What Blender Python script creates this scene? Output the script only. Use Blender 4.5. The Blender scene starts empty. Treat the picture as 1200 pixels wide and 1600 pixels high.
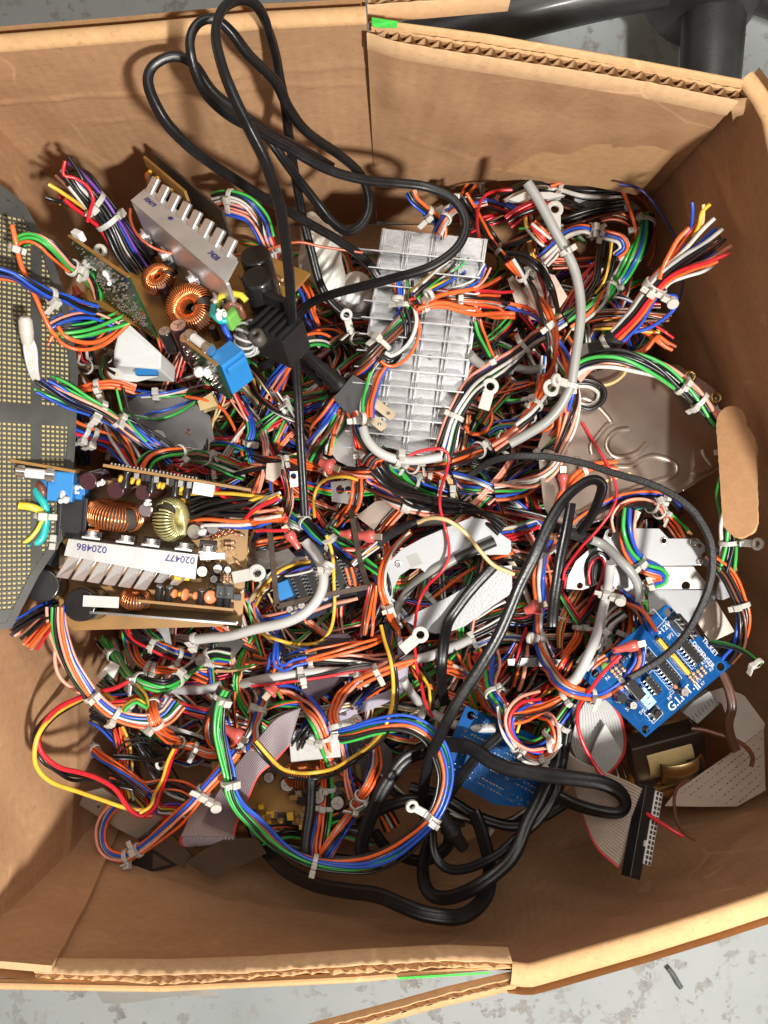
import bpy, math, random
import numpy as np
from mathutils import Vector, Matrix
from mathutils.geometry import tessellate_polygon
random.seed(11)
RNG = np.random.default_rng(11)
S = bpy.context.scene
COL = S.collection

# ------------------------------------------------------------------ camera, world, lamp, exposure
CAM_H = 0.70          # metres above the floor, looking straight down into the box
FPX = 1300.0          # focal length in photo pixels (1200 x 1600)
cam_d = bpy.data.cameras.new('camera')
cam_d.sensor_fit = 'VERTICAL'; cam_d.sensor_height = 24.0
cam_d.lens = FPX / 1600 * 24.0
cam_d.clip_start = 0.01; cam_d.clip_end = 50
cam = bpy.data.objects.new('camera', cam_d); COL.objects.link(cam)
cam.location = (0, 0, CAM_H)
S.camera = cam

world = bpy.data.worlds.new('World'); S.world = world; world.use_nodes = True
wn = world.node_tree; wn.nodes.clear()
wo = wn.nodes.new('ShaderNodeOutputWorld'); wb = wn.nodes.new('ShaderNodeBackground')
wc = wn.nodes.new('ShaderNodeTexCoord'); wz = wn.nodes.new('ShaderNodeTexNoise')
wr = wn.nodes.new('ShaderNodeValToRGB')
wz.inputs['Scale'].default_value = 1.6; wz.inputs['Detail'].default_value = 1.0
wr.color_ramp.elements[0].position = 0.35; wr.color_ramp.elements[0].color = (0.20, 0.17, 0.14, 1)
wr.color_ramp.elements[1].position = 0.68; wr.color_ramp.elements[1].color = (1.0, .87, .74, 1)
wb.inputs['Strength'].default_value = 0.62
wn.links.new(wc.outputs['Generated'], wz.inputs['Vector']); wn.links.new(wz.outputs['Fac'], wr.inputs['Fac'])
wn.links.new(wr.outputs['Color'], wb.inputs['Color']); wn.links.new(wb.outputs[0], wo.inputs[0])

def ceiling_lamp(pos, aim, size, energy, col):
    d = bpy.data.lights.new('ceiling_lamp', 'AREA'); d.shape = 'DISK'; d.size = size; d.energy = energy; d.color = col
    o = bpy.data.objects.new('ceiling_lamp', d); COL.objects.link(o); o.location = pos
    o.rotation_euler = (Vector(pos) - Vector(aim)).to_track_quat('Z', 'Y').to_euler()
ceiling_lamp((.39, -.44, 1.15), (0, 0, .15), .075, 21.5, (1.0, .965, .90))
ceiling_lamp((.20, .45, 1.55), (0, -.1, .15), .9, 9.5, (1.0, .95, .88))

S.view_settings.view_transform = 'Standard'; S.view_settings.look = 'None'
S.view_settings.exposure = 0.0; S.view_settings.gamma = 1.0
S.view_settings.use_curve_mapping = False
S.render.engine = 'CYCLES'
S.cycles.max_bounces = 8; S.cycles.diffuse_bounces = 7; S.cycles.glossy_bounces = 4
S.cycles.transmission_bounces = 4; S.cycles.use_denoising = True

# ------------------------------------------------------------------ helpers
def P(px, py, z):
    """the world point at height z that a photo pixel looks at"""
    s = (CAM_H - z) / FPX
    return Vector(((px - 600) * s, (800 - py) * s, z))

def tag(o, label=None, cat=None, group=None, kind=None):
    if label: o['label'] = label
    if cat: o['category'] = cat
    if group: o['group'] = group
    if kind: o['kind'] = kind
    return o

def empty(name, label, cat, M=None, group=None):
    o = bpy.data.objects.new(name, None); COL.objects.link(o)
    o.empty_display_size = 0.01
    if M is not None: o.matrix_basis = M
    return tag(o, label, cat, group)

# ---------- materials
def mat(name, col, rough=0.5, metal=0.0, coat=0.0, noise=0.0, nscale=60, bump=0.0, bscale=200, aniso=0, sss=0, spec=0.5, trans=0.0, rvar=0.0):
    m = bpy.data.materials.new(name); m.use_nodes = True
    nt = m.node_tree; b = nt.nodes['Principled BSDF']
    b.inputs['Base Color'].default_value = (*col, 1); b.inputs['Roughness'].default_value = rough
    b.inputs['Metallic'].default_value = metal; b.inputs['Coat Weight'].default_value = coat
    b.inputs['Coat Roughness'].default_value = 0.15
    b.inputs['Specular IOR Level'].default_value = spec
    b.inputs['Transmission Weight'].default_value = trans
    if sss:
        b.inputs['Subsurface Weight'].default_value = sss
        b.inputs['Subsurface Radius'].default_value = (0.004, 0.004, 0.0035)
        b.inputs['Subsurface Scale'].default_value = 0.6
    tc = nt.nodes.new('ShaderNodeTexCoord')
    if noise or rvar:
        n = nt.nodes.new('ShaderNodeTexNoise'); n.inputs['Scale'].default_value = nscale
        n.inputs['Detail'].default_value = 5; nt.links.new(tc.outputs['Object'], n.inputs['Vector'])
        if noise:
            r = nt.nodes.new('ShaderNodeValToRGB')
            r.color_ramp.elements[0].position = 0.3; r.color_ramp.elements[1].position = 0.7
            r.color_ramp.elements[0].color = (*[max(0, c * (1 - noise)) for c in col], 1)
            r.color_ramp.elements[1].color = (*[min(1, c * (1 + noise)) for c in col], 1)
            nt.links.new(n.outputs['Fac'], r.inputs['Fac']); nt.links.new(r.outputs['Color'], b.inputs['Base Color'])
        if rvar:
            mr = nt.nodes.new('ShaderNodeMapRange')
            mr.inputs['To Min'].default_value = max(0.02, rough - rvar); mr.inputs['To Max'].default_value = min(1, rough + rvar)
            nt.links.new(n.outputs['Fac'], mr.inputs['Value']); nt.links.new(mr.outputs['Result'], b.inputs['Roughness'])
    if bump:
        n2 = nt.nodes.new('ShaderNodeTexNoise'); n2.inputs['Scale'].default_value = bscale; n2.inputs['Detail'].default_value = 4
        bp = nt.nodes.new('ShaderNodeBump'); bp.inputs['Strength'].default_value = bump; bp.inputs['Distance'].default_value = 0.001
        if aniso:
            mp = nt.nodes.new('ShaderNodeMapping'); mp.inputs['Scale'].default_value = (1, aniso, 1)
            nt.links.new(tc.outputs['Object'], mp.inputs['Vector']); nt.links.new(mp.outputs['Vector'], n2.inputs['Vector'])
        else:
            nt.links.new(tc.outputs['Object'], n2.inputs['Vector'])
        nt.links.new(n2.outputs['Fac'], bp.inputs['Height']); nt.links.new(bp.outputs['Normal'], b.inputs['Normal'])
    return m

WC = dict(o=(.80, .135, .03), k=(.011, .011, .012), b=(.02, .085, .52), g=(.045, .42, .07), w=(.62, .60, .56), r=(.62, .02, .03),
          y=(.78, .47, .05), p=(.82, .33, .24), n=(.16, .055, .03), v=(.14, .045, .32), c=(.47, .47, .45), t=(.68, .50, .24),
          d=(.02, .03, .16), e=(.42, .085, .03), i=(.62, .63, .62))
WM = {k: mat('wire_insulation_' + k, c, rough=.34, coat=.15, noise=.12, nscale=90, rvar=.1) for k, c in WC.items()}
M = dict(
    copper_end=mat('copper_end', (.75, .36, .2), .35, 1),
    cord=mat('cord_black', (.007, .007, .008), .36, spec=.4, noise=.3, nscale=120, bump=.12, bscale=500, rvar=.12),
    cord_matte=mat('cord_cloth_black', (.014, .014, .015), .5, bump=.5, bscale=900),
    sheath=mat('sheath_grey', (.30, .30, .285), .38, noise=.08, nscale=70, rvar=.1),
    sheath_w=mat('sheath_pale', (.46, .46, .45), .38, noise=.06, nscale=70, rvar=.1),
    shrink=mat('heat_shrink', (.018, .018, .02), .5, bump=.3, bscale=300),
    nylon=mat('nylon', (.52, .505, .465), .34, sss=.35, coat=.1, noise=.05, nscale=150),
    alu_brushed=mat('aluminium_brushed', (.45, .45, .46), .33, .94, noise=.16, nscale=26, bump=.2, bscale=240, aniso=14, rvar=.12),
    alu=mat('aluminium', (.74, .74, .75), .40, .82, bump=.12, bscale=260, aniso=14, rvar=.1, nscale=40),
    alu_matte=mat('aluminium_matte', (.50, .495, .485), .42, .40, noise=.1, nscale=60, bump=.1, bscale=500, rvar=.1),
    steel=mat('sheet_steel', (.62, .61, .60), .27, 1, noise=.14, nscale=22, bump=.06, bscale=200, aniso=10, rvar=.12),
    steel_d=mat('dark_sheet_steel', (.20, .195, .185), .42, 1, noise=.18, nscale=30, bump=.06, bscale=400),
    zinc=mat('perforated_zinc', (.075, .075, .072), .45, .5, noise=.2, nscale=40, rvar=.12),
    white_paint=mat('white_paint', (.385, .395, .415), .38, coat=.1, noise=.03, nscale=80, bump=.05, bscale=700),
    grey_paint=mat('grey_board', (.56, .53, .48), .5, noise=.06, nscale=80),
    white_pl=mat('white_plastic', (.72, .73, .72), .25, sss=.1, noise=.04, nscale=50),
    clear_pl=mat('milky_plastic', (.60, .62, .60), .22, sss=.2, noise=.1, nscale=40),
    black_pl=mat('black_plastic', (.012, .012, .013), .36, noise=.25, nscale=100, bump=.08, bscale=500),
    black_cap=mat('black_sleeve', (.014, .014, .015), .25, coat=.3),
    brown_cap=mat('brown_sleeve', (.055, .018, .022), .25, coat=.4),
    cap_top=mat('capacitor_top', (.62, .58, .56), .35, .85, noise=.06, nscale=200),
    cap_pink=mat('capacitor_top_tan', (.62, .38, .29), .4, .3, noise=.1, nscale=200),
    pcb_brown=mat('phenolic_board', (.30, .155, .04), .4, noise=.2, nscale=45, coat=.2),
    pcb_green=mat('green_board', (.018, .055, .022), .25, noise=.4, nscale=60, coat=.4),
    pcb_blue=mat('blue_board', (.006, .065, .22), .2, noise=.25, nscale=50, spec=.22),
    pcb_dark=mat('dark_board', (.012, .020, .045), .3, noise=.3, nscale=50, coat=.4),
    solder=mat('solder', (.75, .75, .74), .22, 1, noise=.1, nscale=300),
    copper=mat('enamelled_copper', (.82, .27, .085), .22, .85, coat=.6, noise=.15, nscale=300),
    coil_y=mat('pale_enamel_wire', (.62, .58, .26), .25, .6, coat=.5, noise=.25, nscale=300),
    coil_core=mat('ferrite_core', (.06, .05, .04), .5),
    blue_pl=mat('blue_block', (.02, .20, .52), .4, coat=.2, noise=.06, nscale=80),
    glue=mat('white_glue', (.78, .77, .74), .45, sss=.3),
    orange_disc=mat('orange_disc', (.78, .22, .09), .4, coat=.2),
    yellow_disc=mat('yellow_disc', (.72, .42, .03), .35, coat=.3),
    resist=mat('resistor_tan', (.55, .35, .18), .4),
    white_ink=mat('white_ink', (.58, .60, .60), .5),
    blue_ink=mat('blue_marker', (.03, .025, .16), .5),
    red_tr=mat('red_vinyl', (.55, .10, .085), .3, sss=.4, coat=.3, noise=.1, nscale=150),
    brass=mat('brass', (.62, .46, .22), .3, 1, noise=.1, nscale=90),
    brass_d=mat('dull_brass', (.30, .24, .17), .4, 1, noise=.2, nscale=90),
    amber=mat('amber_varnish', (.34, .12, .025), .2, coat=.7, noise=.5, nscale=90),
    tape=mat('yellow_tape', (.62, .47, .22), .35, coat=.3, noise=.1, nscale=90),
    rust=mat('rusty_strip', (.06, .040, .030), .55, .5, noise=.4, nscale=150),
    rib_grey=mat('ribbon_mauve_grey', (.17, .13, .145), .35, noise=.06, nscale=60),
    rib_white=mat('ribbon_pale_grey', (.44, .44, .43), .35, noise=.06, nscale=60),
    rib_beige=mat('ribbon_beige', (.40, .33, .265), .38, noise=.08, nscale=60),
    flat_beige=mat('flat_cable_beige', (.52, .44, .36), .4, noise=.05, nscale=60),
    rib_red=mat('ribbon_red_edge', (.60, .06, .06), .35),
    print_d=mat('dark_print', (.10, .075, .06), .5),
    green_st=mat('green_sticker', (.05, .52, .06), .5, noise=.15, nscale=300, bump=.3, bscale=200),
    green_pl=mat('green_block', (.16, .42, .08), .4),
    chair=mat('chair_black', (.020, .020, .021), .45, noise=.5, nscale=30, bump=.15, bscale=600, coat=.1),
    dark_stick=mat('grey_stick', (.09, .10, .10), .5, noise=.2, nscale=300),
    bag=mat('plastic_film', (.66, .66, .62), .3, sss=.1, bump=.25, bscale=60, noise=.05, nscale=50),
    film=mat('clear_tape', (.75, .75, .72), .12, trans=.85),
)

def ramp(nt, fac, stops):
    r = nt.nodes.new('ShaderNodeValToRGB')
    while len(r.color_ramp.elements) < len(stops): r.color_ramp.elements.new(.5)
    for e, (p, c) in zip(r.color_ramp.elements, stops):
        e.position = p; e.color = (*c, 1)
    nt.links.new(fac, r.inputs['Fac']); return r.outputs['Color']

def mix(nt, fac, a, b, mode='MIX'):
    m = nt.nodes.new('ShaderNodeMix'); m.data_type = 'RGBA'; m.blend_type = mode
    for s, v in ((0, fac), (6, a), (7, b)):
        if isinstance(v, (int, float)): m.inputs[s].default_value = v
        elif isinstance(v, tuple): m.inputs[s].default_value = (*v, 1)
        else: nt.links.new(v, m.inputs[s])
    return m.outputs[2]

def noise_tex(nt, vec, scale, detail=5, rough=.55, sc=None):
    n = nt.nodes.new('ShaderNodeTexNoise'); n.inputs['Scale'].default_value = scale
    n.inputs['Detail'].default_value = detail; n.inputs['Roughness'].default_value = rough
    if sc:
        mp = nt.nodes.new('ShaderNodeMapping'); mp.inputs['Scale'].default_value = sc
        nt.links.new(vec, mp.inputs['Vector']); vec = mp.outputs['Vector']
    nt.links.new(vec, n.inputs['Vector']); return n.outputs['Fac']

def cardboard(name, col, flute=None):
    m = bpy.data.materials.new(name); m.use_nodes = True; nt = m.node_tree; b = nt.nodes['Principled BSDF']
    tc = nt.nodes.new('ShaderNodeTexCoord').outputs['Object']
    big = noise_tex(nt, tc, 7, 4); fine = noise_tex(nt, tc, 420, 3, .7); fib = noise_tex(nt, tc, 150, 4, .65, (1, 1, 1.6))
    c1 = ramp(nt, big, [(.3, tuple(c * .86 for c in col)), (.7, tuple(min(1, c * 1.10) for c in col))])
    c2 = ramp(nt, fib, [(.25, (.88, .87, .85)), (.75, (1.08, 1.08, 1.08))])
    c3 = ramp(nt, fine, [(.22, (.62, .58, .55)), (.42, (1, 1, 1))])
    c = mix(nt, 1.0, c1, c2, 'MULTIPLY'); c = mix(nt, .8, c, c3, 'MULTIPLY')
    sx = nt.nodes.new('ShaderNodeSeparateXYZ'); nt.links.new(tc, sx.inputs[0]); ad = nt.nodes.new('ShaderNodeMath'); nt.links.new(sx.outputs[0], ad.inputs[0]); nt.links.new(sx.outputs[1], ad.inputs[1])
    wv = nt.nodes.new('ShaderNodeMath'); wv.operation = 'MULTIPLY'; wv.inputs[1].default_value = math.tau / .0072; nt.links.new(ad.outputs[0], wv.inputs[0])
    sn = nt.nodes.new('ShaderNodeMath'); sn.operation = 'SINE'; nt.links.new(wv.outputs[0], sn.inputs[0])
    wob = nt.nodes.new('ShaderNodeTexNoise'); wob.inputs['Scale'].default_value = 9; nt.links.new(tc, wob.inputs['Vector'])
    va = nt.nodes.new('ShaderNodeVectorMath'); va.operation = 'MULTIPLY_ADD'; va.inputs[1].default_value = (.09, .09, .09); nt.links.new(wob.outputs['Color'], va.inputs[0]); nt.links.new(tc, va.inputs[2])
    vo = nt.nodes.new('ShaderNodeTexVoronoi'); vo.feature = 'DISTANCE_TO_EDGE'; vo.inputs['Scale'].default_value = 7; nt.links.new(va.outputs[0], vo.inputs['Vector'])
    ln = ramp(nt, vo.outputs['Distance'], [(.0, (1, 1, 1)), (.010, (0, 0, 0))]); mk = ramp(nt, noise_tex(nt, tc, 12, 4, .6), [(.50, (0, 0, 0)), (.62, (.55, .55, .55))])
    c = mix(nt, mix(nt, 1.0, ln, mk, 'MULTIPLY'), c, tuple(min(1, q * 1.45 + .04) for q in col))
    sc = noise_tex(nt, tc, 90, 2, .5, (.12, 1, .5)); c = mix(nt, ramp(nt, sc, [(.70, (0, 0, 0)), (.74, (.35, .35, .35))]), c, tuple(min(1, q * 1.35 + .03) for q in col))
    spots = noise_tex(nt, tc, 34, 3, .5); c4 = ramp(nt, spots, [(.24, (.80, .77, .73)), (.34, (1, 1, 1))]); c = mix(nt, .7, c, c4, 'MULTIPLY')
    nt.links.new(c, b.inputs['Base Color']); b.inputs['Roughness'].default_value = .78
    b.inputs['Specular IOR Level'].default_value = .25
    bp = nt.nodes.new('ShaderNodeBump'); bp.inputs['Strength'].default_value = .25; bp.inputs['Distance'].default_value = .0006
    nt.links.new(fib, bp.inputs['Height'])
    b2 = nt.nodes.new('ShaderNodeBump'); b2.inputs['Strength'].default_value = 0 if flute else .10; b2.inputs['Distance'].default_value = .0006
    nt.links.new(sn.outputs[0], b2.inputs['Height']); nt.links.new(bp.outputs['Normal'], b2.inputs['Normal'])
    nt.links.new(b2.outputs['Normal'], b.inputs['Normal'])
    return m
M['card'] = cardboard('cardboard', (.50, .292, .158))
M['card_flap'] = cardboard('cardboard_flap', (.47, .26, .13), True)
M['card_pale'] = cardboard('cardboard_outer', (.56, .34, .17))
M['card_edge'] = cardboard('cardboard_cut_edge', (.56, .36, .20))

# ---------- mesh builder
class MB:
    def __init__(self): self.v = []; self.f = []; self.m = []; self.s = []; self.n = 0
    def add(self, vs, fs, mi=0, smooth=False):
        b = self.n
        self.v.extend([tuple(p) for p in vs]); self.n += len(vs)
        for f in fs: self.f.append(tuple(b + i for i in f)); self.m.append(mi); self.s.append(smooth)
        return self
    def box(self, c, size, R=None, mi=0):
        c = Vector(c); hx, hy, hz = (q / 2 for q in size)
        vs = [Vector((x, y, z)) for x in (-hx, hx) for y in (-hy, hy) for z in (-hz, hz)]
        if R is not None: vs = [R @ q for q in vs]
        return self.add([c + q for q in vs], [(0, 1, 3, 2), (4, 6, 7, 5), (0, 4, 5, 1), (2, 3, 7, 6), (0, 2, 6, 4), (1, 5, 7, 3)], mi)
    def bar(self, a, b, w, h, up=(0, 0, 1), mi=0):
        a, b = Vector(a), Vector(b); x = (b - a); L = x.length; x.normalize(); up = Vector(up)
        y = up.cross(x)
        if y.length < 1e-6: y = Vector((0, 1, 0)).cross(x)
        y.normalize(); z = x.cross(y); R = Matrix((x, y, z)).transposed()
        return self.box((a + b) / 2, (L, w, h), R, mi)
    def cyl(self, a, b, r0, r1=None, n=16, caps=(1, 1), mi=0, cmi=None):
        a, b = Vector(a), Vector(b); r1 = r0 if r1 is None else r1; d = (b - a).normalized()
        x = d.orthogonal().normalized(); y = d.cross(x)
        A = [math.tau * i / n for i in range(n)]
        vs = [a + (x * math.cos(t) + y * math.sin(t)) * r0 for t in A] + [b + (x * math.cos(t) + y * math.sin(t)) * r1 for t in A]
        self.add(vs, [(i, (i + 1) % n, n + (i + 1) % n, n + i) for i in range(n)], mi, True)
        cmi = mi if cmi is None else cmi
        if caps[0]: self.add(vs[:n], [tuple(reversed(range(n)))], cmi)
        if caps[1]: self.add(vs[n:], [tuple(range(n))], cmi)
        return self
    def lathe(self, a, d, prof, n=18, mi=0, cap=True):
        a, d = Vector(a), Vector(d).normalized(); x = d.orthogonal().normalized(); y = d.cross(x)
        vs = []
        for (r, h) in prof:
            for i in range(n):
                t = math.tau * i / n; vs.append(a + d * h + (x * math.cos(t) + y * math.sin(t)) * r)
        fs = [(j * n + i, j * n + (i + 1) % n, (j + 1) * n + (i + 1) % n, (j + 1) * n + i) for j in range(len(prof) - 1) for i in range(n)]
        self.add(vs, fs, mi, True)
        if cap: self.add(vs[-n:], [tuple(range(n))], mi); self.add(vs[:n], [tuple(reversed(range(n)))], mi)
        return self
    def ring(self, c, d, ro, ri, h, n=18, mi=0):
        return self.lathe(Vector(c) - Vector(d).normalized() * h / 2, d, [(ri, 0), (ro, 0), (ro, h), (ri, h), (ri, 0)], n, mi, cap=False)
    def sphere(self, c, r, n=8, mi=0, sq=(1, 1, 1)):
        c = Vector(c); vs = []; m = n // 2 + 1
        for j in range(m + 1):
            f = math.pi * j / m
            for i in range(n):
                t = math.tau * i / n
                vs.append(c + Vector((r * sq[0] * math.sin(f) * math.cos(t), r * sq[1] * math.sin(f) * math.sin(t), r * sq[2] * math.cos(f))))
        return self.add(vs, [(j * n + i, (j + 1) * n + i, (j + 1) * n + (i + 1) % n, j * n + (i + 1) % n) for j in range(m) for i in range(n)], mi, True)
    def torus(self, c, d, R, r, n=28, k=10, mi=0, sq=1.0):
        c, d = Vector(c), Vector(d).normalized(); x = d.orthogonal().normalized(); y = d.cross(x); vs = []
        for i in range(n):
            t = math.tau * i / n; e = x * math.cos(t) + y * math.sin(t)
            for j in range(k):
                q = math.tau * j / k; vs.append(c + e * (R + r * math.cos(q)) + d * (r * sq * math.sin(q)))
        return self.add(vs, [(i * k + j, ((i + 1) % n) * k + j, ((i + 1) % n) * k + (j + 1) % k, i * k + (j + 1) % k) for i in range(n) for j in range(k)], mi, True)
    def sweep(self, pts, prof, lat=None, mi=0, cap=True, cmi=None):
        """profile (k x 2) swept along N x 3 points; lat = fixed sideways vectors or None for parallel transport"""
        p = np.asarray(pts, float); N = len(p); prof = np.asarray(prof, float); k = len(prof)
        T = np.gradient(p, axis=0); T /= np.maximum(np.linalg.norm(T, axis=1, keepdims=True), 1e-9)
        if lat is None:
            A = np.zeros_like(p); a = np.cross(T[0], (0, 0, 1.0))
            if np.linalg.norm(a) < 1e-3: a = np.cross(T[0], (0, 1.0, 0))
            for i in range(N):
                a = a - T[i] * np.dot(a, T[i]); a /= max(np.linalg.norm(a), 1e-9); A[i] = a
        else:
            A = lat - T * np.sum(lat * T, axis=1, keepdims=True); A /= np.maximum(np.linalg.norm(A, axis=1, keepdims=True), 1e-9)
        B = np.cross(A, T)
        vs = p[:, None, :] + A[:, None, :] * prof[None, :, 0:1] + B[:, None, :] * prof[None, :, 1:2]
        vs = vs.reshape(-1, 3)
        fs = [(i * k + j, i * k + (j + 1) % k, (i + 1) * k + (j + 1) % k, (i + 1) * k + j) for i in range(N - 1) for j in range(k)]
        self.add(vs, fs, mi, True)
        if cap:
            cmi = mi if cmi is None else cmi
            self.add(vs[:k], [tuple(range(k))], cmi); self.add(vs[-k:], [tuple(reversed(range(k)))], cmi)
        return self
    def tube(self, pts, r, n=8, mi=0, cap=True, cmi=None):
        a = np.arange(n) * math.tau / n
        return self.sweep(pts, np.stack([np.cos(a), np.sin(a)], 1) * r, None, mi, cap, cmi)
    def grid(self, G, mi=0, smooth=True, flip=False):
        """G: rows x cols x 3"""
        G = np.asarray(G, float); a, b = G.shape[:2]
        f = [(i * b + j, i * b + j + 1, (i + 1) * b + j + 1, (i + 1) * b + j) for i in range(a - 1) for j in range(b - 1)]
        if flip: f = [q[::-1] for q in f]
        return self.add(G.reshape(-1, 3), f, mi, smooth)
    def prism(self, poly, up, thick, holes=(), mi=0):
        """planar 3-D polygon (+ holes) extruded by -up*thick"""
        loops = [[Vector(q) for q in poly]] + [[Vector(q) for q in h] for h in holes]
        up = Vector(up).normalized(); x = up.orthogonal().normalized(); y = up.cross(x)
        flat = [[Vector((q.dot(x), q.dot(y), 0)) for q in l] for l in loops]
        tri = tessellate_polygon(flat)
        allv = [q for l in loops for q in l]; n = len(allv)
        fl = [q for l in flat for q in l]
        top = []
        for t in tri:
            a, b, c = (fl[i] for i in t)
            top.append(tuple(t) if (b - a).cross(c - a).z > 0 else tuple(reversed(t)))
        self.add(allv, top, mi); self.add([q - up * thick for q in allv], [tuple(reversed(t)) for t in top], mi)
        for l in loops:
            k = len(l); vs = list(l) + [q - up * thick for q in l]
            self.add(vs, [(i, k + i, k + (i + 1) % k, (i + 1) % k) for i in range(k)], mi)
        return self
    def mesh(self, name, mats):
        me = bpy.data.meshes.new(name); me.from_pydata(self.v, [], self.f)
        for m_ in (mats if isinstance(mats, (list, tuple)) else [mats]): me.materials.append(m_)
        me.polygons.foreach_set('material_index', self.m); me.polygons.foreach_set('use_smooth', self.s)
        me.update(); return me
    def build(self, name, mats, parent=None, bev=0, recalc=False):
        me = self.mesh(name, mats)
        if recalc:
            import bmesh
            bm = bmesh.new(); bm.from_mesh(me); bmesh.ops.recalc_face_normals(bm, faces=bm.faces); bm.to_mesh(me); bm.free()
        o = bpy.data.objects.new(name, me); COL.objects.link(o)
        if parent is not None: o.parent = parent
        if bev:
            md = o.modifiers.new('bevel', 'BEVEL'); md.width = bev; md.segments = 2; md.limit_method = 'ANGLE'; md.angle_limit = math.radians(50)
        return o

def text_part(name, s, size, matr, parent, Mx, thick=.00006, bold=0.0):
    cu = bpy.data.curves.new('lettering', 'FONT'); cu.body = s; cu.size = size; cu.extrude = thick; cu.offset = bold * size
    cu.resolution_u = 3
    t = bpy.data.objects.new('tmp', cu); COL.objects.link(t)
    dg = bpy.context.evaluated_depsgraph_get()
    me = bpy.data.meshes.new_from_object(t.evaluated_get(dg)); me.name = name
    bpy.data.objects.remove(t); me.materials.clear(); me.materials.append(matr)
    o = bpy.data.objects.new(name, me); COL.objects.link(o); o.parent = parent; o.matrix_basis = Mx
    return o

class Frame:
    """a local frame: origin under a photo pixel at height z, x direction and normal in world"""
    def __init__(self, px, py, z, xd, n=(0, 0, 1)):
        n = Vector(n).normalized(); x = Vector(xd); x = (x - n * x.dot(n)).normalized(); y = n.cross(x)
        self.o = P(px, py, z); self.x, self.y, self.n = x, y, n
        self.M = Matrix.Translation(self.o) @ Matrix((x, y, n)).transposed().to_4x4()
        self.inv = self.M.inverted()
    def loc(self, px, py, n=0.0):
        """local point on the plane n = const seen at a photo pixel"""
        c = Vector((0, 0, CAM_H)); d = P(px, py, 0) - c
        q = self.o + self.n * n; t = (q - c).dot(self.n) / d.dot(self.n)
        r = self.inv @ (c + d * t); r.z = n; return r

# ---------- height field over the photo: things laid later rest on things laid earlier
HS = 4; HX0, HY0 = -120, -120
HM = np.full(((1600 + 240) // HS, (1200 + 240) // HS), 0.112)
_yy, _xx = np.mgrid[0:HM.shape[0], 0:HM.shape[1]]
_fx = (_xx * HS + HX0 - 620) / 520; _fy = (_yy * HS + HY0 - 810) / 560
HM -= 0.045 * np.clip(np.maximum(np.abs(_fx), np.abs(_fy)) - .72, 0, 1)

def stamp_poly(poly, zf):
    poly = np.array(poly, float); X = _xx * HS + HX0; Y = _yy * HS + HY0
    ins = np.zeros(HM.shape, bool); j = len(poly) - 1
    for i in range(len(poly)):
        xi, yi = poly[i]; xj, yj = poly[j]
        with np.errstate(divide='ignore', invalid='ignore'):
            ins ^= ((yi > Y) != (yj > Y)) & (X < (xj - xi) * (Y - yi) / (yj - yi + 1e-12) + xi)
        j = i
    z = zf(X, Y) if callable(zf) else zf
    HM[ins] = np.maximum(HM, z)[ins]

def stamp_path(px, z, rpx, rm):
    k = max(1, int(round(rpx / HS)))
    for (x, y), zz in zip(px, z):
        j = int((x - HX0) / HS); i = int((y - HY0) / HS)
        if 0 <= i < HM.shape[0] and 0 <= j < HM.shape[1]:
            a = HM[max(0, i - k):i + k + 1, max(0, j - k):j + k + 1]; np.maximum(a, zz + rm * .8, out=a)

def smooth1(a, sg):
    w = int(sg * 3) + 1; kx = np.arange(-w, w + 1); kk = np.exp(-kx ** 2 / (2 * sg * sg)); kk /= kk.sum()
    return np.convolve(np.pad(a, w, mode='edge'), kk, 'valid')

def rest_on(px, rpx, rm, soft=.45):
    k = max(1, int(round(rpx * .8 / HS))); out = []
    for x, y in px:
        j = int(np.clip((x - HX0) / HS, k, HM.shape[1] - k - 1)); i = int(np.clip((y - HY0) / HS, k, HM.shape[0] - k - 1))
        out.append(np.percentile(HM[i - k:i + k + 1, j - k:j + k + 1], 85))
    a = np.array(out) + rm * soft
    w = 3; b = np.array([a[max(0, i - w):i + w + 1].max() for i in range(len(a))])
    return np.minimum(smooth1(b, 3.5), .262)

def spline(pts, step=5.0):
    p = np.array(pts, float)
    if len(p) == 2: p = np.array([p[0], p[0] * .6 + p[1] * .4, p[1]])
    q = np.vstack([2 * p[0] - p[1], p, 2 * p[-1] - p[-2]]); out = []
    for i in range(1, len(q) - 2):
        for t in np.linspace(0, 1, 24, endpoint=False):
            a, b, c, d = q[i - 1], q[i], q[i + 1], q[i + 2]
            out.append(.5 * (2 * b + (c - a) * t + (2 * a - 5 * b + 4 * c - d) * t * t + (3 * b - a - 3 * c + d) * t ** 3))
    out.append(p[-1]); o = np.array(out)
    L = np.concatenate([[0], np.cumsum(np.linalg.norm(np.diff(o[:, :2], axis=0), axis=1))])
    n = max(8, int(L[-1] / step)); s = np.linspace(0, L[-1], n)
    return np.stack([np.interp(s, L, o[:, i]) for i in range(o.shape[1])], 1)

CROP = dict(A=(0, 0), B=(400, 0), C=(800, 0), D=(0, 230), E=(400, 300), F=(800, 250), G=(0, 600), H=(400, 650), I=(800, 600), J=(0, 950),
            K=(400, 1000), L=(800, 900), M=(0, 1200), N=(400, 1200), O=(800, 1200))
def cr(c, pts):
    if not c: return [tuple(p) for p in pts]
    ox, oy = CROP[c]; return [(p[0] / 3 + ox, p[1] / 3 + oy) + tuple(p[2:]) for p in pts]

def to_world(px, z): return np.array([P(a, b, c) for (a, b), c in zip(px, z)])
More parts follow.
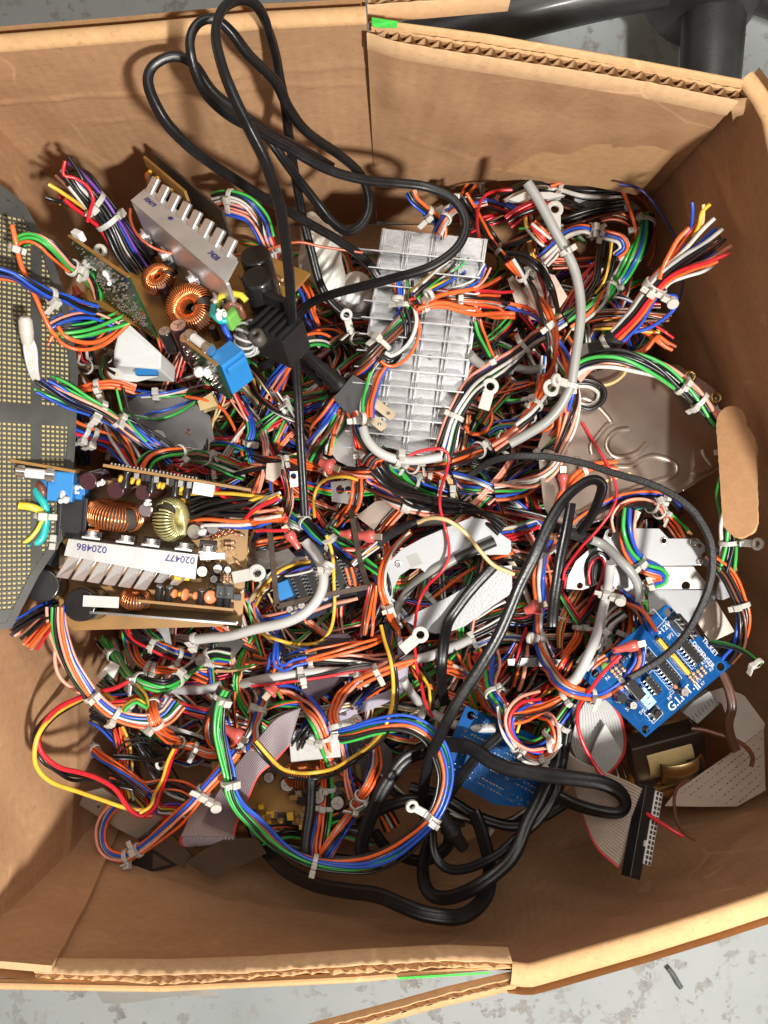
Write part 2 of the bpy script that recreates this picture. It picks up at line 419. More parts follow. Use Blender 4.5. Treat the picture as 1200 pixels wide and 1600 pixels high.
# ------------------------------------------------------------------ the floor
def floor_mat():
    m = bpy.data.materials.new('painted_concrete'); m.use_nodes = True; nt = m.node_tree; b = nt.nodes['Principled BSDF']
    tc = nt.nodes.new('ShaderNodeTexCoord').outputs['Object']
    big = noise_tex(nt, tc, 5, 6, .6); mid = noise_tex(nt, tc, 44, 8, .68); fine = noise_tex(nt, tc, 120, 6, .7); st = noise_tex(nt, tc, 60, 5, .6, (1, .45, 1))
    paint = ramp(nt, big, [(.3, (.27, .295, .30)), (.55, (.325, .348, .352)), (.75, (.275, .285, .282))])
    grit = ramp(nt, fine, [(.3, (.14, .135, .125)), (.6, (.27, .26, .24)), (.8, (.34, .33, .31))])
    chips = ramp(nt, mid, [(.555, (0, 0, 0)), (.585, (1, 1, 1))])
    scuff = ramp(nt, st, [(.60, (0, 0, 0)), (.68, (.75, .75, .75))])
    speck = ramp(nt, fine, [(.66, (0, 0, 0)), (.70, (.8, .8, .8))])
    area = ramp(nt, big, [(.38, (.25, .25, .25)), (.56, (1, 1, 1))])
    k = mix(nt, 1.0, chips, area, 'MULTIPLY')
    c = mix(nt, k, paint, grit); c = mix(nt, scuff, c, (.26, .26, .25)); c = mix(nt, speck, c, (.20, .195, .185))
    nt.links.new(c, b.inputs['Base Color']); b.inputs['Roughness'].default_value = .55
    bp = nt.nodes.new('ShaderNodeBump'); bp.inputs['Strength'].default_value = .4; bp.inputs['Distance'].default_value = .0008
    inv = nt.nodes.new('ShaderNodeInvert'); nt.links.new(k, inv.inputs['Color'])
    nt.links.new(inv.outputs['Color'], bp.inputs['Height']); nt.links.new(bp.outputs['Normal'], b.inputs['Normal'])
    return m
fb = MB(); fb.add([(-6, -6, 0), (6, -6, 0), (6, 6, 0), (-6, 6, 0)], [(0, 1, 2, 3)])
tag(fb.build('floor', floor_mat()), kind='structure')

# ------------------------------------------------------------------ the cardboard box
BOX = empty('cardboard_box', 'open brown corrugated cardboard box holding the whole pile of electronics', 'box', Matrix.Translation((0, 0, 0.0)))
TH = 0.0045
def polyline(pts, n):
    p = np.array(pts, float); L = np.concatenate([[0], np.cumsum(np.linalg.norm(np.diff(p, axis=0), axis=1))])
    s = np.linspace(0, L[-1], n); return np.stack([np.interp(s, L, p[:, i]) for i in range(p.shape[1])], 1)

def wobble(u, w, seed, amp):
    r = np.random.default_rng(seed); o = 0
    for k in range(7):
        a, b = r.uniform(-1, 1, 2) * (3 + k * 3.2); o = o + np.sin(a * u * 3 + b * w * 2 + r.uniform(0, 6.3)) / (1 + k * .55)
    return o * amp

def wall(low, rim, seed, outward, top='fold', amp=.0012, nu=120, nw=70, creases=(), fold_w=.0085, name='wall', bulge=0):
    low = polyline([(*q, .0045) for q in low], nu); rim = polyline(rim, nu)
    u = np.linspace(0, 1, nu); w = np.linspace(0, 1, nw); U, W = np.meshgrid(u, w)
    G = low[None] * (1 - W[..., None]) + rim[None] * W[..., None]
    o = np.array(outward, float)
    d = wobble(U, W, seed, amp) * np.minimum(1, (1 - W) * 6) * np.minimum(1, W * 5) * np.minimum(1, U * 12) * np.minimum(1, (1 - U) * 12)
    if bulge: d = d + np.sin(np.pi * W) * np.interp(U, np.linspace(0, 1, len(bulge)), bulge)
    for (u0, w0, u1, w1, a, s) in creases:
        ab = np.array([u1 - u0, w1 - w0]); ap0 = U - u0; ap1 = W - w0
        t = np.clip((ap0 * ab[0] + ap1 * ab[1]) / (ab @ ab), 0, 1)
        dist = np.hypot(ap0 - t * ab[0], ap1 - t * ab[1]); d = d - a * np.exp(-(dist / s) ** 2)
    G = G + d[..., None] * o
    T = np.gradient(G[-1], axis=0); T[:, 2] = 0; T /= np.linalg.norm(T, axis=1, keepdims=True)
    nrm = np.cross(T, (0, 0, 1.0)); nrm *= np.sign((nrm * o).sum(1))[:, None]
    b = MB()
    b.grid(G, 0)
    Go = G + nrm[None] * TH; b.grid(Go, 1)
    if top == 'fold':
        A = np.linspace(0, math.pi, 12); rows = []
        for a in A:
            rows.append(G[-1] + nrm * (fold_w / 2) * (1 - math.cos(a)) + np.array([0, 0, 1.0]) * math.sin(a) * .0032)
        b.grid(np.array(rows), 1)
        low_o = G[-1] + nrm * fold_w; down = [low_o + np.array([0, 0, -1.0]) * h + nrm * (h * .05 + .002 * math.sin(h * 30)) for h in np.linspace(0, .012 if bulge else .17, 18)]
        b.grid(np.array(down), 1)
        b.grid(np.array([q + nrm * .004 for q in down]), 1); b.grid(np.array([down[-1], down[-1] + nrm * .004]), 1)
    o_ = b.build(name, [M['card'], M['card_pale'], M['card_edge']], BOX)
    return G, nrm, o_

def raw_edge(path, nrm, T=.0052, depth=.014, period=.0066, crush=.0, seed=0, parent=BOX, name='torn_edge', tear=.0006):
    """an open corrugated edge: two liners with the fluted sheet between them"""
    p = np.array(path); L = np.concatenate([[0], np.cumsum(np.linalg.norm(np.diff(p, axis=0), axis=1))]); n = max(20, int(L[-1] / .0005))
    s = np.linspace(0, L[-1], n); c = np.stack([np.interp(s, L, p[:, i]) for i in range(3)], 1)
    N = np.stack([np.interp(s, L, nrm[:, i]) for i in range(3)], 1); dn = np.array([0, 0, -1.0]); r = np.random.default_rng(seed)
    jag = smooth1(r.normal(0, 1, n), 3) * tear; jag2 = smooth1(r.normal(0, 1, n), 2) * tear * 1.3
    b = MB(); t = .0006
    sq = 1 - crush * (.5 + .5 * np.sin(s * 60 + seed))
    for off, jj, mi in ((0, jag, 0), (T, jag2, 1)):
        o0 = c + N * (off * (sq[:, None] if off else 1)); up = np.array([0, 0, 1.0]) * jj[:, None]
        g = [o0 + dn * depth, o0 + up, o0 + up + N * t, o0 + N * t + dn * depth]
        b.grid(np.array(g), mi if off else 2)
    ph = s / period * math.tau + smooth1(r.normal(0, 1, n), 8) * 1.2
    tri = np.arcsin(np.sin(ph) * .96) / (math.pi / 2)
    mid = c + N * ((T / 2 + t / 2) * sq)[:, None] + N * (tri * (T - t) * .47 * sq)[:, None]
    up = np.array([0, 0, 1.0]) * (smooth1(r.normal(0, 1, n), 2) * tear - .0005)[:, None]
    b.grid(np.array([mid + up, mid + dn * depth]), 2); b.grid(np.array([mid + up + N * .00035, mid + N * .00035 + dn * depth]), 2)
    return b.build(name, [M['card'], M['card_pale'], M['card_edge']], parent)

def W2(px, py, z): q = P(px, py, z); return (q.x, q.y, q.z)
def fold_band(inner, outer, nrm_out, name='flap', drop=.16, extra=.004):
    """smooth rounded fold of a flap: inner and outer line in world, then hanging down outside"""
    a = polyline(inner, 90); c = polyline(outer, 90); rows = []
    for t in np.linspace(0, 1, 9):
        rows.append(a * (1 - t) + c * t + np.array([0, 0, 1.0]) * (math.sin(math.pi * min(1, t * 1.15)) * extra - t * .0015))
    o = np.array(nrm_out)
    for h in np.linspace(.004, drop, 14): rows.append(c + np.array([0, 0, -1.0]) * (h + .0015) + o * (.002 + h * .04))
    b = MB(); b.grid(np.array(rows), 0)
    b.grid(np.array([r_ - np.array([0, 0, .0035]) * (1 if i < 8 else 0) - (o * .0035 if i >= 8 else 0) for i, r_ in enumerate(rows)]), 0)
    return b.build(name, [M['card_pale']], BOX)

ZR = .30
# back wall, left of the crease: rounded fold
back_l = [W2(-180, 104, ZR), W2(-112, 96, ZR), W2(0, 82, ZR), W2(200, 66, ZR), W2(400, 47, ZR), W2(573, 38, ZR)]
wall([(-.25, .236), (-.006, .241)], back_l, 3, (0, 1, 0), 'fold', .0012, 150, 110,
     creases=[(.0, .80, .52, .83, .0011, .006), (.52, .83, .98, .80, .0006, .006), (.33, .2, .2, .62, .0014, .02), (.20, .15, .13, .5, .0012, .02), (.62, .86, .99, .87, .0006, .008),
              (.72, .3, .68, .9, .001, .03), (.30, .70, .52, .74, .0007, .005), (.55, .45, .62, .70, .0009, .012), (.84, .25, .90, .6, .0008, .012)])
# back wall right of the crease: raw corrugated edge with an outer flap
back_r = [W2(573, 60, ZR - .001), W2(700, 82, ZR), W2(860, 106, ZR), W2(1010, 130, ZR), W2(1152, 160, ZR)]
G, N, _ = wall([(-.006, .241), (.204, .243)], back_r, 5, (0, 1, 0), 'none', .0009, 110, 90,
               creases=[(.0, .0, .0, 1, -.002, .05), (.62, .98, .40, .30, .0005, .008), (.97, .98, .55, .35, .0005, .008), (.78, .98, .66, .75, .0006, .012), (.15, .1, .2, .8, .0006, .02), (.35, .5, .1, .62, .0005, .008)])
raw_edge(G[-1] + np.array([0, -.0003, .0012]), N, T=.0056, period=.0066, seed=2)
fold_band([W2(580, 43, .302), W2(760, 66, .302), W2(1000, 108, .302), W2(1158, 138, .302)], [W2(582, 28, .300), W2(760, 51, .300), W2(1000, 92, .300), W2(1156, 121, .300)], (0, 1, 0))
o2 = np.array([W2(574, 9, .302), W2(680, 1, .302), W2(800, -10, .302)])
raw_edge(o2, np.array([[0.05, 1, 0]] * 3), T=.0046, period=.0066, seed=3)
b = MB(); q = [P(586, 43, .3068), P(620, 43.5, .3068), P(621, 33, .3055), P(581, 27, .3055), P(581, 38, .3068)]
b.prism(q, (0, 0, 1), .0002); b.build('green_sticker', M['green_st'], BOX)
# torn tag at the back right corner
b = MB(); g = []
for t in np.linspace(0, 1, 12):
    c = np.array(W2(1153 - 6 * t * t, 155 + 42 * t, .301 - .03 * t)); wd = .0045 * (1 - t) + .0004
    g.append([c + np.array([-wd, 0, 0]), c + np.array([wd, .0015 * math.sin(9 * t), .0016])])
b.grid(np.array(g), 0); b.build('torn_corner', M['card_edge'], BOX)
# right wall
right = [(.170, .206, ZR), (.1765, .1975, ZR), (.1815, .188, ZR), (.186, .165, ZR), (.2, .12, ZR), (.225, .03, ZR), (.247, -.08, ZR), (.265, -.167, ZR)]
wall([(.199, .253), (.262, -.235)], right, 9, (1, 0, 0), 'fold', .0016, 130, 80, bulge=(0, .013, .016, .006),
     creases=[(.0, .55, .35, .62, .002, .03), (.1, .35, .4, .46, -.0016, .03), (.0, .72, .14, .80, .002, .02), (.75, .0, .75, 1, .0012, .02)], fold_w=.009)
# front wall: crushed raw edge on the left, smooth fold on the right
front_l = [(-.215, -.2185, ZR), (-.2035, -.2185, ZR), W2(0, 1512, ZR), W2(90, 1520, ZR), W2(250, 1521, ZR), W2(400, 1516, ZR), W2(560, 1505, ZR), W2(700, 1498, ZR), W2(800, 1502, ZR)]
G, N, _ = wall([(-.215, -.2245), (-.15, -.236), (-.08, -.262), (.02, -.278), (.066, -.276)], front_l, 15, (0, -1, 0), 'none', .0010, 130, 70, bulge=(.0, .018, .024, .024),
               creases=[(.46, .2, .43, .75, .0012, .012), (.86, .1, .85, .7, .0012, .012), (.2, .5, .9, .47, .0005, .01)])
i0 = 22
raw_edge(G[-1, i0:] + np.array([0, .0, .001]), N[i0:], T=.0040, period=.0078, seed=7, crush=.45, tear=.0012)
fold_band([W2(-60, 1533, .299), W2(0, 1536, .299), W2(250, 1541, .299), W2(560, 1526, .299), W2(790, 1507, .299)],
          [W2(-60, 1546, .298), W2(0, 1549, .298), W2(250, 1553, .298), W2(560, 1538, .298), W2(792, 1516, .298)], (0, -1, 0), extra=.002, drop=.008)
# short overlap panel lying against the front wall near the left corner (its edge is the slit)
g = []
for jj in range(6, len(G)):
    w_ = jj / (len(G) - 1); row = G[jj]; xs_ = np.linspace(row[0, 0] + .0005, -.205 + (.0455 * w_), 26)
    g.append(np.stack([xs_, np.interp(xs_, row[:, 0], row[:, 1]) + .0040 + .0005 * math.sin(w_ * 5), np.interp(xs_, row[:, 0], row[:, 2]) + (.0006 if jj == len(G) - 1 else 0)], 1))
g = np.array(g)
b = MB(); b.grid(g, 0); b.grid(g - np.array([0, .0035, 0]), 0); b.grid(np.stack([g[:, -1], g[:, -1] - np.array([0, .0035, 0])], 1), 2); b.grid(np.stack([g[-1], g[-1] - np.array([0, .0035, 0])], 0), 2)
b.build('overlap_panel', [M['card'], M['card_pale'], M['card_edge']], BOX)
front_r = [W2(800, 1502, ZR), W2(825, 1505, ZR), W2(1000, 1455, ZR), W2(1100, 1424, ZR), W2(1200, 1391, ZR), (.225, -.167, ZR), (.275, -.152, ZR)]
wall([(.066, -.276), (.12, -.256), (.19, -.230), (.275, -.2225)], front_r, 21, (0, -1, 0), 'fold', .0011, 110, 70, fold_w=.0115, bulge=(.024, .024, .014, 0),
     creases=[(.35, .25, .75, .40, .0008, .012), (.62, .7, .95, .5, .0008, .014)])
fl = np.array([W2(812, 1526, .301), W2(700, 1552, .300), W2(610, 1577, .299), W2(500, 1606, .298), W2(420, 1628, .297)])
raw_edge(fl, np.array([[-.25, -.97, 0]] * 5), T=.0032, period=.0068, seed=12, tear=.0009, depth=.006)
fold_band([(q[0] - .0008, q[1] - .0036, q[2]) for q in fl[::-1]], [(q[0] - .003, q[1] - .015, q[2] - .012) for q in fl[::-1]], (-.2, -1, 0), extra=.0015, drop=.010)
b = MB(); b.prism([P(622, 1527, .3015), P(766, 1519, .3015), P(766, 1521.5, .301), P(623, 1530.5, .301)], (0, 0, 1), .0002); b.build('green_sticker', M['green_st'], BOX)
# clear tape tail under the front rim
g = [[np.array(P(150 + 190 * t, 1548 + 3 * math.sin(t * 7), .285)), np.array(P(160 + 180 * t, 1562 + 6 * math.sin(t * 5 + 1), .25))] for t in np.linspace(0, 1, 30)]
b = MB(); b.grid(np.array(g), 0); b.build('packing_tape', M['film'], BOX)
# left wall (only its inside shows)
wall([(-.232, .248), (-.2025, -.23)], [(-.223, .2215, ZR), (-.222, .05, ZR), (-.212, -.10, ZR), (-.2035, -.228, ZR)], 27, (-1, 0, 0), 'fold', .0016, 130, 70,
     creases=[(.02, .2, .12, .75, .002, .02), (.74, .0, .95, .42, -.0022, .05), (.7, .38, 1, .55, .0012, .014)])
b = MB(); b.prism([(-.232, .237, .0045), (-.215, -.2245, .0045), (-.08, -.262, .0045), (.02, -.278, .0045), (.066, -.276, .0045), (.12, -.256, .0045), (.265, -.2245, .0045), (.201, .242, .0045)][::-1], (0, 0, 1), .004); b.build('bottom_panel', M['card'], BOX, recalc=True)
# punched hand-hole tab bent inwards on the right wall
tab = []
for a in np.linspace(0, math.pi, 10): tab.append((1143 - 24 * math.cos(a), 664 - 30 * math.sin(a)))
for (x, y) in ((1180, 690), (1182, 760), (1183, 800)): tab.append((x, y))
for a in np.linspace(0, math.pi, 10): tab.append((1156 + 27 * math.cos(a), 812 + 26 * math.sin(a)))
tab = [tab[0]] + tab[1:]
fr = Frame(1160, 740, .208, (0, 1, 0), (-.5, .34, 1))
rj = np.random.default_rng(4); tl = [fr.loc(x + rj.normal(0, .22), y + rj.normal(0, .22), 0) for x, y in spline(tab + [tab[0]], 5)[:-1]]
hb = MB(); hb.prism(tl, (0, 0, 1), .0007, mi=0); hb.prism([q + Vector((rj.normal(0, .0002), -.0006 + rj.normal(0, .0002), -.0042)) for q in tl], (0, 0, 1), .0007, mi=1)
fw = []
for i_ in range(len(tl) + 1):
    q = tl[i_ % len(tl)] * .985; off = .0021 + .0018 * math.sin(i_ * 1.9); fw.append([tuple(q + Vector((0, 0, -.0004))), tuple(q + Vector((0, -.0003, -off))), tuple(q + Vector((0, -.0005, -.0044)))])
hb.grid(fw, 2)
t_ = hb.build('hand_hole_tab', [M['card_flap'], M['card_pale'], M['card_edge']], BOX); t_.matrix_basis = fr.M

# ------------------------------------------------------------------ behind the box: the foot of a chair, a stick
CH = empty('swivel_chair_base', 'black five-legged swivel chair base standing on the floor behind the box', 'chair base', Matrix.Translation((.2423, .402, 0)))
b = MB(); b.lathe((0, 0, .05), (0, 0, 1), [(.040, 0), (.046, .01), (.046, .05), (.036, .07), (.028, .16)], 28); b.build('hub', M['chair'], CH)
for a in (192, 268, 340, 52, 124):
    d = Vector((math.cos(math.radians(a)), math.sin(math.radians(a)), 0)); pts = []
    for t in np.linspace(0, 1, 20): pts.append(d * (.02 + .30 * t) + Vector((0, 0, .092 - .052 * t * t)))
    b = MB(); prof = []
    for q in np.linspace(0, math.tau, 16, endpoint=False): prof.append((math.cos(q) * .024, math.sin(q) * .019))
    p = np.array(pts); k = np.array(prof)
    b.sweep(p, k, None, 0); lg = b.build('leg', M['chair'], CH)
    # taper towards the tip
    for v in lg.data.vertices:
        r_ = Vector((v.co.x, v.co.y, 0)).dot(d); side = Vector((-d.y, d.x, 0)); s_ = v.co.dot(side); v.co -= side * s_ * min(.45, max(0, (r_ - .02) * 1.4))
    b = MB(); b.cyl(d * .32 + Vector((0, -.012, .028)), d * .32 + Vector((0, .012, .028)), .026, n=20); b.build('caster', M['black_pl'], CH)
b = MB(); pts = [np.array(P(1043 + 22 * t, 1512 + 31 * t, .0035)) + np.array([.0006 * math.sin(5 * t), 0, 0]) for t in np.linspace(0, 1, 14)]
b.tube(pts, .0022, 8); tag(b.build('plastic_stick', M['dark_stick']), 'short dark grey plastic stick lying on the painted floor below the box', 'stick')
# ------------------------------------------------------------------ wires, harnesses, ties
def hexpack(n, r):
    c = []
    for i in range(-6, 7):
        for j in range(-6, 7):
            c.append(((i + .5 * (j & 1)) * r * 2.0, j * r * 1.74))
    c.sort(key=lambda q: (q[0] ** 2 + q[1] ** 2) + 1e-7 * q[0]); c = np.array(c[:n]); return c - c.mean(0)

def tie_mesh(pos, T, A, B, R, parent, mount=False, ang=None, name='cable_tie', tail=None):
    """nylon tie: band round the bundle, square head, cut tail, and (mount) an eyelet tab"""
    pos, T = Vector(pos), Vector(T).normalized(); A = Vector(A); B = Vector(B)
    ang = random.uniform(.4, 2.7) if ang is None else ang
    b = MB(); N = 22; w = .0016; t = .0010; rows = []
    for i in range(N + 1):
        q = math.tau * i / N; e = A * (math.cos(q) * R * 1.12) + B * (math.sin(q) * R * .92); eo = e + e.normalized() * t
        rows.append([pos + e - T * w, pos + eo - T * w, pos + eo + T * w, pos + e + T * w, pos + e - T * w])
    b.grid(np.array([[tuple(x) for x in r_] for r_ in rows]), 0, False)
    d = A * math.cos(ang) + B * math.sin(ang); s = T.cross(d).normalized(); d = s.cross(T).normalized()
    R_ = Matrix((d, s, T)).transposed(); hc = pos + d * (R + .0026)
    g_ = random.uniform(.68, 1.0); b.box(hc, (.0042 * g_, .0052 * g_, .0046 * g_), R_)
    tl = random.uniform(.002, .007) if tail is None else tail
    b.box(hc + s * (.0027 + tl / 2) , (.0011, tl, .0036), R_)
    if mount and random.random() < .3:
        b.box(hc + s * -.0065 + d * .001, (.0052, .0090, .0034), R_); b.cyl(hc + s * -.0095 + d * .0015, hc + s * -.0095 + d * .0048, .0034, n=14)
    elif mount:
        s2 = s if random.random() < .5 else -s
        dirn = (d * .8 + s2 * .3 + Vector((0, 0, .2))).normalized(); L_ = .0085
        u = dirn; up = (Vector((0, 0, 1)) - u * u.z); up = up.normalized() if up.length > .2 else T; side = up.cross(u)
        R2 = Matrix((u, side, up)).transposed(); b.box(hc + u * L_ / 2, (L_, .0048, .0020), R2)
        b.ring(hc + u * (L_ + .003), up, .0040, .0019, .0026, 20)
    return b.build(name, M['nylon'], parent, bev=.0006)

HARN = []      # (layer, order, spec)
def H(lay, label, crop, pts, cols, **k): HARN.append((lay, len(HARN), dict(label=label, pts=cr(crop, pts), cols=cols, crop=crop, **k)))

def lay_path(pts, rm, z=None, dz=0, step=5.0, soft=.45):
    px = spline([p[:2] for p in pts], step); n = len(px)
    if z is not None:
        zz = np.interp(np.linspace(0, 1, n), np.linspace(0, 1, len(z)), z); zz = smooth1(zz, 4) if n > 12 else zz
        rest = None
    else:
        zz = rest_on(px, rm / .0004, rm, soft) + dz
    return px, zz

def frames(w):
    T = np.gradient(w, axis=0); T /= np.maximum(np.linalg.norm(T, axis=1, keepdims=True), 1e-9)
    A = np.cross(T, (0, 0, 1.0)); A /= np.maximum(np.linalg.norm(A, axis=1, keepdims=True), 1e-6)
    return T, A, np.cross(A, T)

def harness(label, pts, cols, crop='', r=.00092, ties=(), mounts=(), z=None, dz=0, f0=0, f1=0, group=None, loose=1.0, tw=None,
            name=None, cat=None, ext=True, sleeves=(), soft=.45, copper=None, ang=None, flat=1.15):
    cols = list(cols); n = len(cols); r = r * 1.03
    if n > 2 and ext:
        q_ = np.random.default_rng(hash_(label)); cols += list(q_.choice(cols * 2 + list('kwpkw'), int(round(n * .45)))); n = len(cols)
    rb = r if n == 1 else r * 1.12 * math.sqrt(n) + r * .25
    px, zz = lay_path(pts, rb, z, dz, soft=soft)
    w = to_world(px, zz); N = len(w); T, A, B = frames(w); s = np.linspace(0, 1, N)
    L = np.concatenate([[0], np.cumsum(np.linalg.norm(np.diff(w, axis=0), axis=1))])
    stamp_path(px, zz, rb / .0004, rb)
    rn = np.random.default_rng(abs(hash_(label)) % 99991)
    base = Vector(w[0])
    if n == 1:
        b = MB(); b.tube(w - np.array(base), r, 9, 0, True, 1)
        o = b.build(name or 'loose_wire', [WM[cols[0]], M['copper_end']]); o.location = base
        return tag(o, label, cat or 'wire', group)
    if n > 4 and L[-1] > .07:
        q_ = np.random.default_rng(hash_(label) + 5)
        for t_ in ((.3, .7) if L[-1] > .15 else (.5,)):
            i_ = int(N * (t_ + q_.uniform(-.12, .12))); ties = list(ties) + [('px', px[i_, 0], px[i_, 1])]
    root = empty(name or 'wire_harness', label, cat or 'wire harness', Matrix.Translation(base), group)
    tp = [t[1:] if t[0] == 'px' else cr(crop, [t[:2]])[0] for t in list(ties) + list(mounts)]
    ti = [int(np.argmin(np.hypot(px[:, 0] - x, px[:, 1] - y))) for x, y in tp]
    # how loose the bundle is along its length: tight at ties
    sp = np.ones(N) * (1.0 + .45 * loose)
    for i in ti: sp = np.minimum(sp, 1.0 + .45 * loose * (1 - np.exp(-((L - L[i]) / .022) ** 2)))
    if f0: sp = sp + f0 * np.clip(1 - L / .035, 0, 1) ** 1.5
    if f1: sp = sp + f1 * np.clip(1 - (L[-1] - L) / .035, 0, 1) ** 1.5
    off = hexpack(n, r * .98); perm = rn.permutation(n); off = off[perm]
    tw = rn.uniform(-1, 1) * 9 if tw is None else tw
    ph = tw * L / .1 * .55 + rn.uniform(0, 6.3)
    for i, c in enumerate(cols):
        k1, k2 = rn.uniform(18, 60, 2); p1, p2, p3 = rn.uniform(0, 6.3, 3)
        wander = np.clip(sp - 1, 0, .9) * r * 2.0
        ca, sa = np.cos(ph), np.sin(ph)
        ox = (off[i, 0] * ca - off[i, 1] * sa) * sp * flat + wander * np.sin(k1 * L + p1)
        oy = (off[i, 0] * sa + off[i, 1] * ca) * sp / flat + wander * .8 * np.sin(k2 * L + p2)
        k3 = rn.uniform(90, 260); ox = ox + r * .35 * np.sin(k3 * L + p3) * np.clip(sp - .9, 0, 1); oy = oy + r * .3 * np.sin(k3 * .8 * L + p2) * np.clip(sp - .9, 0, 1)
        q = w + A * ox[:, None] + B * oy[:, None]
        a0, a1 = 0, N
        if f0: a0 = int(rn.integers(0, max(1, min(N // 5, 7))))
        if f1: a1 = N - int(rn.integers(0, max(1, min(N // 5, 7))))
        rr = r * rn.uniform(.84, 1.14)
        b = MB(); b.tube(q[a0:a1] - np.array(base), rr, 7 if n > 3 else 9, 0, True, 1)
        b.build('wire', [WM[c], M['copper_end']], root)
    for j, i in enumerate(ti):
        tie_mesh(w[i] - np.array(base), T[i], A[i], B[i], rb * 1.04, root, mount=j >= len(ties), ang=ang)
    for (x0, y0, x1, y1, mt, rs) in sleeves:
        (ax, ay), (bx, by) = cr(crop, [(x0, y0), (x1, y1)])
        i0 = int(np.argmin(np.hypot(px[:, 0] - ax, px[:, 1] - ay))); i1 = int(np.argmin(np.hypot(px[:, 0] - bx, px[:, 1] - by)))
        if i0 > i1: i0, i1 = i1, i0
        b = MB(); b.tube(w[i0:i1 + 1] - np.array(base), rb * (rs or 1.12), 14); b.build('sleeve', M[mt], root)
    return root

def hash_(s):
    h = 7
    for ch in s: h = (h * 131 + ord(ch)) % 1000003
    return h

def cable(label, pts, crop='', r=.0042, matr='sheath', z=None, dz=0, ties=(), mounts=(), sleeves=(), group=None, name='sheathed_cable', cat='cable', soft=.5):
    r = r * .66
    px, zz = lay_path(cr(crop, pts), r, z, dz, soft=soft); w = to_world(px, zz); T, A, B = frames(w); stamp_path(px, zz, r / .0004, r)
    base = Vector(w[0]); root = empty(name, label, cat, Matrix.Translation(base), group)
    b = MB(); b.tube(w - np.array(base), r, 16); b.build('sheath', M[matr], root)
    tp = cr(crop, [t[:2] for t in list(ties) + list(mounts)])
    for j, (x, y) in enumerate(tp):
        i = int(np.argmin(np.hypot(px[:, 0] - x, px[:, 1] - y))); tie_mesh(w[i] - np.array(base), T[i], A[i], B[i], r * 1.05, root, mount=j >= len(ties))
    for (x0, y0, x1, y1, mt, rs) in sleeves:
        (ax, ay), (bx, by) = cr(crop, [(x0, y0), (x1, y1)])
        i0 = int(np.argmin(np.hypot(px[:, 0] - ax, px[:, 1] - ay))); i1 = int(np.argmin(np.hypot(px[:, 0] - bx, px[:, 1] - by)))
        if i0 > i1: i0, i1 = i1, i0
        b = MB(); b.tube(w[i0:i1 + 1] - np.array(base), r * rs, 16); b.build('sleeve', M[mt], root)
    return root

def cord_profile(wd, ht, grooves=2):
    """flat two- or three-core cord: rounded lobes side by side"""
    pr = []
    for q in np.linspace(0, math.tau, 40, endpoint=False):
        x = math.cos(q); y = math.sin(q)
        x = math.copysign(abs(x) ** .7, x); y = math.copysign(abs(y) ** .7, y)
        g = 1 - .20 * (math.exp(-((abs(x) - (0 if grooves == 1 else .33)) / .10) ** 2))
        pr.append((x * wd / 2, y * ht / 2 * g))
    return pr

def cord(label, pts, crop='', wd=.0062, ht=.0040, z=None, dz=0, matr='cord', group='black power cords', grooves=1, soft=.5, twist=(), name='power_cable'):
    px, zz = lay_path(cr(crop, pts), wd * .5, z, dz, step=4.0, soft=soft); w = to_world(px, zz); T, A, B = frames(w); N = len(w); stamp_path(px, zz, wd / .0008, ht * .5)
    rj = np.random.default_rng(hash_(label)); jit = np.stack([smooth1(rj.normal(0, 1, N), 5) for _ in range(3)], 1) * np.array([.0011, .0011, .0006]); w = w + jit * np.sin(np.linspace(0, math.pi, N))[:, None] ** .5
    base = Vector(w[0]); th = np.zeros(N)
    if twist: th = np.interp(np.linspace(0, 1, N), np.linspace(0, 1, len(twist)), twist); th = smooth1(th, 6)
    lat = A * np.cos(th)[:, None] + B * np.sin(th)[:, None]
    # keep the sideways vector from flipping
    for i in range(1, N):
        if np.dot(lat[i], lat[i - 1]) < 0: lat[i] *= -1
    b = MB(); b.sweep(w - np.array(base), cord_profile(wd, ht, grooves), lat)
    o = b.build(name, M[matr]); o.location = base
    return tag(o, label, 'power cord', group)

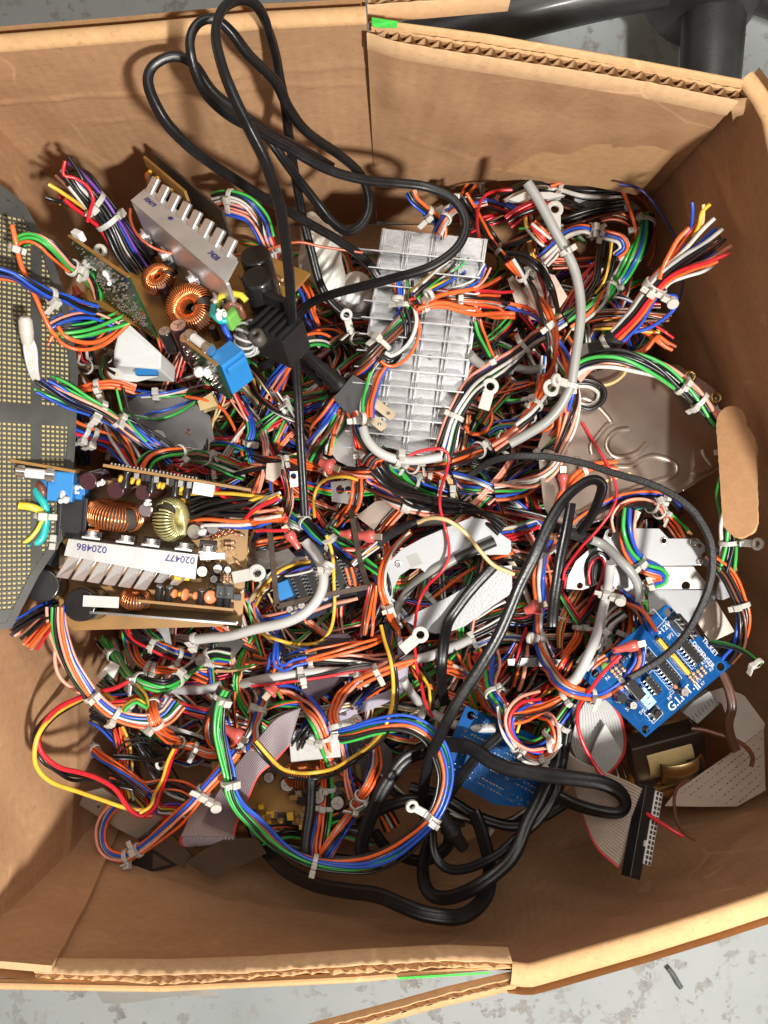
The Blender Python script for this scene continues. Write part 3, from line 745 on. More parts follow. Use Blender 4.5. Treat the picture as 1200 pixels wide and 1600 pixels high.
def loft_ribbon(L, R, zl, zr, ncond, matr, redge=None, thick=.0009, parent=None, name='ribbon', step=4.5, mats=None):
    """ribbon cable between two edge lines; round conductors show as ridges"""
    l = spline(L, step); n = max(len(l), 12); l = polyline(np.c_[l, np.zeros(len(l))], n)[:, :2]
    r_ = spline(R, step); r_ = polyline(np.c_[r_, np.zeros(len(r_))], n)[:, :2]; t = np.linspace(0, 1, n)
    zl = smooth1(np.interp(t, np.linspace(0, 1, len(zl)), zl), 2.5); zr = smooth1(np.interp(t, np.linspace(0, 1, len(zr)), zr), 2.5)
    a = to_world(l, zl); c = to_world(r_, zr); K = ncond * 5 + 1; u = np.linspace(0, 1, K)
    G = a[:, None] * (1 - u)[None, :, None] + c[:, None] * u[None, :, None]
    du = np.gradient(G, axis=1); dv = np.gradient(G, axis=0); nn = np.cross(du, dv); nn /= np.maximum(np.linalg.norm(nn, axis=2, keepdims=True), 1e-12)
    ridge = np.abs(np.sin(u * ncond * math.pi)) ** .7 * thick * .85
    top = G + nn * (thick * .3 + ridge)[None, :, None]; bot = G - nn * (thick * .3 + ridge)[None, :, None]
    b = MB(); fa = len(b.f); b.grid(top); b.grid(bot, flip=True); b.grid(np.stack([top[:, 0], bot[:, 0]], 1)); b.grid(np.stack([bot[:, -1], top[:, -1]], 1))
    b.grid(np.stack([top[0], bot[0]], 0), flip=True); b.grid(np.stack([top[-1], bot[-1]], 0))
    if redge is not None:
        for g0 in (0, (n - 1) * (K - 1)):
            for i in range(n - 1):
                for j in range(K - 1):
                    if (redge == 0 and j < 5) or (redge == 1 and j >= K - 6): b.m[g0 + i * (K - 1) + j] = 1
    o = b.build(name, [M[matr], M['rib_red']], parent)
    stamp_poly(list(map(tuple, l)) + list(map(tuple, r_[::-1])), float(max(zl.max(), zr.max()) + thick))
    return o

def plane_z(px0, py0, z0, gx, gy):
    """plane: z changes by gx, gy metres per metre in x, y; returns (point on it for a pixel, its normal)"""
    o = P(px0, py0, z0); n = Vector((-gx, -gy, 1)).normalized(); c = Vector((0, 0, CAM_H))
    def at(px, py, h=0):
        d = P(px, py, 0) - c; t = ((o + n * h) - c).dot(n) / d.dot(n); return c + d * t
    return at, n

def plate(name, label, cat, poly, crop, z, matr, g=(0, 0), thick=.0012, holes=(), stamp=True, bev=.0003, extra=None, group=None):
    pl = cr(crop, poly); cx = sum(p[0] for p in pl) / len(pl); cy = sum(p[1] for p in pl) / len(pl)
    at, n = plane_z(cx, cy, z, *g); base = at(cx, cy)
    root = tag(bpy.data.objects.new(name, None), label, cat, group); COL.objects.link(root); root.matrix_basis = Matrix.Translation(base)
    b = MB(); hs = []
    for (x, y, rr) in holes:
        (hx, hy), = cr(crop, [(x, y)]); c = at(hx, hy) - base; e = n.orthogonal().normalized(); f = n.cross(e)
        hs.append([c + (e * math.cos(q) + f * math.sin(q)) * rr for q in np.linspace(0, math.tau, 14, endpoint=False)])
    b.prism([at(*p) - base for p in pl], n, thick, hs)
    b.build('panel', M[matr] if isinstance(matr, str) else matr, root, bev=bev)
    if stamp: stamp_poly(pl, lambda X, Y: z + g[0] * (X - cx) * .0004 - g[1] * (Y - cy) * .0004 + .0005)
    return root, (lambda x, y, h=0: at(*cr(crop, [(x, y)])[0], h) - base), n
# ------------------------------------------------------------------ rigid things
def onto(root, fr): root.matrix_basis = fr.M; return root
Z3 = Vector((0, 0, 1))

# ---- small components; every one works in the local frame of its board
def comp_can(par, p, h, r, axis=(0, 0, 1), body='brown_cap', top='cap_pink', name='capacitor', vent=True):
    p = Vector(p); a = Vector(axis).normalized()
    b = MB(); b.lathe(p, a, [(r * .94, 0), (r, h * .03), (r, h * .08), (r * .93, h * .12), (r, h * .17), (r, h * .95), (r * .96, h), (r * .86, h * 1.0)], 24)
    e = a.orthogonal().normalized(); s = a.cross(e); rows = []
    for t in (.12, .93): rows.append([p + a * (h * t) + (e * math.cos(q) + s * math.sin(q)) * (r * 1.012) for q in np.linspace(.6, 1.15, 6)])
    o = b.build(name, [M[body]], par)
    b = MB(); b.grid([[tuple(x) for x in r_] for r_ in rows], 0); b.build('stripe', M['sheath_w' if body != 'black_cap' else 'sheath'], o)
    b = MB(); b.cyl(p + a * h * .985, p + a * (h * .985 + .0004), r * .86, n=24)
    if vent:
        for k in range(3):
            q = k * math.tau / 3 + .4; d = e * math.cos(q) + s * math.sin(q); c = p + a * (h * .985 + .00045)
            b.bar(c, c + d * r * .6, r * .06, .0002, a, 1)
    b.build('end_cap', [M[top], M['coil_core']], o); return o

def comp_toroid(par, c, axis, R, r, turns, wire, wr=.0005, core='coil_core', gap=.06, name='toroid_inductor', sq=1.25):
    c, d = Vector(c), Vector(axis).normalized(); b = MB(); b.torus(c, d, R, r, 32, 10, sq=sq); o = b.build(name, M[core], par)
    x = d.orthogonal().normalized(); y = d.cross(x); pts = []; n = turns * 14
    for i in range(n + 1):
        t = gap * math.pi + (math.tau * (1 - gap)) * i / n; q = math.tau * turns * i / n
        e = x * math.cos(t) + y * math.sin(t); rr = r + wr; pts.append(tuple(c + e * (R + rr * math.cos(q)) + d * (rr * sq * math.sin(q))))
    b = MB(); b.tube(pts, wr, 5); b.build('winding', M[wire], o); return o

def comp_ic(par, p, n, xd=Vector((1, 0, 0)), pitch=.00254, wd=.0066, h=.0036, name='chip', mt='black_pl', pins=True):
    p = Vector(p); xd = Vector(xd).normalized(); yd = Z3.cross(xd); L = n * pitch; R = Matrix((xd, yd, Z3)).transposed()
    b = MB(); b.box(p + Z3 * (h / 2 + .0008), (L, wd, h), R, 0)
    b.cyl(p - xd * (L / 2 - .0006) + Z3 * (h + .0008), p - xd * (L / 2 - .0006) + Z3 * (h + .00095), .001, n=10, mi=1)
    o = b.build(name, [M[mt], M['coil_core']], par, bev=.0003)
    if pins:
        b = MB()
        for i in range(n):
            for s in (-1, 1):
                c = p + xd * ((i - (n - 1) / 2) * pitch) + yd * s * (wd / 2 + .0006)
                b.box(c + Z3 * .0012, (.0008, .0012, .0024), R); b.box(c - yd * s * .0011 + Z3 * (h + .0009), (.0008, .0008, .0006), R)
        b.build('pins', M['solder'], o)
    return o

def comp_res(par, a, b_, r=.0011, bands=('brown_cap', 'red_tr', 'black_pl'), name='resistor', body='resist'):
    a, b_ = Vector(a), Vector(b_); d = (b_ - a); L = d.length; d.normalize(); m0 = a + d * L * .22; m1 = a + d * L * .78; b = MB()
    b.lathe(m0, d, [(r * .6, 0), (r, L * .05), (r, L * .14), (r * .86, L * .17), (r * .86, L * .39), (r, L * .42), (r, L * .51), (r * .6, L * .56)], 12, 0)
    b.tube([tuple(a - Z3 * .002), tuple(a), tuple(m0)], .0003, 6, 1); b.tube([tuple(m1), tuple(b_), tuple(b_ - Z3 * .002)], .0003, 6, 1)
    for k, bm in enumerate(bands): c = m0 + d * L * (.13 + .10 * k); b.cyl(c, c + d * L * .045, r * 1.04, n=12, mi=2 + k)
    return b.build(name, [M[body], M['solder']] + [M[q] for q in bands], par)

def comp_disc(par, p, r, nrm, mt='orange_disc', name='disc_capacitor'):
    p, d = Vector(p), Vector(nrm).normalized(); b = MB()
    b.lathe(p - d * .0012, d, [(r * .3, 0), (r * .8, .0003), (r, .0009), (r, .0015), (r * .8, .0021), (r * .3, .0024)], 18)
    s = d.cross(Z3); s = s.normalized() if s.length > .1 else Vector((1, 0, 0)); dn = s.cross(d).normalized(); dn = -dn if dn.z > 0 else dn
    for k in (-1, 1): b.tube([tuple(p + s * k * r * .5 + dn * r * .7), tuple(p + s * k * r * .5 + dn * (r + .003))], .0003, 6, 1)
    return b.build(name, [M[mt], M['solder']], par)

def comp_transistor(par, p, face, mt='black_pl', name='power_transistor'):
    """TO-220 with its screw: p on the heatsink face, face = direction it looks"""
    p, f = Vector(p), Vector(face).normalized(); up = Z3 - f * Z3.dot(f); up.normalize(); s = up.cross(f); R = Matrix((s, f, up)).transposed()
    b = MB(); b.box(p + f * .0022, (.010, .0044, .009), R, 0); b.box(p + f * .0007 + up * .007, (.010, .0013, .006), R, 1)
    o = b.build(name, [M[mt], M['alu']], par, bev=.0003)
    b = MB(); c = p + up * .0075 + f * .0014; b.cyl(c, c + f * .0008, .0037, n=18); b.cyl(c + f * .0008, c + f * .0032, .0028, n=14)
    b.bar(c + f * .0033 - s * .0022, c + f * .0033 + s * .0022, .0007, .0003, f, 1); b.build('screw', [M['alu'], M['coil_core']], o); return o

def comp_block(par, c, size, mt, R=None, name='relay', bev=.0006):
    b = MB(); b.box(c, size, R); return b.build(name, M[mt], par, bev=bev)

def glue(par, c, s, name='glue_blob', seed=0):
    r = np.random.default_rng(seed); b = MB()
    for k in range(6): b.sphere(Vector(c) + Vector(r.normal(0, s * .45, 3)), s * r.uniform(.35, .7), 9, sq=tuple(r.uniform(.6, 1.3, 3)))
    return b.build(name, M['glue'], par)

def solder_side(par, x0, x1, y0, y1, z, n, seed, name='solder_joints', face=1, r=.0009):
    rr = np.random.default_rng(seed); b = MB()
    for k in range(n):
        x = round(rr.uniform(x0, x1) / .00254) * .00254; y = round(rr.uniform(y0, y1) / .00254) * .00254
        b.lathe((x, y, z), (0, 0, face), [(r * rr.uniform(.8, 1.3), 0), (r * .75, .0005), (r * .3, .0013), (r * .2, .0022)], 7)
    return b.build(name, M['solder'], par)

def tracks(par, x0, x1, y0, y1, z, n, seed, mt, name='tracks', w=.0006):
    rr = np.random.default_rng(seed); b = MB()
    for k in range(n):
        x = rr.uniform(x0, x1); y = rr.uniform(y0, y1); pts = [(x, y)]
        for s in range(3):
            a = rr.integers(0, 8) * math.pi / 4; L = rr.uniform(.003, .012); x = min(x1, max(x0, x + math.cos(a) * L)); y = min(y1, max(y0, y + math.sin(a) * L)); pts.append((x, y))
        for (p, q) in zip(pts[:-1], pts[1:]):
            if (p[0] - q[0]) ** 2 + (p[1] - q[1]) ** 2 > 1e-8: b.bar((*p, z), (*q, z), w, .00005 + .000001 * k)
    return b.build(name, M[mt], par)

M['track_blue'] = mat('track_blue', (.014, .095, .28), .25, spec=.2)
M['track_brown'] = mat('track_brown', (.42, .25, .09), .35, coat=.3)

# ---- perforated metal panel on the left
def perforated_panel():
    fr = Frame(0, 640, .243, (1, 0, -.8), (.8, .0, 1))
    r = empty('perforated_panel', 'tall perforated grey metal panel standing against the left wall of the box', 'metal panel', fr.M)
    outl = [(-70, 250), (0, 288), (38, 318), (75, 385), (108, 480), (122, 580), (118, 690), (106, 830), (60, 900), (18, 982), (-70, 990)]
    lo = [fr.loc(*q) for q in outl]
    from mathutils.geometry import intersect_point_line
    poly = [(q.x, q.y) for q in lo]
    def inside(x, y):
        c = False; j = len(poly) - 1
        for i in range(len(poly)):
            if (poly[i][1] > y) != (poly[j][1] > y) and x < (poly[j][0] - poly[i][0]) * (y - poly[i][1]) / (poly[j][1] - poly[i][1]) + poly[i][0]: c = not c
            j = i
        return c
    def edge_d(x, y):
        d = 9
        for i in range(len(poly)):
            a = Vector((*poly[i], 0)); c = Vector((*poly[i - 1], 0)); q, t = intersect_point_line(Vector((x, y, 0)), a, c); q = a + (c - a) * min(1, max(0, t)); d = min(d, math.hypot(q.x - x, q.y - y))
        return d
    xs = [p[0] for p in poly]; ys = [p[1] for p in poly]; px_, py_ = .0026, .0026; b = MB(); th = .0009
    nx = int((max(xs) - min(xs)) / px_) + 1; ny = int((max(ys) - min(ys)) / py_) + 1
    for i in range(nx):
        for j in range(ny):
            x = min(xs) + i * px_; y = min(ys) + j * py_; cx, cy = x + px_ / 2, y + py_ / 2
            if not inside(cx, cy) or edge_d(cx, cy) < .0036: continue
            band = (j % 44) in (0, 1, 2, 3) or (i % 17) in (15, 16)
            o = [(x, y), (x + px_, y), (x + px_, y + py_), (x, y + py_)]
            if band: b.add([(*q, 0) for q in o], [(0, 1, 2, 3)])
            else:
                mx, my = px_ * .13, py_ * .17; n_ = [(x + mx, y + my), (x + px_ - mx, y + my), (x + px_ - mx, y + py_ - my), (x + mx, y + py_ - my)]
                vs = [(*q, 0) for q in o] + [(*q, 0) for q in n_] + [(*q, -th) for q in n_]
                b.add(vs, [(0, 1, 5, 4), (1, 2, 6, 5), (2, 3, 7, 6), (3, 0, 4, 7), (4, 5, 9, 8), (5, 6, 10, 9), (6, 7, 11, 10), (7, 4, 8, 11)])
    b.build('sheet', M['zinc'], r)
    cen = sum(lo, Vector()) / len(lo); inn = []
    for i, q in enumerate(lo):
        a, c = lo[i - 1], lo[(i + 1) % len(lo)]; t = (c - a).normalized(); nn = Vector((-t.y, t.x, 0)); nn = nn if nn.dot(cen - q) > 0 else -nn; inn.append(q + nn * .0045)
    b = MB(); rw = lambda l, z: [tuple(q + Z3 * z) for q in l + [l[0]]]; b.grid([rw(lo, -.0012), rw(lo, .0003), rw(inn, .0003), rw(inn, -.0012)], 0, False); b.build('rim', M['zinc'], r, recalc=True)
    b = MB(); b.prism([q - Vector((0, 0, .0016)) for q in lo], Z3, .0008); b.build('card_behind_holes', M['card_behind'], r, recalc=True)  # added sheet standing in for the cardboard seen through the holes
M['card_behind'] = mat('cardboard_behind_holes', (.56, .46, .21), .6, noise=.1, nscale=50)

# ---- finned heatsink in the middle
def finned_heatsink():
    fr = Frame(655, 535, .172, (.975, -.10, -.01), (-.06, -.09, .99))
    r = empty('finned_heatsink', 'large silver heatsink with crossing fins lying in the middle of the pile', 'heatsink', fr.M)
    A, B_, C_, D = (fr.loc(*q) for q in ((597, 357), (762, 374), (712, 716), (548, 702)))
    def bil(u, v): return A * (1 - u) * (1 - v) + B_ * u * (1 - v) + C_ * u * v + D * (1 - u) * v
    b = MB(); b.prism([A, B_, C_, D][::-1], Z3, .0035); b.build('base_plate', M['alu_brushed'], r, bev=.0004, recalc=True)
    stamp_poly([(597, 357), (762, 374), (712, 716), (548, 702)], .178)
    b = MB()
    for u in (.02, .235, .27, .49, .525, .74, .775, .975):
        b.bar(bil(u, .0) + Z3 * .0012, bil(u, 1) + Z3 * .0012, .0014, .0024)
    b.build('ridges', M['alu_brushed'], r, bev=.0003)
    for k in range(13):
        v = .115 + k * .073; a = bil(-.06 if k > 0 else -.2, v); c = bil(.98, v); o = MB(); o.bar(a + Z3 * .0058, c + Z3 * .0058, .0008, .0104); o.build('fin', M['alu_brushed'], r)
    b = MB(); c = bil(.62, .55); b.cyl(c, c + Z3 * .0001, .0016, n=14); b.build('screw_hole', M['coil_core'], r)
    b = MB(); c = bil(.60, .75); b.cyl(c, c + Z3 * .0012, .002, n=14); b.build('rivet', M['solder'], r)

# ---- upper power supply
def upper_supply():
    fr = Frame(157, 462, .192, (.774, -.633, 0), (-.12, .55, .82))
    r = empty('power_supply_board', 'tilted brown power supply board with a copper ring coil and a toothed silver heatsink', 'circuit board', fr.M, 'open power supplies')
    L = lambda x, y, n=0: fr.loc(x, y, n)
    b = MB(); W = .078
    b.prism([Vector((-.012, -.0065, 0)), Vector((.112, -.0085, 0)), Vector((.108, .03, 0)), Vector((.104, W, 0)), Vector((-.005, W, 0))], Z3, .0016)
    b.build('base_board', M['pcb_brown'], r, recalc=True)
    def stand(name, a, c, n0, n1, mt, th=.0016):
        a, c = Vector(a), Vector(c); b = MB(); b.bar(Vector((a.x, a.y, (n0 + n1) / 2)), Vector((c.x, c.y, (n0 + n1) / 2)), th, n1 - n0); return b.build(name, M[mt], r)
    # green soldered daughter board, its solder side to the camera
    a = L(157, 462, 0); c = L(246, 527, 0)
    d = (c - a); d.z = 0; d.normalize(); out = Vector((d.y, -d.x, 0))
    stand('solder_board', a, c, .001, .044, 'pcb_green')
    sub = bpy.data.objects.new('solder_joints', None)
    rr = np.random.default_rng(5); b = MB(); Ld = (c - a).length
    for k in range(230):
        u = round(rr.uniform(.002, Ld - .002) / .0019) * .0019; h = round(rr.uniform(.003, .042) / .0021) * .0021
        p = Vector((a.x, a.y, 0)) + d * u + Z3 * h + out * .0008
        b.lathe(p, out, [(.0008, 0), (.0006, .0004), (.0003, .0009), (.0002, .0011)], 6)
    b.build('solder_joints', M['solder'], r)
    b = MB(); b.bar(Vector((a.x, a.y, .0445)) , Vector((c.x, c.y, .0445)), .0018, .0008); b.build('board_edge', M['pcb_brown'], r)
    b = MB()
    for k in range(22): p = Vector((a.x, a.y, .001)) + d * (Ld * (k + .5) / 22) + out * .0014; b.box(p, (.0011, .0011, .003))
    b.build('pin_row', M['brass'], r)
    glue(r, Vector((a.x, a.y, .030)) + d * Ld * .52 + out * .0015, .0035, seed=1)
    comp_block(r, Vector((a.x, a.y, .045)) + d * .006 - out * .003, (.007, .004, .006), 'white_pl', name='plug_housing')
    # front fuse board with blue transformer behind it
    a2, c2 = L(308, 582, 0), L(361, 624, 0); d2 = (c2 - a2); d2.z = 0; d2.normalize(); o2 = Vector((d2.y, -d2.x, 0)); Lb = (c2 - a2).length
    stand('fuse_board', a2, c2, 0, .026, 'pcb_green')
    b = MB(); b.bar(Vector((a2.x, a2.y, .0264)), Vector((c2.x, c2.y, .0264)), .0018, .0008); b.build('board_edge', M['pcb_brown'], r)
    rr = np.random.default_rng(6); b = MB()
    for k in range(26):
        p = Vector((a2.x, a2.y, 0)) + d2 * rr.uniform(.003, Lb - .003) + Z3 * rr.uniform(.003, .024) + o2 * .0008; b.lathe(p, o2, [(.0010, 0), (.0006, .0007), (.0003, .0018)], 6)
    b.build('solder_joints', M['solder'], r)
    glue(r, Vector((a2.x, a2.y, .014)) + d2 * Lb * .62 + o2 * .0015, .0042, seed=2)
    comp_block(r, Vector((c2.x, c2.y, .0125)) - d2 * .006 - o2 * .0095, (.012, .015, .022), 'blue_pl', Matrix((d2, -o2, Z3)).transposed(), name='blue_transformer')
    comp_block(r, Vector((c2.x, c2.y, .0195)) - d2 * .0025 - o2 * .0095, (.010, .012, .004), 'blue_pl', Matrix((d2, -o2, Z3)).transposed(), name='transformer_step')
    p0 = Vector((a2.x, a2.y, .027)) - o2 * .004 + d2 * .002; p1 = p0 + d2 * .018
    f = MB(); f.cyl(p0, p1, .0026, n=16); f.cyl(p0 - d2 * .001, p0 + d2 * .004, .0029, n=16, mi=1); f.cyl(p1 - d2 * .004, p1 + d2 * .001, .0029, n=16, mi=1); fo = f.build('fuse', [M['white_pl'], M['solder']], r)
    for q in (p0 + d2 * .0015, p1 - d2 * .0015): comp_block(fo, q - Z3 * .0012, (.003, .0072, .004), 'solder', Matrix((d2, -o2, Z3)).transposed(), name='fuse_clip')
    # heatsink with bent teeth
    hn = .046; q = [L(204, 313, hn), L(231, 291, hn), L(371, 404, hn), L(352, 440, hn)]
    b = MB(); b.prism(q[::-1], Z3, .0022); hs = b.build('toothed_heatsink', M['alu_matte'], r, bev=.0009, recalc=True)
    e = (q[3] - q[0]); El = e.length; e.normalize(); v = Vector((-e.y, e.x, 0)); v = -v if v.y < 0 else v
    b = MB(); b.bar(Vector((q[0].x, q[0].y, .026)) + v * .0011, Vector((q[3].x, q[3].y, .026)) + v * .0011, .0022, .036); b.build('upright_plate', M['alu'], hs, bev=.0006)
    for k in range(8):
        s_ = q[1] + (q[2] - q[1]) * ((k + .5) / 8.2); dirv = (v * .8 + Z3 * .40 - e * .16).normalized(); m0 = s_ - v * .003; m1 = m0 + dirv * .0098
        b = MB(); b.bar(m0 - Z3 * .001, m1, .0062, .0030, dirv.cross(e)); b.build('tooth', M['alu'], hs, bev=.0008)
    for s_, u in (('10419', .05), ('7428', .74)):
        o = q[0] + e * (El * u) + v * .0055 + Z3 * .0003
        text_part('handwritten_number', s_, .0046, M['blue_ink'], hs, Matrix.Translation(o) @ Matrix((e, v, Z3)).transposed().to_4x4(), bold=.01)
    b = MB(); b.sphere(q[0] + e * (El * .33) + v * .0075 + Z3 * .0003, .0017, 8, sq=(1.2, .8, .1)); b.build('ink_blot', M['blue_ink'], hs)
    for k, t in enumerate((.06, .30, .60, .86)): comp_transistor(r, Vector((q[0].x, q[0].y, .018)) + e * (El * t) - v * .001, -v)
    # upright plate and small brown board behind
    a3, c3 = L(256, 282, .03), L(363, 376, .03); stand('shield_plate', a3, c3, .020, .050, 'steel_d', .0014)
    a4, c4 = L(243, 290, .03), L(306, 345, .03); stand('control_board', a4, c4, .022, .050, 'pcb_brown')
    d4 = (c4 - a4); d4.z = 0; d4.normalize(); o4 = Vector((d4.y, -d4.x, 0)); base4 = Vector((a4.x, a4.y, 0))
    for k, (t, h, rr_) in enumerate(((.10, .040, .0032), (.28, .039, .0030))): comp_disc(r, base4 + d4 * ((c4 - a4).length * t) + Z3 * h + o4 * .004, rr_, o4 + Z3 * .3)
    for t in (.22, .40, .75): comp_disc(r, base4 + d4 * ((c4 - a4).length * t) + Z3 * .046 + o4 * .0035, .0015, o4 + Z3 * .6, 'yellow_disc')
    for t in (.45, .58, .70, .85): comp_can(r, base4 + d4 * ((c4 - a4).length * t) + Z3 * .034, .009, .0022, o4, 'black_cap', 'cap_top')
    # coils and capacitors
    comp_toroid(r, L(297, 482, .017), (.25, -.45, .85), .0088, .0045, 46, 'copper', .00055)
    comp_toroid(r, L(248, 436, .016), (.1, -.2, 1), .0058, .0034, 34, 'copper', .0005)
    for (x, y, h, rr_, bd, tp) in ((278, 508, .024, .0050, 'brown_cap', 'cap_pink'), (294, 526, .026, .0052, 'brown_cap', 'cap_pink'), (257, 517, .015, .0039, 'black_cap', 'cap_top'), (252, 446, .018, .0032, 'brown_cap', 'cap_pink')):
        p = L(x, y, h); comp_can(r, (p.x, p.y, 0), h, rr_, body=bd, top=tp)
    for (x, y, h, rr_) in ((402, 432, .034, .0088), (398, 398, .034, .0085)):
        p = L(x, y, h); comp_can(r, (p.x, p.y, 0), h, rr_, body='black_cap', top='black_pl', vent=False)
    p = L(425, 490, .028); comp_block(r, (p.x, p.y, .011), (.026, .018, .020), 'black_pl', name='line_filter')
    for k in range(5): comp_block(r, (p.x - .010 + k * .005, p.y, .0215), (.002, .017, .003), 'black_pl', name='filter_rib', bev=.0003)
    p = L(413, 470, .030); comp_block(r, (p.x, p.y + .006, .016), (.018, .004, .028), 'black_pl', name='filter_cheek')
    p = L(388, 524, .012); comp_toroid(r, (p.x, p.y, .010), (1, .2, 0), .0055, .0035, 12, 'sheath_w', .0009)
    p = L(404, 528, .02); b = MB(); b.lathe((p.x, p.y, .018), (0, -.2, 1), [(.0042, 0), (.0042, .006), (.0018, .006), (.0018, .0)], 16, cap=False); b.build('ferrite_bead', M['coil_core'], r)
    b = MB(); pts = [L(340, 478, .024), L(346, 462, .030), L(362, 458, .032), L(378, 462, .032), L(385, 470, .03)]; b.tube([tuple(q) for q in pts], .0018, 10); b.build('yellow_lead', M['lead_y'], r)
    b = MB(); pts = [L(334, 478, .026), L(332, 492, .026), L(345, 502, .026), L(356, 500, .024)]; b.tube([tuple(q) for q in pts], .0018, 10); b.build('teal_lead', M['lead_teal'], r)
    b = MB(); pts = [L(346, 500, .022), L(352, 515, .02), L(359, 530, .016), L(356, 545, .01)]; b.tube([tuple(q) for q in pts], .0017, 10); b.build('blue_lead', WM['b'], r)
    b = MB(); pts = [L(352, 482, .03), L(362, 472, .03), L(374, 480, .03), L(380, 495, .022)]; b.tube([tuple(q) for q in pts], .0019, 10); b.build('brown_lead', WM['n'], r)
    comp_block(r, L(360, 496, .022), (.009, .010, .010), 'green_pl', name='green_block', bev=.0015)
    glue(r, L(345, 490, .032), .0028, seed=4)
    for k in range(14):
        rr = np.random.default_rng(40 + k); p = Vector((rr.uniform(.05, .1), rr.uniform(.03, .07), 0)); comp_res(r, p + Z3 * .002, p + Vector((.008, 0, .002)))
    for k in range(7):
        rr = np.random.default_rng(70 + k); p = Vector((rr.uniform(.045, .1), rr.uniform(.008, .03), 0)); comp_can(r, p, rr.uniform(.008, .014), rr.uniform(.002, .003), body='black_cap', top='cap_top')
    tracks(r, .06, .106, .002, .028, .0001, 24, 9, 'track_brown')
M['lead_y'] = mat('lead_yellow', (.72, .60, .06), .35, coat=.2); M['lead_teal'] = mat('lead_teal', (.02, .42, .42), .35, coat=.2)

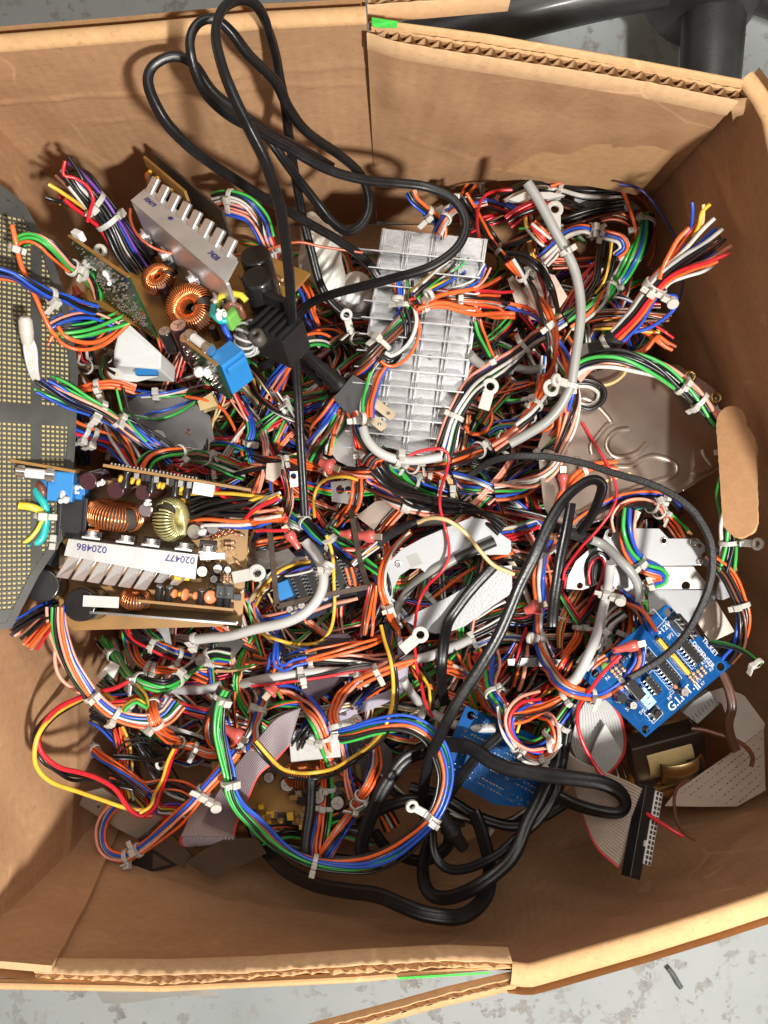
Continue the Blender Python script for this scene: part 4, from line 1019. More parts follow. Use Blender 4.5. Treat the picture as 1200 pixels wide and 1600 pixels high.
# ---- lower power supply
def lower_supply():
    fr = Frame(215, 900, .186, (.997, -.075, 0), (.17, -.05, .98))
    r = empty('power_supply_board', 'flat lying power supply board with numbered toothed heatsink and two large black capacitors', 'circuit board', fr.M, 'open power supplies')
    L = lambda x, y, n=0: fr.loc(x, y, n)
    def upto(x, y, h): p = L(x, y, h); return Vector((p.x, p.y, 0))
    b = MB(); b.prism([L(*q) for q in ((70, 735), (392, 770), (378, 978), (115, 985), (70, 940))], Z3, .0016); b.build('base_board', M['pcb_brown'], r, recalc=True)
    b = MB(); b.prism([L(x, y, .0004) for x, y in ((395, 800), (372, 800), (366, 905), (385, 905))], Z3, .0003); 
    tracks(r, L(330, 800).x, L(375, 800).x, L(350, 970).y, L(350, 800).y, .0001, 60, 3, 'track_brown')
    # heatsink
    hn = .038; q = [L(107, 842, hn), L(309, 867, hn), L(305, 905, hn), L(100, 868, hn)]
    b = MB(); b.prism(q, Z3, .0022); hs = b.build('toothed_heatsink', M['alu_matte'], r, bev=.0009, recalc=True)
    e = (q[1] - q[0]).normalized(); El = (q[1] - q[0]).length; v = Z3.cross(e)
    b = MB(); b.bar(q[0] - Z3 * .018 - v * .0012, q[1] - Z3 * .018 - v * .0012, .0022, .034); b.build('upright_plate', M['alu'], hs, bev=.0005)
    for k in range(8):
        x0 = 108 + k * 24.3; y0 = 866 + k * 3.6; ln = 1.0 if k < 6 else .62
        a0, a1 = L(x0, y0, hn), L(x0 + 22, y0 + 3, hn); c0, c1 = L(x0 - 22 * ln, y0 + 36 * ln, hn - .006), L(x0 - 2 * ln, y0 + 39 * ln, hn - .006)
        for z_ in (c0, c1): z_.z = hn - .006
        mid = (a1 + c1) / 2 + Z3 * .0035; 
        b = MB(); dn = Vector((0, 0, -.0022))
        vs = [a0, a1, mid, c1, c0]; vs2 = [p + dn for p in vs]
        b.add(vs + vs2, [(0, 4, 3, 2, 1), (5, 6, 7, 8, 9), (0, 1, 6, 5), (1, 2, 7, 6), (2, 3, 8, 7), (3, 4, 9, 8), (4, 0, 5, 9)])
        b.build('tooth', M['alu'], hs, bev=.0006, recalc=True)
    for s_, u in (('020477', .985), ('020486', .30)):
        o = q[0] + e * (El * u) - v * .0018 + Z3 * .0003
        text_part('handwritten_number', s_, .0056, M['blue_ink'], hs, Matrix.Translation(o) @ Matrix((-e, -v, Z3)).transposed().to_4x4(), bold=.008)
    for k, t in enumerate((.16, .42, .62, .88)): comp_transistor(r, q[0] + e * (El * t) - Z3 * .012 + v * .001, v)
    # big capacitors lying with their tops to the left
    for (x, y, lx, ly) in ((66, 915, 78, 914), (124, 945, 146, 943)):
        p = L(x, y, .026); t = L(lx + 4, ly, .0005); ax = (p - t); h = ax.length; comp_can(r, t, h, .0098, ax, 'black_cap', 'black_pl', vent=False)
    comp_block(r, L(158, 940, .028), (.020, .0065, .0012), 'sheath_w', name='paper_label', bev=0)
    # top daughter boards (seen edge on)
    def stand(name, x0, y0, x1, y1, n0, n1, mt, th=.0016):
        a, c = L(x0, y0, n1), L(x1, y1, n1); a.z = c.z = (n0 + n1) / 2; b = MB(); b.bar(a, c, th, n1 - n0); b.build(name, M[mt], r); return a, c
    stand('fuse_board', 14, 719, 118, 737, .004, .040, 'pcb_brown'); a, c = stand('control_board', 161, 727, 392, 766, .006, .044, 'pcb_brown')
    d = (c - a); Ld = d.length; d.normalize(); out = Vector((d.y, -d.x, 0))
    b = MB(); 
    for t in np.linspace(.05, .62, 24): p = a + d * Ld * t; b.cyl(Vector((p.x, p.y, .042)) - out * .0008, Vector((p.x, p.y, .042)) - out * .0022, .0007, n=6)
    b.build('solder_joints', M['solder'], r)
    for k, t in enumerate((.20, .24, .38, .405, .53, .12)): p = a + d * Ld * t; comp_disc(r, Vector((p.x, p.y, .040)) + out * .006, .0022, d + out * .2, 'yellow_disc')
    for k, t in enumerate((.155, .33, .49, .57)): p = a + d * Ld * t; comp_can(r, Vector((p.x, p.y, .038)) + out * .001, .010, .0023, out, 'black_cap', 'black_pl', vent=False)
    for k in range(18):
        rr = np.random.default_rng(90 + k); p = a + d * Ld * rr.uniform(.12, .75); p = Vector((p.x, p.y, rr.uniform(.034, .042))) + out * .002
        comp_block(r, p + out * .001, (.003, .004, .003), 'black_pl' if k % 3 else 'solder', name='small_part', bev=.0003)
    p = a + d * Ld * .68; comp_block(r, Vector((p.x, p.y, .041)) + out * .004, (.012, .007, .008), 'white_pl', Matrix((d, -out, Z3)).transposed(), name='plug_housing')
    a, c = stand('regulator_board', 216, 939, 365, 953, .010, .034, 'pcb_brown'); d = (c - a); Ld = d.length; d.normalize(); out = Vector((-d.y, d.x, 0))
    for k, (t, rr_, mt) in enumerate(((.36, .0026, 'orange_disc'), (.42, .0016, 'yellow_disc'), (.47, .0036, 'orange_disc'), (.58, .0024, 'orange_disc'), (.74, .0040, 'orange_disc'), (.335, .0018, 'orange_disc'))):
        p = a + d * Ld * t; comp_disc(r, Vector((p.x, p.y, .032)) + out * .006, rr_, d * (.8 if k != 4 else .2) + Z3 * .5, mt)
    for t in (.2, .3, .64, .84, .92): p = a + d * Ld * t; comp_can(r, Vector((p.x, p.y, .03)) + out * .001, .009, .0024, out + Z3 * .3, 'black_cap', 'cap_top')
    for t in (.85, .92): p = a + d * Ld * t; comp_block(r, Vector((p.x, p.y, .030)) + out * .010, (.007, .008, .009), 'black_pl', name='small_relay')
    p = a + d * Ld * .42; comp_block(r, Vector((p.x, p.y, .034)) + out * .016, (.009, .003, .003), 'yellow_disc', name='film_capacitor')
    p = L(212, 935, .02); comp_toroid(r, p, (0, 1, .3), .0055, .0032, 30, 'copper', .0005)
    stand('shield_plate', 140, 957, 372, 973, .002, .028, 'steel_d', .0014)
    b = MB(); b.bar(L(150, 957, .030), L(370, 975, .030), .0012, .0008); b.build('shield_lip', M['steel'], r)
    # fuse, blue transformers, filter
    p0, p1 = L(26, 737, .040), L(86, 743, .040); dd = (p1 - p0).normalized()
    f = MB(); f.cyl(p0, p1, .0028, n=16); f.cyl(p0, p0 + dd * .005, .0031, n=16, mi=1); f.cyl(p1 - dd * .005, p1, .0031, n=16, mi=1); fo = f.build('fuse', [M['white_pl'], M['solder']], r)
    for pp in (p0 + dd * .0025, p1 - dd * .0025): comp_block(fo, pp - Z3 * .001, (.004, .0078, .005), 'solder', name='fuse_clip')
    for (x, y, sx, sy, h) in ((94, 760, .014, .017, .036), (62, 763, .016, .010, .033), (120, 770, .009, .012, .026)):
        p = upto(x, y, h); comp_block(r, (p.x, p.y, h / 2), (sx, sy, h), 'blue_pl', name='blue_transformer')
    glue(r, L(97, 776, .037), .0045, seed=7); glue(r, L(122, 764, .03), .003, seed=8)
    p = upto(112, 812, .030); comp_block(r, (p.x, p.y, .015), (.013, .022, .028), 'black_pl', name='line_filter'); comp_block(r, (p.x - .007, p.y, .015), (.0025, .026, .031), 'black_pl', name='filter_cheek'); comp_block(r, (p.x + .007, p.y, .015), (.0025, .026, .031), 'black_pl', name='filter_cheek')
    b = MB()
    for k in range(6): b.cyl((p.x + .009, p.y - .010 + k * .004, .026), (p.x + .015, p.y - .010 + k * .004, .026), .0018, n=10, mi=k % 2)
    b.build('winding', [M['sheath_w'], M['copper']], r)
    # coils, capacitors
    comp_toroid(r, L(180, 805, .022), (.1, 1, .12), .0110, .0052, 52, 'copper', .00055)
    comp_toroid(r, L(268, 812, .020), (.85, .12, .52), .0078, .0045, 36, 'coil_y', .0007)
    for (x, y, h, rr_, tx, ty) in ((137, 752, .034, .0050, 160, 745), (180, 766, .034, .0050, 205, 755), (223, 770, .036, .0045, 250, 765), (227, 797, .034, .0042, 232, 806), (303, 831, .022, .0050, 325, 826), (332, 826, .018, .0040, 345, 822)):
        p = L(x, y, h); t = L(tx, ty, .004); ax = p - t; comp_can(r, t, ax.length, rr_, ax, 'brown_cap', 'cap_top', vent=False)
    for (x, y, s, sd) in ((160, 757, .0032, 11), (193, 752, .003, 12), (232, 786, .0026, 13), (313, 829, .0035, 14)): glue(r, L(x, y, .034 if x < 300 else .023), s, seed=sd)
    for (x, y, h, rr_) in ((316, 893, .014, .0036), (340, 889, .012, .0030), (334, 905, .010, .0026)):
        p = upto(x, y, h); comp_can(r, p, h, rr_, body='black_cap', top='cap_top')
    rr = np.random.default_rng(61)
    for k in range(26):
        p = L(rr.uniform(316, 374), rr.uniform(795, 935), .003); q = rr.uniform(0, 3.1); dd = Vector((math.cos(q), math.sin(q), 0)) * .0042
        if k % 3: comp_res(r, p - dd, p + dd, .0011)
        elif k % 2: comp_can(r, Vector((p.x, p.y, 0)), rr.uniform(.006, .011), rr.uniform(.0016, .0026), body='black_cap', top='cap_top')
        else: comp_block(r, p + Z3 * .003, (.005, .004, .007), 'black_pl', name='small_part', bev=.0003)
    for k in range(5): p = L(345 + k * 5, 900 + (k % 2) * 4, .004); comp_res(r, p + Vector((0, -.004, 0)), p + Vector((0, .004, 0)))
    for k in range(4): p = L(334 + k * 10, 838 - k * 3, .008); comp_res(r, p + Vector((-.003, -.003, 0)), p + Vector((.003, .003, .001)), .0014, body='copper')
    b = MB(); b.bar(L(312, 870, .03), L(352, 868, .03), .004, .003); b.build('clamp_bar', M['alu'], r, bev=.0004); comp_transistor(r, L(325, 858, .03), (0, 1, .2))
    # mains leads at the left
    def lead(pts, mt, rad=.002): b = MB(); b.tube(spline([tuple(L(*q)) for q in pts], .0015), rad, 10); b.build('mains_lead', M.get(mt) or WM[mt], r)
    lead([(50, 756, .03), (60, 775, .035), (70, 790, .036), (72, 815, .033), (62, 845, .034), (28, 855, .034)], 'lead_teal', .0023)
    lead([(30, 790, .040), (48, 792, .040), (62, 798, .038), (70, 810, .034)], 'lead_y', .0022); lead([(28, 853, .0375), (45, 843, .0375), (58, 828, .037), (66, 812, .036)], 'lead_y', .0012)
    lead([(56, 750, .03), (66, 765, .034), (68, 785, .03), (58, 800, .026)], 'n', .0024); lead([(62, 850, .028), (75, 847, .028), (88, 845, .026)], 'b', .002); lead([(16, 829, .032), (24, 834, .033), (36, 842, .03)], 'p', .0022)
    p = upto(62, 805, .026); comp_block(r, (p.x - .006, p.y, .013), (.008, .013, .026), 'green_pl', name='green_block'); comp_block(r, (p.x + .008, p.y, .013), (.007, .012, .026), 'green_pl', name='green_block')
    p = upto(35, 828, .022); comp_block(r, (p.x, p.y, .011), (.018, .012, .020), 'black_pl', name='mains_socket'); p = upto(60, 870, .02); comp_block(r, (p.x, p.y, .008), (.022, .012, .018), 'black_pl', name='mains_socket')
    tie_mesh(L(68, 806, .034), (0, 1, 0), (1, 0, 0), (0, 0, 1), .0042, r, ang=1.4)
    tie_mesh(L(86, 846, .027), (1, 0, 0), (0, 1, 0), (0, 0, 1), .003, r, ang=1.2)

# ---- ticket board
def ticket_board():
    fr = Frame(1025, 1049, .176, (.767, .642, 0), (.17, .14, .97))
    r = empty('ticket_board', 'bright blue ticket dispenser circuit board with white lettering resting on the ribbon cables', 'circuit board', fr.M)
    L = lambda x, y, n=0: fr.loc(x, y, n)
    cs = [(908, 1056), (1009, 1152), (1143, 1040), (1042, 944)]; co = [L(*q) for q in cs]
    cen = sum(co, Vector()) / 4; holes = []
    for (x, y) in ((1044, 957), (1126, 1042), (1009, 1140), (930, 1052)):
        p = L(x, y); holes.append([p + Vector((math.cos(q), math.sin(q), 0)) * .0026 for q in np.linspace(0, math.tau, 16, endpoint=False)])
    b = MB(); b.prism(co, Z3, .0016, holes); b.build('board', M['pcb_blue'], r, recalc=True)
    stamp_poly(cs, .179)
    b = MB()
    for h in holes[:2] + holes[3:]: p = sum(h, Vector()) / 16; b = MB(); b.lathe(p, Z3, [(.0027, .00003), (.0040, .00006)], 20, cap=False); b.build('pad_ring', M['track_blue'], r)
    X, Y = Vector((1, 0, 0)), Vector((0, 1, 0)); ink = M['white_ink']
    def txt(s, x, y, size, rot=0, bold=.0):
        p = L(x, y); text_part('lettering', s, size, ink, r, Matrix.Translation((p.x, p.y, .00012)) @ Matrix.Rotation(rot, 4, 'Z'), bold=bold)
    txt('G.I.F.T.', 1049, 1113, .0076, bold=.015); txt('II', 1090, 1079, .0066, bold=.02)
    txt('TICKET', 1096, 1000, .0043, -math.pi / 2, .012); txt('DISPENSER', 1080, 1006, .0043, -math.pi / 2, .012)
    txt('+12V', 1031, 994, .0050, bold=.012); txt('SW1', 1001, 1117, .003); txt('S1', 980, 1112, .0034); txt('SP2', 973, 1036, .0032); txt('BP', 984, 1028, .0032)
    txt('SP2', 1045, 1000, .0034); txt('C2', 1048, 1087, .003); txt('R9', 1045, 1095, .003); txt('R4', 942, 1058, .0032); txt('R6', 948, 1064, .0032); txt('S2', 963, 1098, .003)
    for k, s in enumerate(('R1', 'R2', 'R3')): txt(s, 1098 + k * 6, 1040 + k * 5, .0032)
    for k, s in enumerate(('R4', 'R5', 'R7')): txt(s, 1085 + k * 6, 1062 + k * 5, .0028)
    tracks(r, -.030, .030, -.024, .024, .00006, 70, 21, 'track_blue', w=.0005)
    def outline(x, y, w, h, rot=0):
        p = L(x, y); R = Matrix.Rotation(rot, 3, 'Z'); b = MB()
        for (a, c) in (((-1, -1), (1, -1)), ((1, -1), (1, 1)), ((1, 1), (-1, 1)), ((-1, 1), (-1, -1))):
            A = R @ Vector((a[0] * w / 2, a[1] * h / 2, .0001)); C = R @ Vector((c[0] * w / 2, c[1] * h / 2, .0001)); b.bar(p + A, p + C, .0003, .00005)
        b.build('silk_outline', ink, r)
    yd = Vector((0, -1, 0))
    for (x, y, n, w) in ((1075, 1018, 7, .0066), (1040, 1050, 7, .0066), (1013, 1032, 4, .0066)):
        p = L(x, y); comp_ic(r, p, n, yd, wd=w); outline(x, y, w + .005, n * .00254 + .002)
    p = L(1016, 1070); comp_ic(r, p, 5, yd, wd=.005)
    for (x, y, ln) in ((1036, 1012, .0145), (1058, 1036, .018)):
        p = L(x, y); comp_block(r, (p.x, p.y, .0022), (.0024, ln, .0042), 'yellow_disc', name='pin_strip', bev=.0003)
        b = MB()
        for k in range(int(ln / .00254)): b.box((p.x + .0026, p.y - ln / 2 + .0015 + k * .00254, .0014), (.001, .001, .0026))
        b.build('pins', M['solder'], r)
    for (x, y, n) in ((1056, 974, 3), (1073, 988, 2)):
        p = L(x, y); outline(x, y, .0095, n * .00396 + .002)
        comp_block(r, (p.x, p.y, .0042), (.0065, n * .0038, .0084), 'black_pl', name='connector')
        b = MB()
        for k in range(n): b.box((p.x - .0005, p.y - (n - 1) * .0019 + k * .0038, .0092), (.0012, .0012, .004))
        b.build('pins', M['solder'], r)
    p = L(1022, 968); outline(1022, 968, .0085, .0105)
    p = L(1005, 1090); comp_block(r, (p.x, p.y, .0022), (.0076, .0128, .0044), 'dip_blue', name='dip_switch')
    b = MB()
    for k in range(4): b.box((p.x + (.001 if k % 2 else -.001), p.y - .0045 + k * .003, .0047), (.0020, .0015, .0012))
    b.build('rockers', M['white_ink'], r)
    p = L(1021, 1114); outline(1021, 1114, .0092, .0092); comp_block(r, (p.x, p.y, .0020), (.0062, .0062, .0036), 'black_pl', name='push_button')
    b = MB(); b.cyl((p.x, p.y, .0038), (p.x, p.y, .0056), .0018, n=16); b.build('plunger', M['black_pl'], r)
    b = MB()
    for sx in (-1, 1):
        for sy in (-1, 1): b.box((p.x + sx * .0038, p.y + sy * .0022, .0012), (.0018, .001, .002))
    b.build('pins', M['solder'], r)
    for k, (x, y) in enumerate(((1085, 1055), (1092, 1051), (1098, 1046), (1080, 1060))): p = L(x, y); comp_res(r, p + Vector((-.0006, -.005, .0014)), p + Vector((-.0006, .005, .0014)), .0012)
    for k, (x, y) in enumerate(((958, 1052), (964, 1048), (970, 1043))): p = L(x, y); comp_res(r, p + Vector((0, -.0055, .0014)), p + Vector((0, .0055, .0014)), .0012)
    p = L(1060, 1080); comp_can(r, p, .008, .0028, (0, 0, 1), 'black_cap', 'cap_top'); p = L(983, 1101); comp_can(r, p, .006, .0026, (0, 0, 1), 'black_cap', 'cap_top'); p = L(964, 1090); comp_can(r, p, .007, .0034, (0, 0, 1), 'black_cap', 'black_pl', vent=False)
    p = L(1050, 1072); comp_disc(r, p + Z3 * .004, .0016, (1, 0, .6), 'orange_disc'); p = L(984, 1076); comp_block(r, (p.x, p.y, .004), (.007, .014, .008), 'black_pl', name='connector')
    b = MB(); p = L(957, 1030); b.sphere(p + Z3 * .003, .003, 12); b.build('red_lamp', M['red_tr'], r)
    b = MB(); p = L(943, 1041); b.sphere(p + Z3 * .002, .0028, 12); b.build('green_lamp', M['green_pl'], r)
M['dip_blue'] = mat('dip_switch_pale_blue', (.30, .48, .72), .4)

def solder_blue_board():
    fr = Frame(785, 1190, .156, (.84, -.45, 0), (.16, .16, .97))
    r = empty('solder_side_board', 'blue circuit board showing its soldered back beneath the rainbow knot', 'circuit board', fr.M)
    cs = [(728, 1103), (880, 1168), (868, 1218), (842, 1264), (772, 1257), (683, 1207)]
    b = MB(); hl = []
    for (x, y) in ((736, 1118), (686 + 8, 1200)): p = fr.loc(x, y); hl.append([p + Vector((math.cos(q), math.sin(q), 0)) * .0028 for q in np.linspace(0, math.tau, 14, endpoint=False)])
    b.prism([fr.loc(*q) for q in cs], Z3, .0016, hl[:1]); b.build('board', M['pcb_blue'], r, recalc=True)
    stamp_poly(cs, .152)
    ink = MB(); rr = np.random.default_rng(31)
    for row in range(11):
        for k in range(24):
            if rr.random() < .25 or row % 3 == 2 or k % 9 > 6: continue
            p = Vector((-.031 + k * .00254, -.019 + row * .0036, 0))
            ink.lathe(p, Z3, [(.0012, 0), (.0009, .0005), (.0004, .0014), (.0003, rr.uniform(.0018, .0032))], 7)
    ink.build('solder_joints', M['solder'], r)
    tracks(r, -.032, .032, -.020, .020, .00006, 80, 22, 'track_blue', w=.0006)

def dark_blue_board():
    fr = Frame(500, 905, .128, (.93, .36, 0))
    r = empty('dark_blue_board', 'dark blue circuit board with rows of black chips under the bent rusty strip', 'circuit board', fr.M)
    cs = [(432, 872), (545, 835), (585, 925), (470, 975), (440, 950)]; b = MB(); b.prism([fr.loc(*q) for q in cs], Z3, .0016); b.build('board', M['pcb_dark'], r, recalc=True); stamp_poly(cs, .130)
    for k in range(5): comp_ic(r, fr.loc(470 + k * 20, 915 - k * 6), 8, (0, 1, 0))
    p = fr.loc(446, 920); comp_block(r, (p.x, p.y, .006), (.010, .012, .010), 'blue_pl', name='terminal_block')
    for k in range(6):
        p = fr.loc(455 + k * 18, 950 - k * 6); comp_can(r, p, .008, .0026, body='black_cap', top='cap_top')
    for k in range(8): p = fr.loc(450 + k * 15, 880 - k * 3); comp_res(r, p + Vector((0, -.004, .0014)), p + Vector((0, .004, .0014)), .0012)

def deep_supply():
    fr = Frame(440, 1240, .112, (1, .1, 0), (0, .1, 1))
    r = empty('power_supply_board', 'power supply board sunk under the mauve ribbon in the lower left of the pile', 'circuit board', fr.M, 'open power supplies')
    cs = [(330, 1190), (560, 1165), (570, 1270), (430, 1298), (345, 1300)]; b = MB(); b.prism([fr.loc(*q) for q in cs], Z3, .0016); b.build('base_board', M['pcb_brown'], r, recalc=True); stamp_poly(cs, .122)
    b = MB(); b.box(fr.loc(492, 1168, .030), (.034, .016, .002)); h_ = b.build('heatsink', M['alu_matte'], r, bev=.0006)
    b = MB(); p = fr.loc(492, 1168, .030); b.box((p.x, p.y + .008, .015), (.034, .002, .030)); b.build('upright_plate', M['alu'], h_)
    comp_toroid(r, fr.loc(473, 1210, .016), (.1, 1, .2), .0085, .0042, 40, 'copper', .0006)
    for (x, y, h, q) in ((449, 1226, .022, .0052), (497, 1246, .020, .0048), (527, 1255, .018, .0050), (420, 1215, .016, .004)):
        p = fr.loc(x, y, h); comp_can(r, (p.x, p.y, 0), h, q, body='black_cap', top='cap_top')
    rr = np.random.default_rng(55)
    for k in range(70):
        p = fr.loc(rr.uniform(345, 475), rr.uniform(1262, 1290)) if k < 24 else fr.loc(rr.uniform(350, 560), rr.uniform(1185, 1280)); hh = rr.uniform(.004, .014); comp_block(r, (p.x, p.y, hh / 2), (rr.uniform(.002, .006), rr.uniform(.003, .006), hh), ('black_pl', 'yellow_disc', 'solder', 'pcb_brown')[k % 4], name='small_part', bev=.0003)

def transformer():
    fr = Frame(1045, 1190, .118, (.95, .25, 0), (.10, -.35, .93))
    r = empty('wound_transformer', 'varnished transformer with a brass strap and yellow tape under the ticket board', 'transformer', fr.M)
    b = MB(); b.box((0, 0, -.004), (.052, .044, .016)); b.build('core', M['steel_d'], r, bev=.001)
    b = MB(); b.cyl((-.016, .004, -.01), (.016, .004, -.01), .017, n=28); b.build('bobbin', M['tape'], r, bev=.0006)
    b = MB(); b.sphere((.006, -.018, -.002), .018, 20, sq=(1.3, .75, .7)); b.build('winding', M['amber'], r)
    b = MB(); b.sphere((-.018, -.012, -.004), .010, 16, sq=(1.2, .8, .8)); b.build('winding', M['amber'], r)
    g = []
    for t in np.linspace(0, 1, 14):
        q = (t - .5) * 2.4; g.append([(math.sin(q) * .016 + .004, .012, .010 + math.cos(q) * .010), (math.sin(q) * .018 + .006, -.006, .008 + math.cos(q) * .009)])
    b = MB(); b.grid(g, 0); o = b.build('strap', M['brass'], r); md = o.modifiers.new('s', 'SOLIDIFY'); md.thickness = .0012
    b = MB(); b.box((.012, .002, .016), (.010, .018, .002)); b.build('label_plate', M['black_pl'], r); b = MB(); b.box((-.004, -.012, .010), (.036, .004, .003)); b.build('strap_bar', M['brass'], r, bev=.0005)
    b = MB(); b.torus((-.034, -.004, .0), (1, .2, .3), .016, .0011, 26, 8); b.build('mounting_foot', M['brass_d'], r)
    stamp_poly([(985, 1130), (1090, 1130), (1085, 1240), (1000, 1240)], .122)

def moulded_plug():
    fr = Frame(545, 615, .175, (.78, -.62, 0), (.1, .1, .98))
    r = empty('mains_plug', 'black moulded mains plug with two brass blades resting against the finned heatsink', 'plug', fr.M)
    b = MB(); cx = fr.loc(555, 622)
    b.prism([cx + Vector(q) for q in ((-.010, -.010, .004), (.004, -.012, .004), (.010, -.008, .004), (.010, .008, .004), (.004, .012, .004), (-.010, .010, .004))], Z3, .015); b.build('body', M['black_pl'], r, bev=.0025, recalc=True)
    b = MB(); pr = [(.0062 - .0004 * k + (.0012 if k % 2 else 0), .0036 * k) for k in range(11)]; b.lathe(cx + Vector((-.010, 0, -.003)), (-1, .12, -.1), pr, 18); b.build('strain_relief', M['black_pl'], r)
    for dy in (-.0045, .0045):
        b = MB(); b.prism([cx + Vector(q) for q in ((.008, dy - .003, .0048), (.026, dy - .003, .0048), (.027, dy, .0048), (.026, dy + .003, .0048), (.008, dy + .003, .0048))], Z3, .0015,
                          [[cx + Vector((.0225 + math.cos(q) * .0012, dy + math.sin(q) * .0012, .0048)) for q in np.linspace(0, math.tau, 10, endpoint=False)]]); b.build('blade', M['brass_d'], r, recalc=True)

def strain_relief():
    fr = Frame(695, 1283, .158, (.55, -.8, 0)); r = empty('strain_relief', 'black ribbed rubber strain relief at the end of the flat black cord', 'strain relief', fr.M, 'moulded rubber ends')
    b = MB(); b.lathe((-.012, 0, 0), (1, 0, 0), [(.0040, 0)] + [(.0052 + (.0013 if k % 2 else 0), .002 + .0021 * k) for k in range(11)] + [(.004, .027)], 18); b.build('ribs', M['cord_matte'], r)
    b = MB(); b.cyl((.014, 0, 0), (.022, 0, -.002), .0046, .0040, n=18); b.build('collar', M['black_pl'], r)

def film_bag():
    def pillow(name, poly, z, h, matr, par, seed, base):
        rr = np.random.default_rng(seed); pl = cr('E', poly); cx = sum(p[0] for p in pl) / len(pl); cy = sum(p[1] for p in pl) / len(pl)
        ring = spline(pl + [pl[0]], 6)[:-1]; rows = []
        for t in np.linspace(0, 1, 26):
            row = []
            for i, (x, y) in enumerate(ring):
                X = cx + (x - cx) * t; Y = cy + (y - cy) * t
                zz = z + h * (1 - t ** 2.2) + .0035 * math.sin(X * .11 + seed) * math.sin(Y * .09 + X * .03) * (1 - t ** 4) + .002 * math.sin(X * .3 + Y * .21)
                row.append(tuple(P(X, Y, zz) - base))
            row.append(row[0]); rows.append(row)
        b = MB(); b.grid(rows, 0); return b.build(name, matr, par, recalc=True)
    base = P(510, 400, .15); r = empty('plastic_film', 'crumpled milky plastic bag lying left of the finned heatsink under the cords', 'plastic bag', Matrix.Translation(base))
    pillow('sheet', [(205, 130), (262, 90), (330, 150), (400, 160), (400, 300), (420, 400), (400, 500), (320, 520), (270, 430), (200, 350), (210, 230)], .150, .022, M['bag'], r, 2, base)
    pillow('folded_end', [(395, 400), (470, 370), (535, 410), (540, 520), (500, 590), (420, 590), (380, 520)], .140, .018, M['clear_pl'], r, 5, base)
    stamp_poly(cr('E', [(205, 130), (330, 130), (400, 330), (540, 400), (540, 580), (400, 590), (270, 430)]), .165)

def rusty_strip():
    pts = cr('H', [(40, 380), (70, 590), (98, 893), (300, 845), (525, 800), (490, 690), (452, 480), (440, 440)])
    z = (.188, .19, .19, .19, .188, .182, .176, .172); base = P(*pts[0], z[0]); r = empty('bent_metal_strip', 'thin bent rusty metal strip forming an open frame right of the lower power supply', 'metal strip', Matrix.Translation(base))
    b = MB()
    for (p, q, z0, z1) in zip(pts[:-1], pts[1:], z[:-1], z[1:]):
        b.bar(P(*p, z0) - base, P(*q, z1) - base, .0034, .0010)
    b.build('strip', M['rust'], r, bev=.0002)

def terminal(label, crop, a, c, z, mt='red_tr', r_=.0042):
    (x0, y0), (x1, y1) = cr(crop, [a, c]); p, q = P(x0, y0, z), P(x1, y1, z + .002); d = (q - p); Ln = d.length; d.normalize()
    r = empty('crimp_terminal', label, 'terminal', Matrix.Translation(p), 'red vinyl crimp terminals')
    b = MB(); b.lathe((0, 0, 0), d, [(r_ * .42, 0), (r_ * .45, Ln * .1), (r_ * .6, Ln * .5), (r_ * .85, Ln * .72), (r_ * .8, Ln * .97), (r_ * .7, Ln)], 14)
    b.build('sleeve', M[mt], r); s = d.cross(Z3).normalized(); b = MB(); b.box(d * (Ln * 1.0 + .002), (.006, .0042, .0009), Matrix((d, s, s.cross(d) * -1)).transposed()); b.build('tab', M['brass_d'], r, bev=.0003); return r

def ribbons_low():
    r = empty('ribbon_cable', 'dark striped ribbon cable end poking up below the pale cable loop', 'ribbon cable', Matrix(), 'ribbon cables')
    loft_ribbon(cr('H', [(235, 1130), (270, 1080), (340, 1030), (430, 1018)]), cr('H', [(500, 1200), (490, 1150), (470, 1090), (440, 1040)]), (.128, .14, .146, .146), (.128, .134, .14, .146), 18, 'rib_dark', None, parent=r)
    r = empty('ribbon_cable', 'narrow pale lilac ribbon cable folding down right of the long yellow wire', 'ribbon cable', Matrix(), 'ribbon cables')
    loft_ribbon(cr('K', [(665, -20), (662, 100), (640, 220), (540, 270), (420, 335), (300, 400), (160, 430)]), cr('K', [(705, 0), (715, 120), (690, 240), (570, 310), (440, 360), (310, 430), (170, 455)]), (.15, .15, .146, .142, .138), (.15, .148, .14, .138, .136), 8, 'rib_lilac', None, parent=r)
    r = empty('ribbon_cable', 'dark ribbon cable crossing beneath the pale cable at the bottom centre', 'ribbon cable', Matrix(), 'ribbon cables')
    loft_ribbon(cr('K', [(210, 230), (250, 170), (330, 130)]), cr('K', [(280, 290), (380, 210), (480, 140)]), (.135, .138, .14), (.132, .136, .14), 14, 'rib_dark', None, parent=r)
    r = empty('ribbon_cable', 'ribbon cable just visible below the lower edge of the lower power supply', 'ribbon cable', Matrix(), 'ribbon cables')
    loft_ribbon(cr('J', [(700, 70), (760, 130), (790, 210)]), cr('J', [(790, 80), (800, 140), (810, 200)]), (.12, .125, .125), (.12, .125, .125), 12, 'rib_white', None, parent=r)
M['rib_dark'] = mat('ribbon_dark', (.10, .075, .09), .35, noise=.1, nscale=60); M['rib_lilac'] = mat('ribbon_lilac', (.38, .35, .43), .35, noise=.06, nscale=60)

